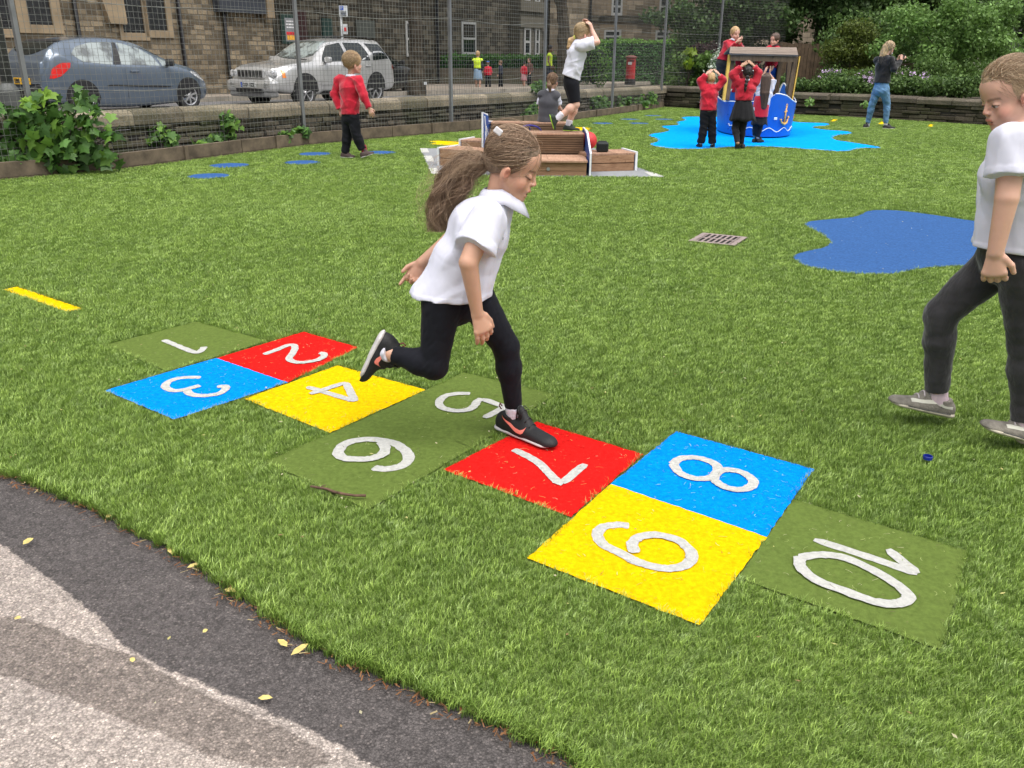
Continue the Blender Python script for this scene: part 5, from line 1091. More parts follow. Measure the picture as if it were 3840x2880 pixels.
for sg in (1, -1):
    for xw in (.98, 3.76): c.patch(circle_poly(xw, .42, .455, 22, .18), sg, .006, 18, 8).obj('wheel_arch', m_blk, t, local=True); wheel(t, xw, sg*.925, .375, .22, sg, 5, .70, True)
    c.patch([(2.12,1.155),(3.06,1.14),(2.98,1.26),(2.66,1.55),(2.2,1.62),(2.12,1.625)], sg, .006).obj('door_window', m_carglass, t, local=True, smooth=True)
    c.patch([(1.22,1.17),(2.00,1.16),(2.00,1.63),(1.34,1.63)], sg, .006).obj('door_window', m_carglass, t, local=True, smooth=True)
    c.patch([(.36,1.22),(1.10,1.175),(1.20,1.62),(.62,1.60)], sg, .006).obj('quarter_window', m_carglass, t, local=True, smooth=True)
    c.patch([(1.46,.56),(1.5,.64),(3.2,.64),(3.26,.56)], sg, .02).obj('side_moulding', sil, t, local=True, bevel=0)
    c.patch([(1.44,.34),(1.46,.42),(3.26,.42),(3.28,.34)], sg, .03).obj('side_sill', m_blk, t, local=True)
    for xs_ in (2.06, 1.16, 3.12): c.patch([(xs_,.45),(xs_+.003,1.10),(xs_+.012,1.10),(xs_+.009,.45)], sg, .004, 3, 12).obj('door_seam', m_blk, t, local=True)
    c.patch([(.04,.92),(.08,1.14),(.20,1.16),(.22,.98),(.12,.90)], sg, .01).obj('tail_lamp', mat('dark tail lamp', (.22, .01, .01), .2, coat=1), t, local=True)
    c.patch([(4.40,.76),(4.41,.94),(4.50,.95),(4.50,.76)], sg, .01, 6).obj('indicator', m_orange, t, local=True)
    for x in (2.28, 1.34): handle(t, c, x, 1.03, sg, sil)
    mirror(t, c, 2.98, 1.12, sg, sil)
    mb = MB(); mb.tube([(.75, sg*.60, 1.745), (.95, sg*.60, 1.79), (2.3, sg*.59, 1.785), (2.5, sg*.58, 1.74)], .018, 6); mb.obj('roof_rail', m_blk, t, local=True)
    mb = MB(); mb.box((4.66, sg*.66, .855), (.17, .30, .175)); mb.obj('headlamp', m_lamp, t, local=True, bevel=.05)
    mb = MB(); mb.tube([(4.83, sg*.62, .56), (4.86, sg*.62, .56)], .085, 16); mb.obj('fog_lamp', m_lamp, t, local=True)
c.tpatch(lambda k: 2.56-.1*k*k, lambda k: 3.30-.14*k*k, .66).obj('windscreen', m_carglass2, t, local=True, smooth=True)
mb = MB(); mb.tube([(3.33, .6, 1.20), (3.30, -.1, 1.21)], .012, 6); mb.obj('wiper', m_blk, t, local=True)
mb = MB(); mb.box((4.74, 0, .85), (.08, 1.00, .22)); gr_ = mb.obj('grille', sil, t, local=True, bevel=.03)
for k in range(7): mb = MB(); mb.box((4.786, -.39+.13*k, .85), (.012, .092, .17)); mb.obj('grille_slot', m_blk, gr_, local=True, bevel=.004)
mb = MB(); mb.box((4.72, 0, .56), (.28, 1.72, .30)); mb.obj('bumper', sil, t, local=True, bevel=.09)
mb = MB(); mb.box((4.70, 0, .36), (.24, 1.60, .15)); mb.obj('lower_bumper', m_flare, t, local=True, bevel=.05)
mb = MB(); mb.box((4.80, 0, .45), (.13, .95, .09)); mb.obj('air_intake', m_blk, t, local=True)
mb = MB(); mb.box((4.868, 0, .585), (.015, .54, .13)); mb.obj('number_plate', m_pl_w, t, local=True); mb = MB(); mb.box((4.878, -.245, .585), (.004, .05, .125)); mb.obj('plate_blue_band', m_sgb, t, local=True)
text('KX06 BZZ', (4.879, -.21, .545), .115, m_ink, t, (math.pi/2, 0, math.pi/2), 'plate_lettering', local=True, bold=.004, sx=.86)
t.scale = (.89,)*3; _f = np.array([math.cos(hj), math.sin(hj)])*3.76*.11+np.array([-math.sin(hj), math.cos(hj)])*.85*.11; t.location = (t.location[0]+_f[0], t.location[1]+_f[1], t.location[2]-.03)
# ================= wooden play platform =================
def woodm(name, c1, c2, sc=(1, 1, 1), rough=.8):
    M = N(name); M.set(Roughness=rough, Specular_IOR_Level=.3); a = M.noise(4, 5, .65, kind='obj', sc=sc); k = M.noise(9, 2, .5, kind='obj')
    isl = M.n('NewGeometry').outputs['Random Per Island']; c = M.ramp(a, [(.3, c1), (.7, c2)]); c = M.mix(1, c, M.ramp(isl, [(0, (.82,)*3), (1, (1.15,)*3)]), 'MULTIPLY')
    c = M.mix(M.ramp(k, [(.70, (0, 0, 0)), (.76, (.7, .7, .7))]), c, dk(c1, .35)); M.col(c); M.bump(a, .4, .01); return M.m
m_wd = woodm('treated timber', (.20, .105, .055), (.36, .215, .125), (1, 8, 12)); m_wtop = woodm('ribbed decking', (.30, .165, .105), (.44, .28, .19), (9, 1, 1))
m_wdk = woodm('brown decking', (.13, .075, .042), (.25, .16, .095), (1, 10, 14))
m_bp = mat('blue panel board', (.022, .075, .30), .4, var=.06, vs=20, kind='pos'); m_wp = mat('white panel edge', (.72, .74, .76), .5, var=.05, kind='pos')
pf = thing('play_platform', (.3, 12, 0), 'wooden car-like play platform with blue side boards, benches and a steering wheel', 'play equipment')
def box4(px, name_side, name_top, zt, wall_boards=2, endm=None):
    """low box bench: four ground corners in order, top height zt"""
    q = [np.array(p, float) for p in px]; mb = MB()
    for i in range(4):
        a, b = q[i], q[(i+1) % 4]; n = nrm(np.array([*(b-a), 0])); nn = np.array([n[1], -n[0], 0])
        for k in range(wall_boards):
            z0 = zt*k/wall_boards*.9+.008; z1 = zt*(k+1)/wall_boards*.9-.002; mb.bar((*(a+n[:2]*.015), (z0+z1)/2), (*(b-n[:2]*.015), (z0+z1)/2), .03, z1-z0)
    mb.obj(name_side, m_wd, pf, bevel=.003)
    mb = MB(); u = q[1]-q[0]; L = np.linalg.norm(u); u = u/L; n_ = int(L/.022)
    for k in range(n_):
        f0, f1 = (k+.08)/n_, (k+.92)/n_; e = u*0
        a0, a1 = q[0]+(q[1]-q[0])*f0, q[0]+(q[1]-q[0])*f1; b0, b1 = q[3]+(q[2]-q[3])*f0, q[3]+(q[2]-q[3])*f1; z0, z1 = zt-.022, zt; ov = nrm(q[0]-q[3])*.012
        a0, a1 = a0+ov, a1+ov; V = [(*a0, z0), (*a1, z0), (*b1, z0), (*b0, z0), (*a0, z1), (*a1, z1), (*b1, z1), (*b0, z1)]; mb.add(V, [(0,3,2,1),(4,5,6,7),(0,1,5,4),(1,2,6,5),(2,3,7,6),(3,0,4,7)])
    mb.add([(*q[0], zt-.026), (*q[1], zt-.026), (*q[2], zt-.026), (*q[3], zt-.026)], [(0,1,2,3)]); fixnormals(mb.obj(name_top, m_wtop, pf))
def endboard(a, b, zt, name='end_board'):
    a, b = np.array(a, float), np.array(b, float); mb = MB(); mb.bar((*a, zt/2), (*b, zt/2), .03, zt); e = mb.obj(name, m_wp, pf); u = (b-a)/np.linalg.norm(b-a); n = np.array([u[1], -u[0]]); 
    for s_ in (1, -1): mb = MB(); mb.bar((*(a+u*.02+n*.0175*s_), zt/2), (*(b-u*.02+n*.0175*s_), zt/2), .004, zt-.04); mb.obj('blue_face', m_bp, e)
gl, g_ = (lambda x, y: G(x, y)[:2]), None
# left front wing, left back wing, right wing
a, b = gl(1650, 622), np.array([-.20, 11.45]); d = nrm(np.array([*(b-a), 0]))[:2]; n = np.array([-d[1], d[0]]); box4([a, b, b+n*.44, a+n*.44], 'bench_side', 'bench_top', .235); endboard(a-d*.018-n*.015, a-d*.018+n*.46, .25)
a, b = np.array([-.80, 13.35]), np.array([-.1, 13.0]); d = nrm(np.array([*(b-a), 0]))[:2]; n = np.array([-d[1], d[0]]); box4([a, b, b+n*.42, a+n*.42], 'bench_side', 'bench_top', .225); endboard(a-d*.018-n*.015, a-d*.018+n*.44, .24)
a, b = np.array([.96, 11.46]), gl(2378, 641); d = nrm(np.array([*(b-a), 0]))[:2]; n = np.array([-d[1], d[0]]); box4([a, b, b+n*.48, a+n*.48], 'bench_side', 'bench_top', .235); endboard(b+d*.018-n*.015, b+d*.018+n*.50, .25)
# centre seat and tall back blocks
x0, x1 = -.28, .93
mb = MB(); [mb.box(((x0+x1)/2, 11.06, z), (x1-x0-.02, .03, h)) for z, h in ((.035, .055), (.118, .10))]; mb.obj('seat_front', m_wd, pf, bevel=.003)
mb = MB(); [mb.box(((x0+x1)/2, y, .185), (x1-x0, .135, .025)) for y in (11.07, 11.21, 11.35, 11.49, 11.63)]; mb.obj('seat', m_wtop, pf, bevel=.003)
mb = MB(); mb.box(((x0+x1)/2, 11.4, .08), (x1-x0-.06, .6, .14)); mb.obj('seat_frame', m_wdk, pf)
for y0, y1, zt, xa, xb in ((11.76, 12.14, .463, x0, x1), (13.12, 13.42, .50, -.34, .78)):
    mb = MB(); nb_ = 8
    for k in range(nb_*2):
        z = .20+(zt-.03-.20)*(k+.5)/(nb_*2); h = (zt-.23)/(nb_*2)
        mb.box(((xa+xb)/2, (y0+y1)/2, z), (xb-xa-.004*(k % 2), y1-y0-(.0 if k % 2 else .028), h*.98))
    mb.obj('backrest', m_wdk, pf); mb = MB(); [mb.box(((xa+xb)/2, y0+.055+(y1-y0-.07)*j/3, zt-.012), (xb-xa, (y1-y0)/3.2, .024)) for j in range(4)]; mb.box(((xa+xb)/2, (y0+y1)/2, .1), (xb-xa-.05, y1-y0-.05, .2)); mb.obj('backrest_top', m_wtop, pf, bevel=.002)
# right side board (two faced), left board
def sboard(name, poly, o, ex, t, deco=None, inset=.022):
    mb = MB(); mb.prism(poly, o, ex, (0, 0, 1), t); e = fixnormals(mb.obj(name, m_wp, pf)); c = np.mean(poly, 0); pi = [tuple(np.array(p)+(c-np.array(p))/np.linalg.norm(c-np.array(p))*inset*1.3) for p in poly]; tn_ = nrm(t)
    for s_, base in ((-1, np.array(o, float)), (1, np.array(o, float)+np.array(t, float))):
        mb = MB(); mb.prism(pi, base+tn_*.0015*s_, ex, (0, 0, 1), tn_*.003*s_); fixnormals(mb.obj('blue_face', m_bp, e))
    return e
sboard('side_board', [(0, .015), (0, .285), (.66, .50), (1.35, .50), (1.35, .015)], (.955, 11.03, 0), (0, 1, 0), (.022, 0, 0))
p0, p1 = np.array([-.47, 12.85, 0]), np.array([-.33, 13.42, 0]); exb = nrm(p1-p0)
e = sboard('side_board', [(0, .02), (0, .66), (.27, .62), (.30, .53), (.58, .50), (.58, .02)], p0, exb, np.cross([0, 0, 1], exb)*-.022)
tb_ = np.cross([0, 0, 1], exb)*-1
for L in ([(.06,.60),(.12,.40),(.08,.10)], [(.14,.45),(.24,.34),(.18,.22),(.22,.08)], [(.40,.44),(.48,.36),(.48,.22),(.42,.14),(.36,.22),(.38,.38),(.45,.40)]):
    mb = MB(); mb.tube([p0+exb*x+np.array([0, 0, z])+tb_*.027 for x, z in L], .014, 5); mb.obj('white_scroll', m_wp, e)
# steering wheel
cw = P(1987, 478, 12.75); mb = MB(); cw = cw-np.array([0, 0, .06]); rr = .16
tl = Matrix.Rotation(math.radians(-38), 3, 'X'); rim_ = [cw+np.array(tl@Vector((rr*math.cos(t_), rr*math.sin(t_), 0))) for t_ in np.linspace(0, 2*math.pi, 25)]
mb.tube(rim_, .012, 8, False)
for k in range(3): t_ = 2*math.pi*k/3+.5; mb.tube([cw, cw+np.array(tl@Vector((rr*math.cos(t_), rr*math.sin(t_), 0)))], .011, 6)
mb.tube([cw, cw+np.array([0, .12, -.28])], .02, 8); mb.obj('steering_wheel', mat('violet blue plastic', (.035, .025, .24), .4, kind='pos'), pf, smooth=True)
a = P(2056, 634, 11.03); mb = MB(); mb.tube([(a[0], 11.045, a[2]), (a[0], 11.03, a[2])], .022, 16); mb.obj('metal_disc', mat('zinc disc', (.35, .36, .36), .4, .7), pf)
# ball and speaker on the right wing
c = P(2205, 545, 12.0); r_ = .118; c[2] = .235+r_; v, f = [], []
mb = MB(); mb.lathe((c[0], c[1], c[2]), [(max(.001, r_*math.sin(t)), -r_*math.cos(t)) for t in np.linspace(0, math.pi, 18)], 28); tag(mb.obj('ball', mat('red rubber', (.55, .030, .035), .55, var=.12, vs=10, bump=.2, bs=300), None, c-np.array([0, 0, r_]), True), 'red rubber playground ball resting on the platform wing', 'ball')
c = P(2258, 568, 11.72); sp_ = thing('speaker', (c[0], c[1], .237), 'small black portable speaker standing next to the red ball', 'speaker'); mb = MB(); mb.box((c[0], c[1], .237+.063), (.155, .13, .125)); mb.obj('case', mat('black plastic', (.012, .016, .015), .45, bump=.2, bs=200), sp_, bevel=.02)
mb = MB(); [mb.box((c[0], c[1]-.067, .262+.012*k), (.13, .006, .004)) for k in range(7)]; mb.obj('grille', m_blk, sp_)
mb = MB(); mb.tube([(c[0]-.06, c[1], .355), (c[0]-.05, c[1], .372), (c[0]+.05, c[1], .372), (c[0]+.06, c[1], .355)], .007, 6); mb.obj('handle', m_blk, sp_)
# ================= play boat =================
m_bb = mat('boat blue panel', (.008, .11, .50), .32, var=.05, vs=5, kind='pos'); m_by = mat('boat yellow edge', (.62, .40, .07), .5, kind='pos'); m_bw = woodm('boat timber', (.065, .045, .028), (.17, .12, .075), (12, 12, 1))
bo = thing('play_boat', (4.7, 17.2, 0), 'blue play boat with brown timber roof and a yellow anchor on its bow', 'play equipment')
hull = [np.array(p) for p in [(4.33,18.9),(4.16,18.2),(4.12,17.55),(4.22,17.05),(4.45,16.65),(4.72,16.52),(5.0,16.62),(5.25,16.95),(5.42,17.45),(5.50,18.0),(5.48,18.9)]]
hp = [np.array(p) for p in cr_spline(hull, 6, False)]; nH = len(hp)
def hz(i):
    x, y = hp[i]; return float(np.interp(i/(nH-1), [0,.12,.22,.26,.34,.44,.52,.58,.64,.70,.78,.93,1], [.72,.66,.60,.62,.63,.66,.80,.76,.67,.62,.62,.72,.8]))
V = []; 
for i, p in enumerate(hp):
    tn_ = nrm(np.array([*(hp[min(i+1, nH-1)]-hp[max(i-1, 0)]), 0])); nn = np.array([tn_[1], -tn_[0]])
    for z in (.03, hz(i)*.5, hz(i)): k = .05*(z/.6); V.append((*(p+nn*k), z))
    for z in (hz(i), .03): k = .05*(z/.6)-.02; V.append((*(p+nn*k), z))
Fc = [(i*5+k, (i+1)*5+k, (i+1)*5+(k+1) % 5, i*5+(k+1) % 5) for i in range(nH-1) for k in range(5)]; fixnormals(obj('hull', V, Fc, m_bb, bo, smooth=False))
def hpt(f, z, off=.004):
    i = f*(nH-1); i0 = min(int(i), nH-2); p = hp[i0]*(1-(i-i0))+hp[i0+1]*(i-i0); tn_ = nrm(np.array([*(hp[i0+1]-hp[i0]), 0])); nn = np.array([tn_[1], -tn_[0]]); return np.array([*(p+nn*(.05*(z/.6)+off)), z])
mb = MB(); mb.tube([hpt(f, hz(int(f*(nH-1)))+.004, -.01) for f in np.linspace(0, 1, 60)], .012, 6); mb.obj('white_trim', m_wp, bo, smooth=True)
mb = MB(); mb.tube([hpt(f, .155+.035*math.sin((f-.26)*58)+(.05 if f < .27 else 0), .004) for f in np.linspace(.26, .77, 90)], .009, 5); mb.obj('wave_line', m_wp, bo, smooth=True)
# anchor
ac = hpt(.60, .40, .012); tn_ = nrm(hpt(.625, .4)-hpt(.575, .4)); AL = lambda x, z: ac+tn_*x+np.array([0, 0, z]); mb = MB()
mb.tube([AL(.012, .17), AL(.0, -.13)], .016, 8); mb.tube([AL(-.035, .075), AL(.05, .085)], .012, 8); mb.tube([AL(-.12, -.06), AL(-.09, -.11), AL(0, -.145), AL(.07, -.115), AL(.115, -.02)], [.006, .018, .024, .02, .006], 8); mb.tube([AL(.014+.022*math.cos(t_), .185+.03*math.sin(t_)) for t_ in np.linspace(0, 6.28, 12)], .009, 6, False); mb.tube([AL(.085, -.03), AL(.12, -.02)], .018, 6); mb.tube([AL(-.135, -.06), AL(-.10, -.06)], .016, 6)
mb.obj('anchor', mat('golden anchor', (.72, .40, .10), .45, kind='pos'), bo, smooth=True)
mb = MB(); [mb.lathe((*hpt(f, z, .0)[:2], z), [(.012, -.008), (.012, .008)], 8) for f, z in ((.27,.56),(.29,.52),(.255,.38),(.27,.33),(.285,.33),(.25,.2),(.27,.17),(.26,.12),(.28,.1),(.75,.1),(.74,.5))]; mb.obj('bolts', mat('bolt blue', (.02, .07, .25), .3, kind='pos'), bo)
mb = MB(); e_ = P(2877, 426, 16.5); ph = hpt(.535, .36, .014); mb.box(ph, (.06, .012, .045)); mb.obj('white_handle', m_wp, bo, bevel=.01)
# inner boards, floor
sheet('floor', [(p[0], p[1]) for p in hp], .10, m_bw, 0, bo)
def arch(x0, x1, y, z0, z1, name='inner_board'):
    n = 14; poly = [(x0, .05), (x1, .05)]+[(x1+(x0-x1)*k/n, z0+(z1-z0)*math.sin(math.pi*k/n)**.6) for k in range(n+1)]; mb = MB(); mb.prism(poly, (0, y, 0), (1, 0, 0), (0, 0, 1), (0, .02, 0)); e = fixnormals(mb.obj(name, m_bb, bo)); mb = MB(); mb.tube([(x, y+.01, z) for x, z in poly[2:]], .016, 6); mb.obj('white_edge', m_wp, e)
arch(4.2, 4.9, 18.0, .50, .93); arch(5.28, 5.5, 18.1, .45, .93)
pz = lambda px, py, Y: P(px, py, Y)
posts = [((2745, 205, 17.35), (2722, 372, 17.25)), ((2988, 212, 17.35), (2958, 385, 17.25)), ((2925, 205, 18.5), (2905, 362, 18.45)), ((2958, 205, 18.5), (2945, 362, 18.45))]
for i, (a, b) in enumerate(posts):
    a, b = pz(*a), pz(*b); b = b+nrm(b-a)*(.35 if i else .02); mb = MB(); mb.bar(a+np.array([.02*(1 if i != 1 else -1), .0, 0]), b+np.array([.02*(1 if i != 1 else -1), 0, 0]), .085, .07, up=(0, 1, 0)); p_ = mb.obj('post', m_bw, bo, bevel=.004)
    if i < 2: s_ = -1 if i == 0 else 1; mb = MB(); mb.bar(a+np.array([s_*.045, -.012, 0]), b-nrm(b-a)*(.36 if i else .0)+np.array([s_*.045, -.012, .0]), .05 if i == 0 else .02, .075, up=(0, 1, 0)); mb.obj('yellow_edge', m_by, p_)
rl, rr_ = pz(2734, 206, 17.2), pz(2992, 212, 17.2); mb = MB(); tl_, tr_ = pz(2738, 181, 17.75), pz(2985, 184, 17.75)
for k in range(4): f0, f1 = k/4, (k+.92)/4; A0, A1, B0_, B1_ = rl+(tl_-rl)*f0, rl+(tl_-rl)*f1, rr_+(tr_-rr_)*f0, rr_+(tr_-rr_)*f1; up = np.array([0, -.012, .03]); mb.add([A0, B0_, B1_, A1, A0+up, B0_+up, B1_+up, A1+up], [(0,3,2,1),(4,5,6,7),(0,1,5,4),(1,2,6,5),(2,3,7,6),(3,0,4,7)])
bk = np.array([0, .95, -.22]); 
for k in range(4): f0, f1 = k/4, (k+.92)/4; A0, A1 = tl_+bk*f0, tl_+bk*f1; B0_, B1_ = tr_+bk*f0, tr_+bk*f1; up = np.array([0, .01, .03]); mb.add([A0, B0_, B1_, A1, A0+up, B0_+up, B1_+up, A1+up], [(0,3,2,1),(4,5,6,7),(0,1,5,4),(1,2,6,5),(2,3,7,6),(3,0,4,7)])
mb.obj('roof', woodm('weathered roof boards', (.13, .10, .08), (.26, .21, .17), (1, 14, 14)), bo); mb = MB(); mb.bar(rl+np.array([.04, .04, -.05]), rr_+np.array([-.04, .04, -.05]), .04, .10); mb.obj('roof_beam', m_bw, bo)
for s_, x in ((-1, rl[0]-.04), (1, rr_[0]+.02)):
    mb = MB(); cz = pz(2720, 330, 17.6)[2]; mb.lathe((x-.08 if s_ < 0 else x+.0, 17.6, cz-.13), [(.01, 0), (.05, .04), (.07, .12), (.05, .2), (.01, .24)], 16); mb.obj('lantern_bubble', mat('smoky plastic dome', (.20, .19, .16), .2, kind='pos'), bo, smooth=True)
# ================= people: engine =================
def field(prims, p, k=.01):
    A = np.full(len(p), 1.0)
    for q in prims:
        d = q.d(p)
        for (pt, nr) in q.cuts: d = np.maximum(d, (p-np.asarray(pt))@nrm(nr))
        kk = q.k or k; A = smin(A, d, kk) if not q.sub else -smin(-A, d, kk)
    return A
def decal(prims, poly, o, ex, ey, dr, m, parent, name, nx=16, ny=5, off=.0016, k=.01, reach=.09):
    """flat outline (2d, x-monotone) laid onto a modelled surface by marching along -dr"""
    Q = np.array(poly, float); x0, x1 = Q[:, 0].min()+1e-5, Q[:, 0].max()-1e-5; pts = []
    for x in np.linspace(x0, x1, nx):
        zz = [a[1]+(b[1]-a[1])*(x-a[0])/(b[0]-a[0]) for a, b in zip(Q, np.roll(Q, -1, 0)) if (a[0]-x)*(b[0]-x) <= 0 and a[0] != b[0]]
        for z in np.linspace(min(zz), max(zz), ny): pts.append(o+ex*x+ey*z)
    p = np.array(pts)+dr*reach; tr = np.zeros(len(p))
    for _ in range(40): d = field(prims, p, k); st_ = np.clip(d, 0, .01)*.8; p = p-dr*st_[:, None]; tr += st_
    ok = np.abs(field(prims, p, k)) < .003; p = p+dr*off
    f = [(i*ny+j, (i+1)*ny+j, (i+1)*ny+j+1, i*ny+j+1) for i in range(nx-1) for j in range(ny-1)]; f = [q for q in f if ok[list(q)].all()]
    return obj(name, p, f, m, parent, smooth=True)
def strands(name, lines, rad, cols, m, parent, taper=True):
    """lines: (n, k, 3) array -> thin three-sided tubes, one mesh"""
    Ln = np.asarray(lines, float); n, k = Ln.shape[:2]; t = np.gradient(Ln, axis=1); t /= np.linalg.norm(t, axis=2)[..., None]+1e-9
    a = np.cross(t, np.array([.3, .2, .93])); a /= np.linalg.norm(a, axis=2)[..., None]+1e-9; b = np.cross(t, a)
    rr = np.asarray(rad)*np.ones(n); prof = (np.linspace(1, .35, k) if taper else np.ones(k)); V = []
    for j in range(3): th = 2*math.pi*j/3; V.append(Ln+(a*math.cos(th)+b*math.sin(th))*rr[:, None, None]*prof[None, :, None])
    V = np.stack(V, 2); idx = np.arange(n*k*3).reshape(n, k, 3); F_ = []
    for j in range(3): q = (j+1) % 3; F_.append(np.stack([idx[:, :-1, j], idx[:, :-1, q], idx[:, 1:, q], idx[:, 1:, j]], -1).reshape(-1, 4))
    c = np.repeat(np.asarray(cols), k*3, 0); return obj(name, V.reshape(-1, 3), np.concatenate(F_), m, parent, smooth=True, col=c)
def hairmat():
    M = N('hair'); M.set(Roughness=.42, Specular_IOR_Level=.45); a = M.n('Attribute', attribute_name='Col').outputs['Color']; M.col(a); return M.m
m_hair = hairmat(); m_skin = vcol('skin', .48, .12, .06, 300, .05)
class Head:
    down = False
    """head frame: ear midpoint E, forward f, up u; sc = metres per millimetre/1000"""
    def __init__(s, E, f, u, sc): s.E = np.array(E, float); s.f = nrm(f); u = np.array(u, float); s.u = nrm(u-s.f*(u@s.f)); s.r = np.cross(s.f, s.u); s.sc = sc*.001
    def w(s, f, r, u): return s.E+(s.f*f+s.r*r+s.u*u)*s.sc
    def loc(s, p): q = (p-s.E)/s.sc; return np.stack([q@s.f, q@s.r, q@s.u], -1)
    @property
    def ax(s): return np.array([s.f, s.r, s.u])
    def el(s, c, r, **k): kk = k.pop('k', 10); return Ell(s.w(*c), np.array(r)*s.sc, s.ax, k=kk*s.sc, **k)
    def co(s, a, b, ra, rb, **k): kk = k.pop('k', 10); return Cone(s.w(*a), s.w(*b), ra*s.sc, rb*s.sc, k=kk*s.sc, **k)
    def prims(s, mouth=.3, fine=True):
        L = [s.el((-6, 0, 60), (90, 72, 80), k=14), s.el((30, 0, 50), (60, 64, 64), k=16), s.el((40, 0, -6), (46, 56, 62), k=14), s.co((18, 0, -30), (72, 0, -52), 46, 22, k=18), s.el((82, 0, -62), (16, 18, 13), k=12), s.el((56, 0, 70), (31, 50, 38), k=14)]
        for g in (-1, 1):
            L += [s.co((12, g*46, -26), (62, g*22, -58), 18, 15, k=18), s.el((60, g*33, -14), (24, 22, 26), k=14)]
            L += [s.el((4, g*70, -2), (17, 9, 30), k=5), s.el((8, g*80, 2), (13, 5, 22), k=4), s.el((14, g*84, 0), (7, 6, 13), k=4, sub=True)] if fine else [s.el((4, g*72, -2), (16, 10, 28), k=6)]
        L += [s.co((80, -24, 42), (80, 24, 42), 5, 5, k=14), s.el((76, 0, 22), (17, 13, 30), k=8), s.co((86, 0, 30), (105, 0, 5), 6, 7.5, k=10), s.el((99, -8, 0), (9, 6.5, 6), k=5), s.el((99, 8, 0), (9, 6.5, 6), k=5), s.el((78, 0, -26), (24, 27, 26), k=12)]
        if fine:
            for g in (-1, 1): L += [s.el((98, g*31, 20), (10, 13, 9), k=9, sub=True), s.el((76.5, g*29, 20), (14, 14, 12.5), k=3)]
            L += [s.co((98, -14, -26), (98, 14, -26), 5, 5, k=5), s.el((102, 0, -25), (5, 9, 5), k=4), s.co((93, -13, -38-8*mouth), (93, 13, -38-8*mouth), 6, 6, k=5)]
            if mouth > .05: L += [s.el((101, 0, -32-3*mouth), (14, 15, 1+9*mouth), k=3, sub=True)]
        return L
    def paint(s, p, skin, hairc, eye=(.10, .06, .035), blush=.35, mouth=.3, fine=True, down=False):
        q = s.loc(p); f, r, u = q.T; c = np.tile(np.array(skin), (len(p), 1)); ar = np.abs(r); skin = np.array(skin)
        def g(x, y, z, sx, sy, sz): return np.exp(-(((f-x)/sx)**2+((ar-y)/sy)**2+((u-z)/sz)**2))
        def mx(w, col): nonlocal c; c = c*(1-w[:, None])+np.array(col)*w[:, None]
        red = skin*np.array([1.08, .62, .60])
        mx(np.clip(blush*(g(64, 42, -10, 22, 20, 20)+.9*g(112, 0, 2, 14, 12, 12)+.9*g(5, 80, 0, 20, 12, 26)), 0, .8), red)
        if not fine:
            mx(np.clip(1.8*g(80, 28, 19, 16, 8.5, 5), 0, .95), (.03, .02, .015)); mx(np.clip(1.3*g(82, 28, 38, 16, 15, 4.5), 0, .75), np.array(hairc)*.6); mx(np.clip(1.3*g(100, 0, -32, 12, 15, 5+6*mouth), 0, 1), (.22, .05, .04) if mouth > .5 else skin*np.array([.8, .4, .38])); return c
        mx(np.clip(1.2*((np.abs(u+26) < 5.5)*(f > 92)*(ar < 17)+(np.abs(u+38+8*mouth) < 6)*(f > 88)*(ar < 15)), 0, .75)*1.0, skin*np.array([.85, .42, .42]))
        mx(np.clip((f > 80)*(ar < 14)*(np.abs(u+32+3*mouth) < 1+7*mouth)*(f < 97), 0, 1)*1.0, (.05, .012, .01))
        mx(np.clip(1.4*np.exp(-((u-(40+4*np.sin((ar-12)/34*3)))/3.6)**2)*(ar > 9)*(ar < 48)*(f > 40), 0, .6), np.array(hairc)*.55)
        if s.down:
            mx(np.exp(-((u-(13.5+((ar-29)/15)**2*5))/2.7)**2)*(np.abs(ar-29) < 17)*(f > 62), (.035, .02, .015)); mx(.35*np.exp(-((u-27)/2.2)**2)*(np.abs(ar-29) < 14)*(f > 62), skin*np.array([.6, .45, .4]))
            mx(np.clip(g(98, 9, -6, 6, 4.5, 3.5), 0, .8), skin*.35); mx(.55*((np.hypot((f-12), (u-2)*.55) < 9)*(ar > 70)), red*.6); return c
        ey = (np.hypot(r-np.sign(r)*29, (u-19)*1.35) < 13.5)*(f > 66); mx(ey*(np.hypot(r-np.sign(r)*29, (u-18)*2.6) < 12)*.92, (.50, .48, .46)); mx(ey*(np.hypot(r-np.sign(r)*30, u-18) < 5.8)*.97, eye); mx(ey*(np.abs(u-(23.0-((ar-29)/13)**2*5)) < 2.2)*.95, (.02, .012, .01))
        mx(np.clip(g(98, 9, -8, 6, 4.5, 3.5), 0, .8), skin*.35); mx(.55*((np.hypot((f-12), (u-2)*.55) < 9)*(ar > 70)), red*.6)
        return c
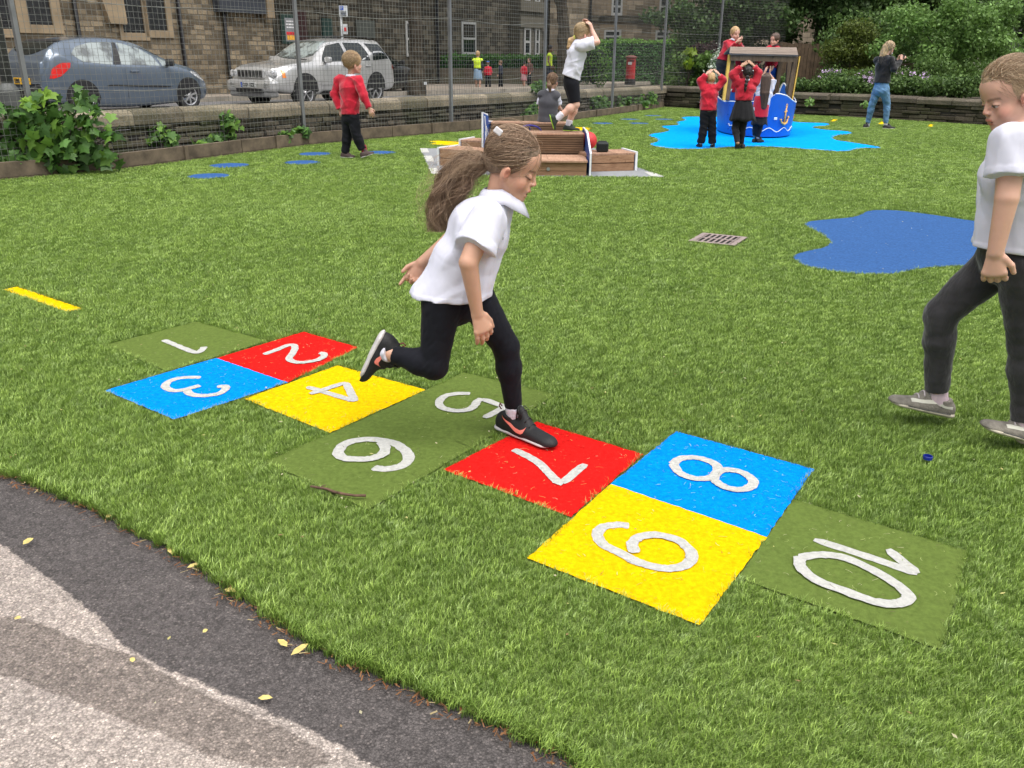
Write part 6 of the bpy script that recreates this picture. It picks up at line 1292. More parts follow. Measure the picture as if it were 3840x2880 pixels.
def hand_prims(w, d, n, side, s, curl=.5, spread=.1, thumb=1, cs=None):
    """w wrist, d towards fingers, n palm normal, side towards the thumb"""
    d = nrm(d); n = np.array(n, float); n = nrm(n-d*(n@d)); sd_ = nrm(np.cross(d, n)); sd_ = sd_*np.sign(sd_@np.array(side)+1e-9); L = []; S_ = s
    L.append(ECone(w+d*.008*S_, w+d*.062*S_, (.022*S_, .014*S_), (.033*S_, .012*S_), sd_, k=.008*S_)); 
    lens = [.85, .98, 1.0, .78]
    for i, off in enumerate((1.5, .5, -.5, -1.5)):
        p = w+d*(.064-.004*abs(off))*S_+sd_*off*.0165*S_; c_ = curl if cs is None else cs[i]; ang = 0; r = .0082*S_
        for k, ln in enumerate((.030, .021, .017)):
            ang += c_*(1.0, 1.15, .8)[k]; dd = nrm(d*math.cos(ang)+n*math.sin(ang)+sd_*off*spread*.35); q = p+dd*ln*lens[i]*S_; L.append(Cone(p, q, r, r*.9, k=.0035*S_)); p = q; r *= .92
    t0 = w+d*.018*S_+sd_*.022*S_; t1 = t0+nrm(d*.75+sd_*.62*thumb+n*.25)*.030*S_; t2 = t1+nrm(d*.95+sd_*.25*thumb+n*.35)*.026*S_
    L += [Cone(t0, t1, .0105*S_, .0088*S_, k=.006*S_), Cone(t1, t2, .0088*S_, .0072*S_, k=.003*S_)]; return L
def limb(J, a, b, c, ra, rb, rc, bulge=None, k=.005):
    L = [Cone(J[a], J[b], ra, rb, k=k), Cone(J[b], J[c], rb, rc, k=k)]
    if bulge: L.append(Ell(J[b]+(J[c]-J[b])*.33, (bulge, bulge, bulge), k=.02))
    return L
BR = dict(neck=.040, uarm=.037, elb=.030, wri=.021, thigh=.068, knee=.045, calf=.044, ank=.029, hip=(.112, .085), waist=(.098, .075), chest=(.122, .085), shr=.040)
def body_prims(J, s, hd, R, hands, mouth=.3, fine=True):
    q = lambda x: tuple(v*s for v in x) if isinstance(x, tuple) else x*s
    sv = nrm(J['sR']-J['sL']); hv = nrm(J['hR']-J['hL']); W_ = (J['pel']+J['ch'])/2 if 'wai' not in J else J['wai']; L = []
    L += [ECone(J['pel'], W_, q(R['hip']), q(R['waist']), hv, k=.03), ECone(W_, J['ch'], q(R['waist']), q(R['chest']), sv, k=.03), ECone(J['ch'], J['ch']+(J['nb']-J['ch'])*.75, q(R['chest']), (R['chest'][0]*.75*s, R['chest'][1]*.7*s), sv, k=.03)]
    L += [Cone(J['sL'], J['sR'], R['shr']*s, R['shr']*s, k=.03), Cone(J['nb'], hd.w(-14, 0, -8), R['neck']*s*1.05, R['neck']*s*.95, k=.02)]
    for g in 'LR':
        L += limb(J, 's'+g, 'e'+g, 'w'+g, R['uarm']*s, R['elb']*s, R['wri']*s); L += limb(J, 'h'+g, 'k'+g, 'a'+g, R['thigh']*s, R['knee']*s, R['ank']*s, R['calf']*s*1.02); L.append(Cone(J['a'+g], J['a'+g]+(J['t'+g]-J['a'+g])*.12-np.array([0, 0, .0]), R['ank']*s*.95, R['ank']*s*.6, k=.006))
    for h in hands: L += h
    return L+hd.prims(mouth, fine)
def make_body(label, J, s, hd, R, hands, skin, hairc, h, mouth=.3, fine=True, eye=(.10, .06, .035), blush=.35, group=None, origin=None):
    pr = body_prims(J, s, hd, R, hands, mouth, fine); v, f = sdf_mesh(pr, h, .012)
    c = hd.paint(v, skin, hairc, eye, blush, mouth, fine); org = origin if origin is not None else np.array([J['pel'][0], J['pel'][1], min(J['aL'][2], J['aR'][2])-.06*s])
    o = obj('person', v, f, m_skin, None, org, True, col=c); tag(o, label, 'person', group); return o, pr
def top_prims(J, s, R, off, slv, hemw=None, hem=None, k=.02, cuff=None):
    """shirt or jumper volume; slv = fraction of the arm the sleeve covers (0..2)"""
    q = lambda x, o: tuple(v*s+o for v in x); sv = nrm(J['sR']-J['sL']); W_ = J.get('wai', (J['pel']+J['ch'])/2); hemw = hemw or q(R['hip'], off*1.4); hem = hem or (J['pel'], J['pel']-J['ch']); hv = nrm(J['hR']-J['hL']); HP, HN = np.array(hem[0]), nrm(hem[1])
    L = [ECone(W_, HP+HN*.06, q(R['waist'], off*1.3), hemw, hv, cuts=[(HP, HN)], k=.03), ECone(W_, J['ch'], q(R['waist'], off*1.3), q(R['chest'], off), sv, k=.03, cuts=[(HP, HN)]), ECone(J['ch'], J['ch']+(J['nb']-J['ch'])*.8, q(R['chest'], off), (R['chest'][0]*.5*s+off, R['chest'][1]*.55*s+off), sv, k=.03), Cone(J['sL'], J['sR'], R['shr']*s+off*.8, R['shr']*s+off*.8, k=.03)]
    for g in 'LR':
        S_, E_, W2 = J['s'+g], J['e'+g], J['w'+g]; o2 = off*1.0 if slv > 1 else off*1.25
        if slv <= 1: e = S_+(E_-S_)*slv; L.append(Cone(S_, S_+(E_-S_)*min(1, slv+.15), R['uarm']*s+o2, R['uarm']*s+o2*1.5, cuts=[(e, E_-S_)], k=.022))
        else: e = E_+(W2-E_)*(slv-1); L += [Cone(S_, E_, R['uarm']*s+o2, R['elb']*s+o2*1.2, k=.02), Cone(E_, W2+(W2-E_)*.1, R['elb']*s+o2*1.2, R['wri']*s+o2*.8, cuts=[(e, W2-E_)], k=.02)]
    return L
def trouser_prims(J, s, R, off, ln=1.93, waist=None, wide=0, k=.02):
    """trousers/leggings/shorts; ln 0..2 along the leg"""
    q = lambda x, o: tuple(v*s+o for v in x); hv = nrm(J['hR']-J['hL']); W_ = J.get('wai', (J['pel']+J['ch'])/2); L = [ECone(J['pel']-(W_-J['pel'])*.25, W_, q(R['hip'], off), q(R['waist'], off*.6), hv, k=.03, cuts=[(J['pel']+(W_-J['pel'])*.8, W_-J['pel'])])]
    for g in 'LR':
        H_, K_, A_ = J['h'+g], J['k'+g], J['a'+g]; th, kn, ak = R['thigh']*s+off, R['knee']*s+off+wide*.4, R['ank']*s+off+wide
        if ln <= 1: e = H_+(K_-H_)*ln; L.append(Cone(H_, H_+(K_-H_)*(ln+.1), th, th+(kn-th)*ln+wide, cuts=[(e, K_-H_)], k=.02))
        else: e = K_+(A_-K_)*(ln-1); L += [Cone(H_, K_, th, kn, k=.015), Cone(K_, A_, kn, ak, cuts=[(e, A_-K_)], k=.012), Ell(K_+(A_-K_)*.3, np.ones(3)*(R['calf']*s+off+wide*.6), k=.02)]
    return L
def cloth_obj(name, pr, h, m, parent, wr=None, k=.012, label=None, smooth=1, recut=None, bands=()):
    """wr: list of (scale, amplitude, seed, stretch) wrinkle fields"""
    def post(p, d):
        d = d+sum(wrinkle(p, a, b, c, st_) for a, b, c, st_ in (wr or []))
        for (pt, nr, rad_) in bands: q_ = (p-np.asarray(pt))@nrm(nr); d = d-.0018*((q_ > -.020) & (np.linalg.norm(p-np.asarray(pt), axis=-1) < rad_))
        for (pt, nr) in (recut or []): d = np.maximum(d, (p-np.asarray(pt))@nrm(nr)+wrinkle(p, 14, .0025, 9))
        return d
    v, f = sdf_mesh(pr, h, k, post=post, smooth=smooth, pad=max(3*h, .02)); o = obj(name, v, f, m, parent, smooth=True)
    if label: o['label'] = label
    return o
def collar(nb, up, fw, r0, wd, drop, m, parent, tip=.05, gap=.35, flare=.03, th=.002, rf=1.0):
    up = nrm(up); fw = nrm(np.array(fw)-up*(np.array(fw)@up)); sd_ = np.cross(up, fw); V = []; n = 28; rows = 4
    for i in range(n):
        a = gap+(2*math.pi-2*gap)*i/(n-1); d = fw*math.cos(a)*rf+sd_*math.sin(a); e = max(0, 1-min(i, n-1-i)/5)
        for k in range(rows):
            t = k/(rows-1); r = r0+(flare+.5*tip*e)*t**.8; V.append(nb+d*r+up*(wd-(wd+drop+tip*e)*t**1.15+.004*math.sin(3.1*t)))
    F_ = [(i*rows+k, i*rows+k+1, (i+1)*rows+k+1, (i+1)*rows+k) for i in range(n-1) for k in range(rows-1)]; o = obj('collar', V, F_, m, parent, smooth=True); sm = o.modifiers.new('thick', 'SOLIDIFY'); sm.thickness = th*1.5; sm.offset = 0; return o
def shoe(name, heel, toe, up, s, mu, ms, parent, h=.004, wd=.036, ht=.055, stripe=None, laces=None, sole_h=.013, ankle=None, tag_=None):
    """heel/toe are points on the ground line of the sole"""
    heel, toe = np.array(heel, float), np.array(toe, float); d = nrm(toe-heel); L_ = np.linalg.norm(toe-heel); up = nrm(np.array(up)-d*(np.array(up)@d)); sd_ = np.cross(d, up); w = wd*s; b = heel+up*sole_h*s
    sl = [ECone(heel+d*w*.7+up*sole_h*s*.5, heel+d*L_*.45+up*sole_h*s*.5, (w*1.0, sole_h*s*.62), (w*.92, sole_h*s*.55), sd_, rnd=w*.8/(sole_h*s*.55), k=.006), ECone(heel+d*L_*.4+up*sole_h*s*.5, toe-d*w*.9+up*sole_h*s*.55, (w*.93, sole_h*s*.55), (w*1.02, sole_h*s*.5), sd_, rnd=w*.9/(sole_h*s*.5), k=.006)]
    H_ = ht*s; cut = [(heel+up*sole_h*s*.55, -up)]
    ul = [ECone(heel+d*w*.75+up*(H_*.40), heel+d*L_*.5+up*H_*.42, (w*.86, H_*.60), (w*.86, H_*.56), sd_, k=.015, cuts=cut, rnd=1.0),
        ECone(heel+d*L_*.45+up*H_*.34, toe-d*w*.72+up*H_*.24, (w*.86, H_*.52), (w*.90, H_*.36), sd_, k=.02, cuts=cut, rnd=1.6),
        Cone(heel+d*L_*.20+up*H_*.4, heel+d*L_*.25+up*H_*.98, w*.88, w*.92, k=.012, cuts=cut+[(heel+d*L_*.25+up*H_*1.04, up+d*.12)]),
        Cone(heel+d*L_*.42+up*H_*1.38, heel+d*L_*.56+up*H_*.70, w*.42, w*.50, k=.016, cuts=cut)]
    o = cloth_obj(name, ul, h, mu, parent, k=.01); cloth_obj('sole', sl, h, ms, o, k=.005, smooth=1)
    for g in (-1, 1):
        if stripe:
            poly, mm = stripe
            for pp in poly: decal(ul, [(x*L_, y*H_) for x, y in pp], heel+up*sole_h*s*.4, d, up, sd_*g, mm, o, 'side_stripe', 18, 4)
    if laces:
        mb = MB()
        for t in (.40, .48, .56, .63):
            c0 = heel+d*L_*t+up*H_*1.6; pts = []
            for a in np.linspace(-.7, .7, 7):
                p = (c0+sd_*math.sin(a)*w*.75)[None]; 
                for _ in range(30): p = p-up*np.clip(field(ul, p), 0, .008)[:, None]*.8
                pts.append(p[0]+up*.001)
            mb.tube(pts, .0026*s, 5)
        q = heel+d*L_*.42+up*H_*1.35; mb.tube([q, q+sd_*.02+up*.018, q+sd_*.03+d*.02, q+sd_*.012], .0022*s, 5); mb.tube([q, q-sd_*.02+up*.016, q-sd_*.032+d*.015, q-sd_*.012], .0022*s, 5); mb.obj('laces', laces, o, smooth=True)
    return o, ul, (heel, d, up, sd_, L_, H_)
def cap_prims(hd, grow=9, cut_f=62, cut_r=(52, 58, 100), low=-20, face=(92, 0, 0), extra=(), side=1.0):
    """hair shell over the cranium with the face carved out"""
    L = [hd.el((-8, 0, 62), (92+grow, 74*side+grow, 82+grow), k=10), hd.el((-30, 0, 25), (70+grow*.6, 66+grow*.6, 60), k=20)]
    L += list(extra); L.append(hd.el(face, cut_r, k=6, sub=True)); L.append(hd.el((22, 0, -38), (62, 100, 46), k=8, sub=True)); return L
def scalp_strands(hd, n, r, knot, knotspread, cols, start, grow=12, k=9, lift=(0, 8), jit=.02):
    """strands that run over the skull from start directions to the knot direction"""
    cen = np.array([-8, 0, 62.]); rad = np.array([92, 74, 82.])+grow; out = []
    kd = (np.array(knot)-cen)/rad; kd = kd/np.linalg.norm(kd)
    for i in range(n):
        a = start(r); b = kd+r.normal(size=3)*knotspread; b = b/np.linalg.norm(b); om = math.acos(np.clip(a@b, -1, 1)); lf = r.uniform(*lift); P_ = []; w1, w2 = r.normal(size=3)*jit, r.uniform(0, 6)
        for t in np.linspace(0, 1, k):
            q = (math.sin((1-t)*om)*a+math.sin(t*om)*b)/max(math.sin(om), 1e-3); q = q+w1*math.sin(math.pi*t)+np.array([0, 0, .012])*math.sin(5*t+w2); q = q/np.linalg.norm(q)
            P_.append(hd.w(*(cen+q*rad+q*lf*math.sin(math.pi*min(1, t*1.1)))))
        out.append(P_)
    cc = np.asarray(cols)[r.integers(0, len(cols), n)]*r.uniform(.75, 1.3, (n, 1)); return np.array(out), cc
m_wshirt = cloth('white polo', (.61, .61, .70), .85, .5, 9, .03, .12); m_legg = cloth('black leggings', (.0045, .0050, .0085), .8, .3, 10, .2, .04); m_jump = cloth('red jumper', (.46, .010, .030), .9, .5, 15, .12, .35); m_jump2 = cloth('deep red jumper', (.40, .012, .030), .9, .5, 15, .12, .3)
m_btrou = cloth('black trousers', (.007, .0075, .011), .85, .4, 12, .2, .05); m_sock = cloth('white sock', (.58, .57, .64), .9, .4, 40, .05); m_bshoe = mat('black shoe', (.006, .006, .007), .65, bump=.2, bs=200); m_wsole = mat('white sole', (.58, .56, .53), .6, bump=.3, bs=120); m_dsole = mat('dark sole', (.02, .02, .02), .7)
SK = (.53, .30, .205); SK2 = (.56, .33, .245); SK3 = (.60, .36, .28)
# ================= the hopping girl =================
r = np.random.default_rng(101)
J = dict(nb=P(1862,772,3.10), ch=P(1800,850,3.10), wai=P(1745,985,3.10), pel=P(1702,1095,3.10), sR=P(1828,812,2.97), sL=P(1850,800,3.23), eR=P(1757,985,2.90), wR=P(1789,1172,2.93), eL=P(1690,900,3.30), wL=P(1582,985,3.27),
 hR=P(1655,1135,3.035), hL=P(1785,1120,3.155), kR=P(1628,1372,3.0), aR=P(1450,1322,3.045), kL=P(1898,1300,3.15), aL=P(1930,1560,3.16), tR=P(1375,1385,3.04), tL=P(2000,1650,3.14))
hv_ = nrm(ray(2400, 1100)-ray(1440, 1100)); up_ = nrm(np.array([0, 0, 1.])); c28, s28 = math.cos(math.radians(27)), math.sin(math.radians(27))
fw = nrm(hv_*c28-up_*s28+np.array([0, -.16, 0])); uu = hv_*s28+up_*c28
HG = Head(P(1903, 642, 3.10), fw, uu, 1.02); HG.down = True
R = dict(BR); R.update(thigh=.070, knee=.048, calf=.046, ank=.028, uarm=.042, elb=.0335, wri=.022, neck=.044, chest=(.125, .092), waist=(.105, .085), hip=(.118, .10))
hR = hand_prims(J['wR'], P(1822,1265,2.93)-J['wR'], (-.45, .9, .1), (.7, .2, .3), 1.12, cs=[.50, .42, .36, .30], thumb=.6)
hL = hand_prims(J['wL'], P(1545,1048,3.26)-J['wL'], (-.1, -1, .3), (-.5, .0, .8), 1.02, cs=[.15, .9, .8, .9], thumb=.8)
girl, gp_ = make_body('person in white polo shirt and black leggings hopping on one leg over the numbered squares', J, 1.0, HG, R, [hR, hL], SK, (.12, .07, .04), .0036, mouth=.85, eye=(.05, .03, .02), origin=G(1975, 1640))
hem = (P(1700, 1106, 3.10), np.array([-.04, .0, -1.])); tp = top_prims(J, 1.0, R, .013, .62, hemw=(.130, .140), hem=hem)
tp[0] = ECone(J['wai'], P(1690,1125,3.10), (.122, .104), (.156, .140), nrm(J['hR']-J['hL']), cuts=[hem], k=.03)
stc = np.array([[1, 0, 0], [0, 1, 0], [0, 0, 1.]]); d_ = nrm(J['ch']-J['pel'])
cloth_obj('polo_shirt', tp, .0042, m_wshirt, girl, wr=[(24, .0065, 1, np.eye(3)-.8*np.outer(nrm(d_+np.array([.5,0,-.2])), nrm(d_+np.array([.5,0,-.2])))), (13, -.0065, 31, np.eye(3)-.85*np.outer(nrm(d_+np.array([.9,0,-.1])), nrm(d_+np.array([.9,0,-.1])))), (17, -.004, 32, np.eye(3)-.8*np.outer(d_, d_)), (11, .008, 5, None)], k=.014, recut=[hem], bands=[(*hem, .5)]+[(J['s'+q]+(J['e'+q]-J['s'+q])*.62, J['e'+q]-J['s'+q], .10) for q in 'LR'])
collar(P(1869,726,3.10), nrm(HG.w(-14,0,-8)-J['nb'])+np.array([-.25,0,.25]), hv_, .050, .020, .030, m_wshirt, girl, tip=.06, gap=.22, flare=.030)
# shirt badge, sleeve cuff line
bo_ = P(1868, 905, 3.0); tr_ = nrm(np.cross(nrm(ray(1868, 905)), [0, 0, 1])); bt = nrm(np.cross(tr_, nrm(ray(1868, 905)))); bd = -nrm(ray(1868, 905)); m_bdg = mat('badge grey', (.16, .17, .19), .6)
for rr in ((.022, .018), (.010, .004)):
    pr_ = [(rr[0]*math.cos(t), rr[0]*1.25*math.sin(t)) for t in np.linspace(0, 2*math.pi, 20, endpoint=False)]
    decal(tp, pr_, bo_, tr_, bt, bd, m_bdg if rr[0] > .02 else m_wshirt, girl, 'badge', 12, 6, off=(.0075 if rr[0] > .02 else .0095), k=.014, reach=.2)
decal(tp, [(.016*math.cos(t), .020*math.sin(t)) for t in np.linspace(0, 6.28, 20, endpoint=False)], bo_, tr_, bt, bd, m_wshirt, girl, 'badge', 12, 6, off=.0085, k=.014, reach=.2)
tr = trouser_prims(J, 1.0, R, .004, 1.86); cloth_obj('leggings', tr, .0042, m_legg, girl, wr=[(60, .0012, 3, None)], k=.012)
def sock(parent, a, b, r0, r1): cloth_obj('sock', [Cone(a-(a-b)*.1, b, r0, r1, cuts=[(a, a-b)])], .0036, m_sock, parent, wr=[(90, .0008, 4, None)])
sock(girl, P(1928, 1525, 3.16), P(1934, 1605, 3.155), .0365, .030); sock(girl, P(1462, 1324, 3.035), P(1436, 1320, 3.055), .0365, .033)
m_salmon = mat('salmon pink', (.80, .22, .17), .5, kind='pos', var=.04); sw = [[(.13,.92),(.20,.72),(.36,.42),(.50,.22),(.56,.24),(.60,.42),(.59,.66),(.56,.46),(.50,.40),(.36,.58)]]
m_runsole = mat('pale running sole', (.50, .47, .46), .6, bump=.35, bs=220)
hl, tl = G(1870, 1612), G(2072, 1695); hl[2] = tl[2] = .014
sw1 = [[(.15,.90),(.30,.52),(.46,.28),(.54,.26),(.595,.40),(.60,.66),(.57,.52),(.52,.46),(.44,.50),(.30,.66)]]
sh1 = shoe('trainer', hl, tl, (0, 0, 1), 1.12, m_bshoe, m_runsole, girl,   .0034, .037, .072, (sw1, m_salmon), m_blk, .020)
h2_, t2_ = P(1428, 1240, 3.06), P(1343, 1408, 3.05); hs_ = nrm(np.cross(t2_-h2_, ray(1385, 1320))); hs_ = hs_ if (hs_@hv_) > 0 else -hs_
sh2 = shoe('trainer', h2_, t2_, hs_, 1.12, m_bshoe, m_runsole, girl,   .0034, .037, .072, (sw1, m_salmon), m_blk, .020)
for sh_ in (sh1, sh2):
    hl_, d_, u_, s_, L_, H_ = sh_[2]; mb = MB(); q = hl_+d_*.020+u_*H_*1.22; mb.tube([q, q-d_*.012+u_*.010, q-d_*.016-u_*.004, q-d_*.004-u_*.014], .003, 6); mb.obj('heel_tab', mat('heel tab', (.16, .035, .035), .6, kind='pos'), sh_[0], smooth=True)
# hair: cap, combed strands, flying pony tail
hc = [(.215, .135, .082), (.29, .19, .12), (.41, .29, .19), (.145, .088, .053)]
kn = (-98, 0, 12); cp = cap_prims(HG, 5, face=(88, 0, 18), cut_r=(44, 62, 84)); knw = HG.w(*kn)
cloth_obj('hair', cp, .004, mat('hair under', (.19, .128, .083), .6, var=.35, vs=60, bump=.6, bs=120), girl, wr=[(70, .002, 3, None)], k=.01)
hr = [o for o in girl.children if o.name.startswith('hair')][0]
def st1(r):
    while True:
        q = r.normal(size=3); q /= np.linalg.norm(q)
        if q[2] > (-.45 if q[0] > .0 else -.85) and q[0] > -.75 and not (q[0] > .30 and q[2] < .60 and abs(q[1]) < .62+.2*q[2]) and not (q[2] < -.05 and q[0] > .25-q[2]*.0): return q
Ls, cc = scalp_strands(HG, 4600, r, kn, .14, hc, st1, 5, 12, (1, 12), .025); strands('hair_strands', Ls, r.uniform(.0004, .0009, len(Ls)), cc, m_hair, hr)
Ls, cc = scalp_strands(HG, 60, r, kn, .5, [(.30, .21, .14)], st1, 12, 10, (14, 34), .09); strands('loose_strands', Ls, .0005, cc, m_hair, hr)
path = [knw, P(1800,607,3.12), P(1745,630,3.13), P(1700,690,3.13), P(1668,760,3.13), P(1645,820,3.13), P(1648,885,3.13)]; prd = [.018, .036, .046, .050, .046, .036, .020]
pth = np.array([np.interp(np.linspace(0, 6, 22), range(7), np.array(path)[:, i]) for i in range(3)]).T; pr_r = np.interp(np.linspace(0, 6, 22), range(7), prd)
pth[1:-1] = (pth[:-2]+2*pth[1:-1]+pth[2:])/4; out = []
tg = np.gradient(pth, axis=0); tg /= np.linalg.norm(tg, axis=1)[:, None]; sa = np.cross(tg, [0, 1, 0]); sa /= np.linalg.norm(sa, axis=1)[:, None]; sb = np.cross(tg, sa)
def tail(n, r, spread=1.0, wav=1.0, short=.75):
    out = []
    for i in range(n):
        cl_ = np.random.default_rng(i % 70); a, q = cl_.uniform(0, 6.28)+r.normal()*.2, math.sqrt(cl_.uniform())*spread+r.normal()*.10; ph = cl_.uniform(0, 6.28, 3)+r.normal(size=3)*.25; am = cl_.uniform(.004, .019)*wav; e = int(22*(1-(1-short)*r.uniform()**1.7)); tt = np.arange(22)*e/22; idx = lambda arr: np.array([np.interp(tt, range(22), arr[:, c]) for c in range(arr.shape[1])]).T
        P_, A_, B_ = idx(pth), idx(sa), idx(sb); rr = np.interp(tt, range(22), pr_r)[:, None]; fr = (tt/22)[:, None]; aa = a+.9*np.sin(fr*5+ph[2])*.5
        out.append(P_+A_*np.cos(aa)*rr*q+B_*np.sin(aa)*rr*q*.8+(A_*np.sin(fr*14+ph[0])+B_*np.cos(fr*11+ph[1]))*am*(fr*2.2).clip(0, 1.4))
    return np.array(out)
Tl = tail(3000, r, 1.05, 1.0, .45); tc = np.array(hc)[(np.arange(3000) % 70) % 4]*r.uniform(.75, 1.3, (3000, 1)); strands('pony_tail', Tl, r.uniform(.0005, .0011, 3000), tc, m_hair, hr)
Tl = tail(200, r, 1.9, 2.2, .4); strands('wispy_ends', Tl, .0005, np.tile([(.34, .235, .15)], (200, 1)), m_hair, hr)
cloth_obj('pony_tail_core', [Cone(pth[i], pth[i+2], pr_r[i]*.42, pr_r[i+2]*.40, k=.02) for i in range(0, 12, 2)], .005, mat('hair under', (.10, .062, .04)), hr, wr=[(40, .006, 8, None)])
mb = MB(); mb.lathe((0, 0, 0), [(.018, -.008), (.024, 0), (.018, .008)], 14); t_ = nrm(path[1]-knw); Rm = np.array(Vector(t_).to_track_quat('Z', 'Y').to_matrix()); obj('hair_band', np.array(mb.v)@Rm.T+knw+t_*.012, mb.f, mat('hair band', (.05, .03, .06), .6), hr)
mb = MB(); q = P(1868, 492, 3.02); mb.box(q, (.03, .012, .022), [[.8, 0, .6], [0, 1, 0], [-.6, 0, .8]]); mb.obj('hair_clip', mat('clear clip', (.62, .60, .62), .15), hr, bevel=.004)

# ================= the tall boy at the right edge =================
r = np.random.default_rng(202); YB = 3.08
J = dict(nb=P(3838,508,YB), ch=P(3822,640,YB), wai=P(3808,790,YB+.01), pel=P(3800,925,YB+.02), sL=P(3800,528,YB-.15), sR=P(3868,520,YB+.16), eL=P(3776,742,YB-.20), wL=P(3733,945,YB-.20), eR=P(3900,740,YB+.24), wR=P(3880,930,YB+.22),
 hL=P(3835,985,YB-.05), hR=P(3765,965,YB+.10), kR=P(3530,1178,YB+.17), aR=P(3512,1478,YB+.22), tR=P(3390,1500,YB+.22), kL=P(3845,1290,YB-.02), aL=P(3842,1590,YB-.02), tL=P(3730,1630,YB-.02))
hd_ = -nrm(ray(3900, 900)-ray(3300, 900)); a20 = math.radians(27); fw = nrm(hd_*math.cos(a20)-up_*math.sin(a20)+np.array([0, -.12, 0])); uu = hd_*math.sin(a20)+up_*math.cos(a20)
HB = Head(P(3799, 374, YB+.03), fw, uu, 1.0)
R = dict(BR); R.update(thigh=.082, knee=.056, calf=.055, ank=.038, uarm=.045, elb=.037, wri=.026, neck=.050, chest=(.145, .105), waist=(.125, .10), hip=(.128, .11))
hLp = hand_prims(J['wL'], P(3728,1030,YB-.20)-J['wL'], (.3, .5, .05), (.7, -.3, .3), 1.22, cs=[.55, .6, .6, .5], thumb=1)
hRp = hand_prims(J['wR'], (0, 0, -1), (-.5, -.5, 0), (-.5, .5, 0), 1.15, .5)
boy, bp_ = make_body('person in white polo shirt and faded black jeans striding in from the right edge', J, 1.0, HB, R, [hLp, hRp], (.56, .33, .24), (.16, .10, .06), .0040, mouth=.15, blush=.55, origin=G(3800, 1640))
hem = (P(3760, 930, YB), (-.05, 0, -1)); tp = top_prims(J, 1.0, R, .014, .60, hemw=(.140, .145), hem=hem); tp[0] = ECone(J['wai'], P(3795,955,YB+.02), (.14, .125), (.143, .145), nrm(J['sR']-J['sL']), cuts=[hem], k=.03)
cloth_obj('polo_shirt', tp, .0045, m_wshirt, boy, wr=[(20, .0065, 11, np.diag([1, 1, .35])), (12, -.007, 33, np.diag([.9, 1, .25])), (17, -.004, 34, np.diag([.35, 1, .9])), (10, .009, 15, None)], k=.014, recut=[hem], bands=[(*hem, .5)]+[(J['s'+q]+(J['e'+q]-J['s'+q])*.60, J['e'+q]-J['s'+q], .10) for q in 'LR'])
collar(P(3826,500,YB), nrm(HB.w(-14,0,-8)-J['nb'])+np.array([0, 0, .6]), hd_, .060, .028, .026, m_wshirt, boy, tip=.03, gap=.3, flare=.028)
m_jean = cloth('washed black jeans', (.032, .030, .032), .85, .7, 16, .25, .25)
tr = trouser_prims(J, 1.0, R, .007, 1.93); cloth_obj('jeans', tr, .0045, m_jean, boy, wr=[(26, .0030, 21, np.diag([.9, .9, 1.1])), (55, .0013, 22, np.diag([.7, .7, 1.2]))], k=.014)
for (x, y, Y) in ((3512, 1480, YB+.22), (3842, 1592, YB-.02)): cloth_obj('sock', [Cone(P(x, y-35, Y), P(x+4, y+35, Y), .042, .042)], .004, mat('pale pink sock', (.55, .42, .47), .9), boy)
m_suede = mat('dirty grey suede', (.165, .15, .125), .95, var=.35, vs=25, bump=.5, bs=150); m_offw = mat('scuffed white rubber', (.42, .38, .30), .75, var=.25, vs=20); m_str = mat('off white stripe', (.45, .44, .37), .7, kind='pos')
wav = [[(.10,.62),(.24,.60),(.36,.78),(.50,.72),(.62,.62),(.74,.52),(.74,.40),(.60,.46),(.48,.54),(.36,.60),(.24,.46),(.10,.46)]]
for hx, hy, tx, ty, Y in ((3563, 1562, 3333, 1512, YB+.22), (3930, 1690, 3676, 1605, YB-.02)):
    h_, t_ = P(hx, hy, Y), P(tx, ty, Y); h_[2] = max(h_[2], .016); t_[2] = max(t_[2], .016)
    s3 = shoe('skate_shoe', h_, t_, (0, 0, 1), 1.25, m_suede, m_offw, boy, .004, .038, .056, (wav, m_str), mat('pink grey laces', (.42, .37, .38), .8), .020)
    hl_, d_, u_, s_, L_, H_ = s3[2]
    for g in (-1, 1): mb = MB(); mb.tube([hl_+d_*L_*t+s_*g*(.0385+.006*math.sin(math.pi*t))*1.25*.98+u_*.0215 for t in np.linspace(.12, .80, 12)], .0022, 4); mb.obj('foxing_line', m_blk, s3[0])
hc = [(.40, .28, .175), (.52, .385, .25), (.62, .48, .33), (.28, .19, .12)]
cp = cap_prims(HB, 2, face=(88, 0, 10), cut_r=(46, 66, 84))
cloth_obj('hair', cp, .0045, mat('fair hair under', (.36, .25, .155), .6, var=.35, vs=60, bump=.6, bs=120), boy, wr=[(45, .004, 33, None)], k=.01)
hr = [o for o in boy.children if o.name.startswith('hair')][0]
def st2(r):
    while True:
        q = r.normal(size=3); q /= np.linalg.norm(q)
        if q[2] > (-.1 if q[0] > .15 else -.8) and not (q[0] > .62 and q[2] < .55) and not (q[2] < .2 and q[0] > .1): return q
Ls, cc = scalp_strands(HB, 4800, r, (-95, 0, 20), .34, hc, st2, 2, 14, (0, 8), .03); Ls = Ls[:, :9]; strands('hair_strands', Ls, r.uniform(.0005, .0009, len(Ls)), cc, m_hair, hr)
def st3(r): q = np.array([.80, 0, .62])+r.normal(size=3)*np.array([.06, .32, .07]); return q/np.linalg.norm(q)
Ls, cc = scalp_strands(HB, 200, r, (-40, -60, 150), .3, hc, st3, 4, 9, (2, 12), .06); strands('fringe', Ls[:, :5], r.uniform(.0007, .0016, len(Ls)), cc, m_hair, hr)
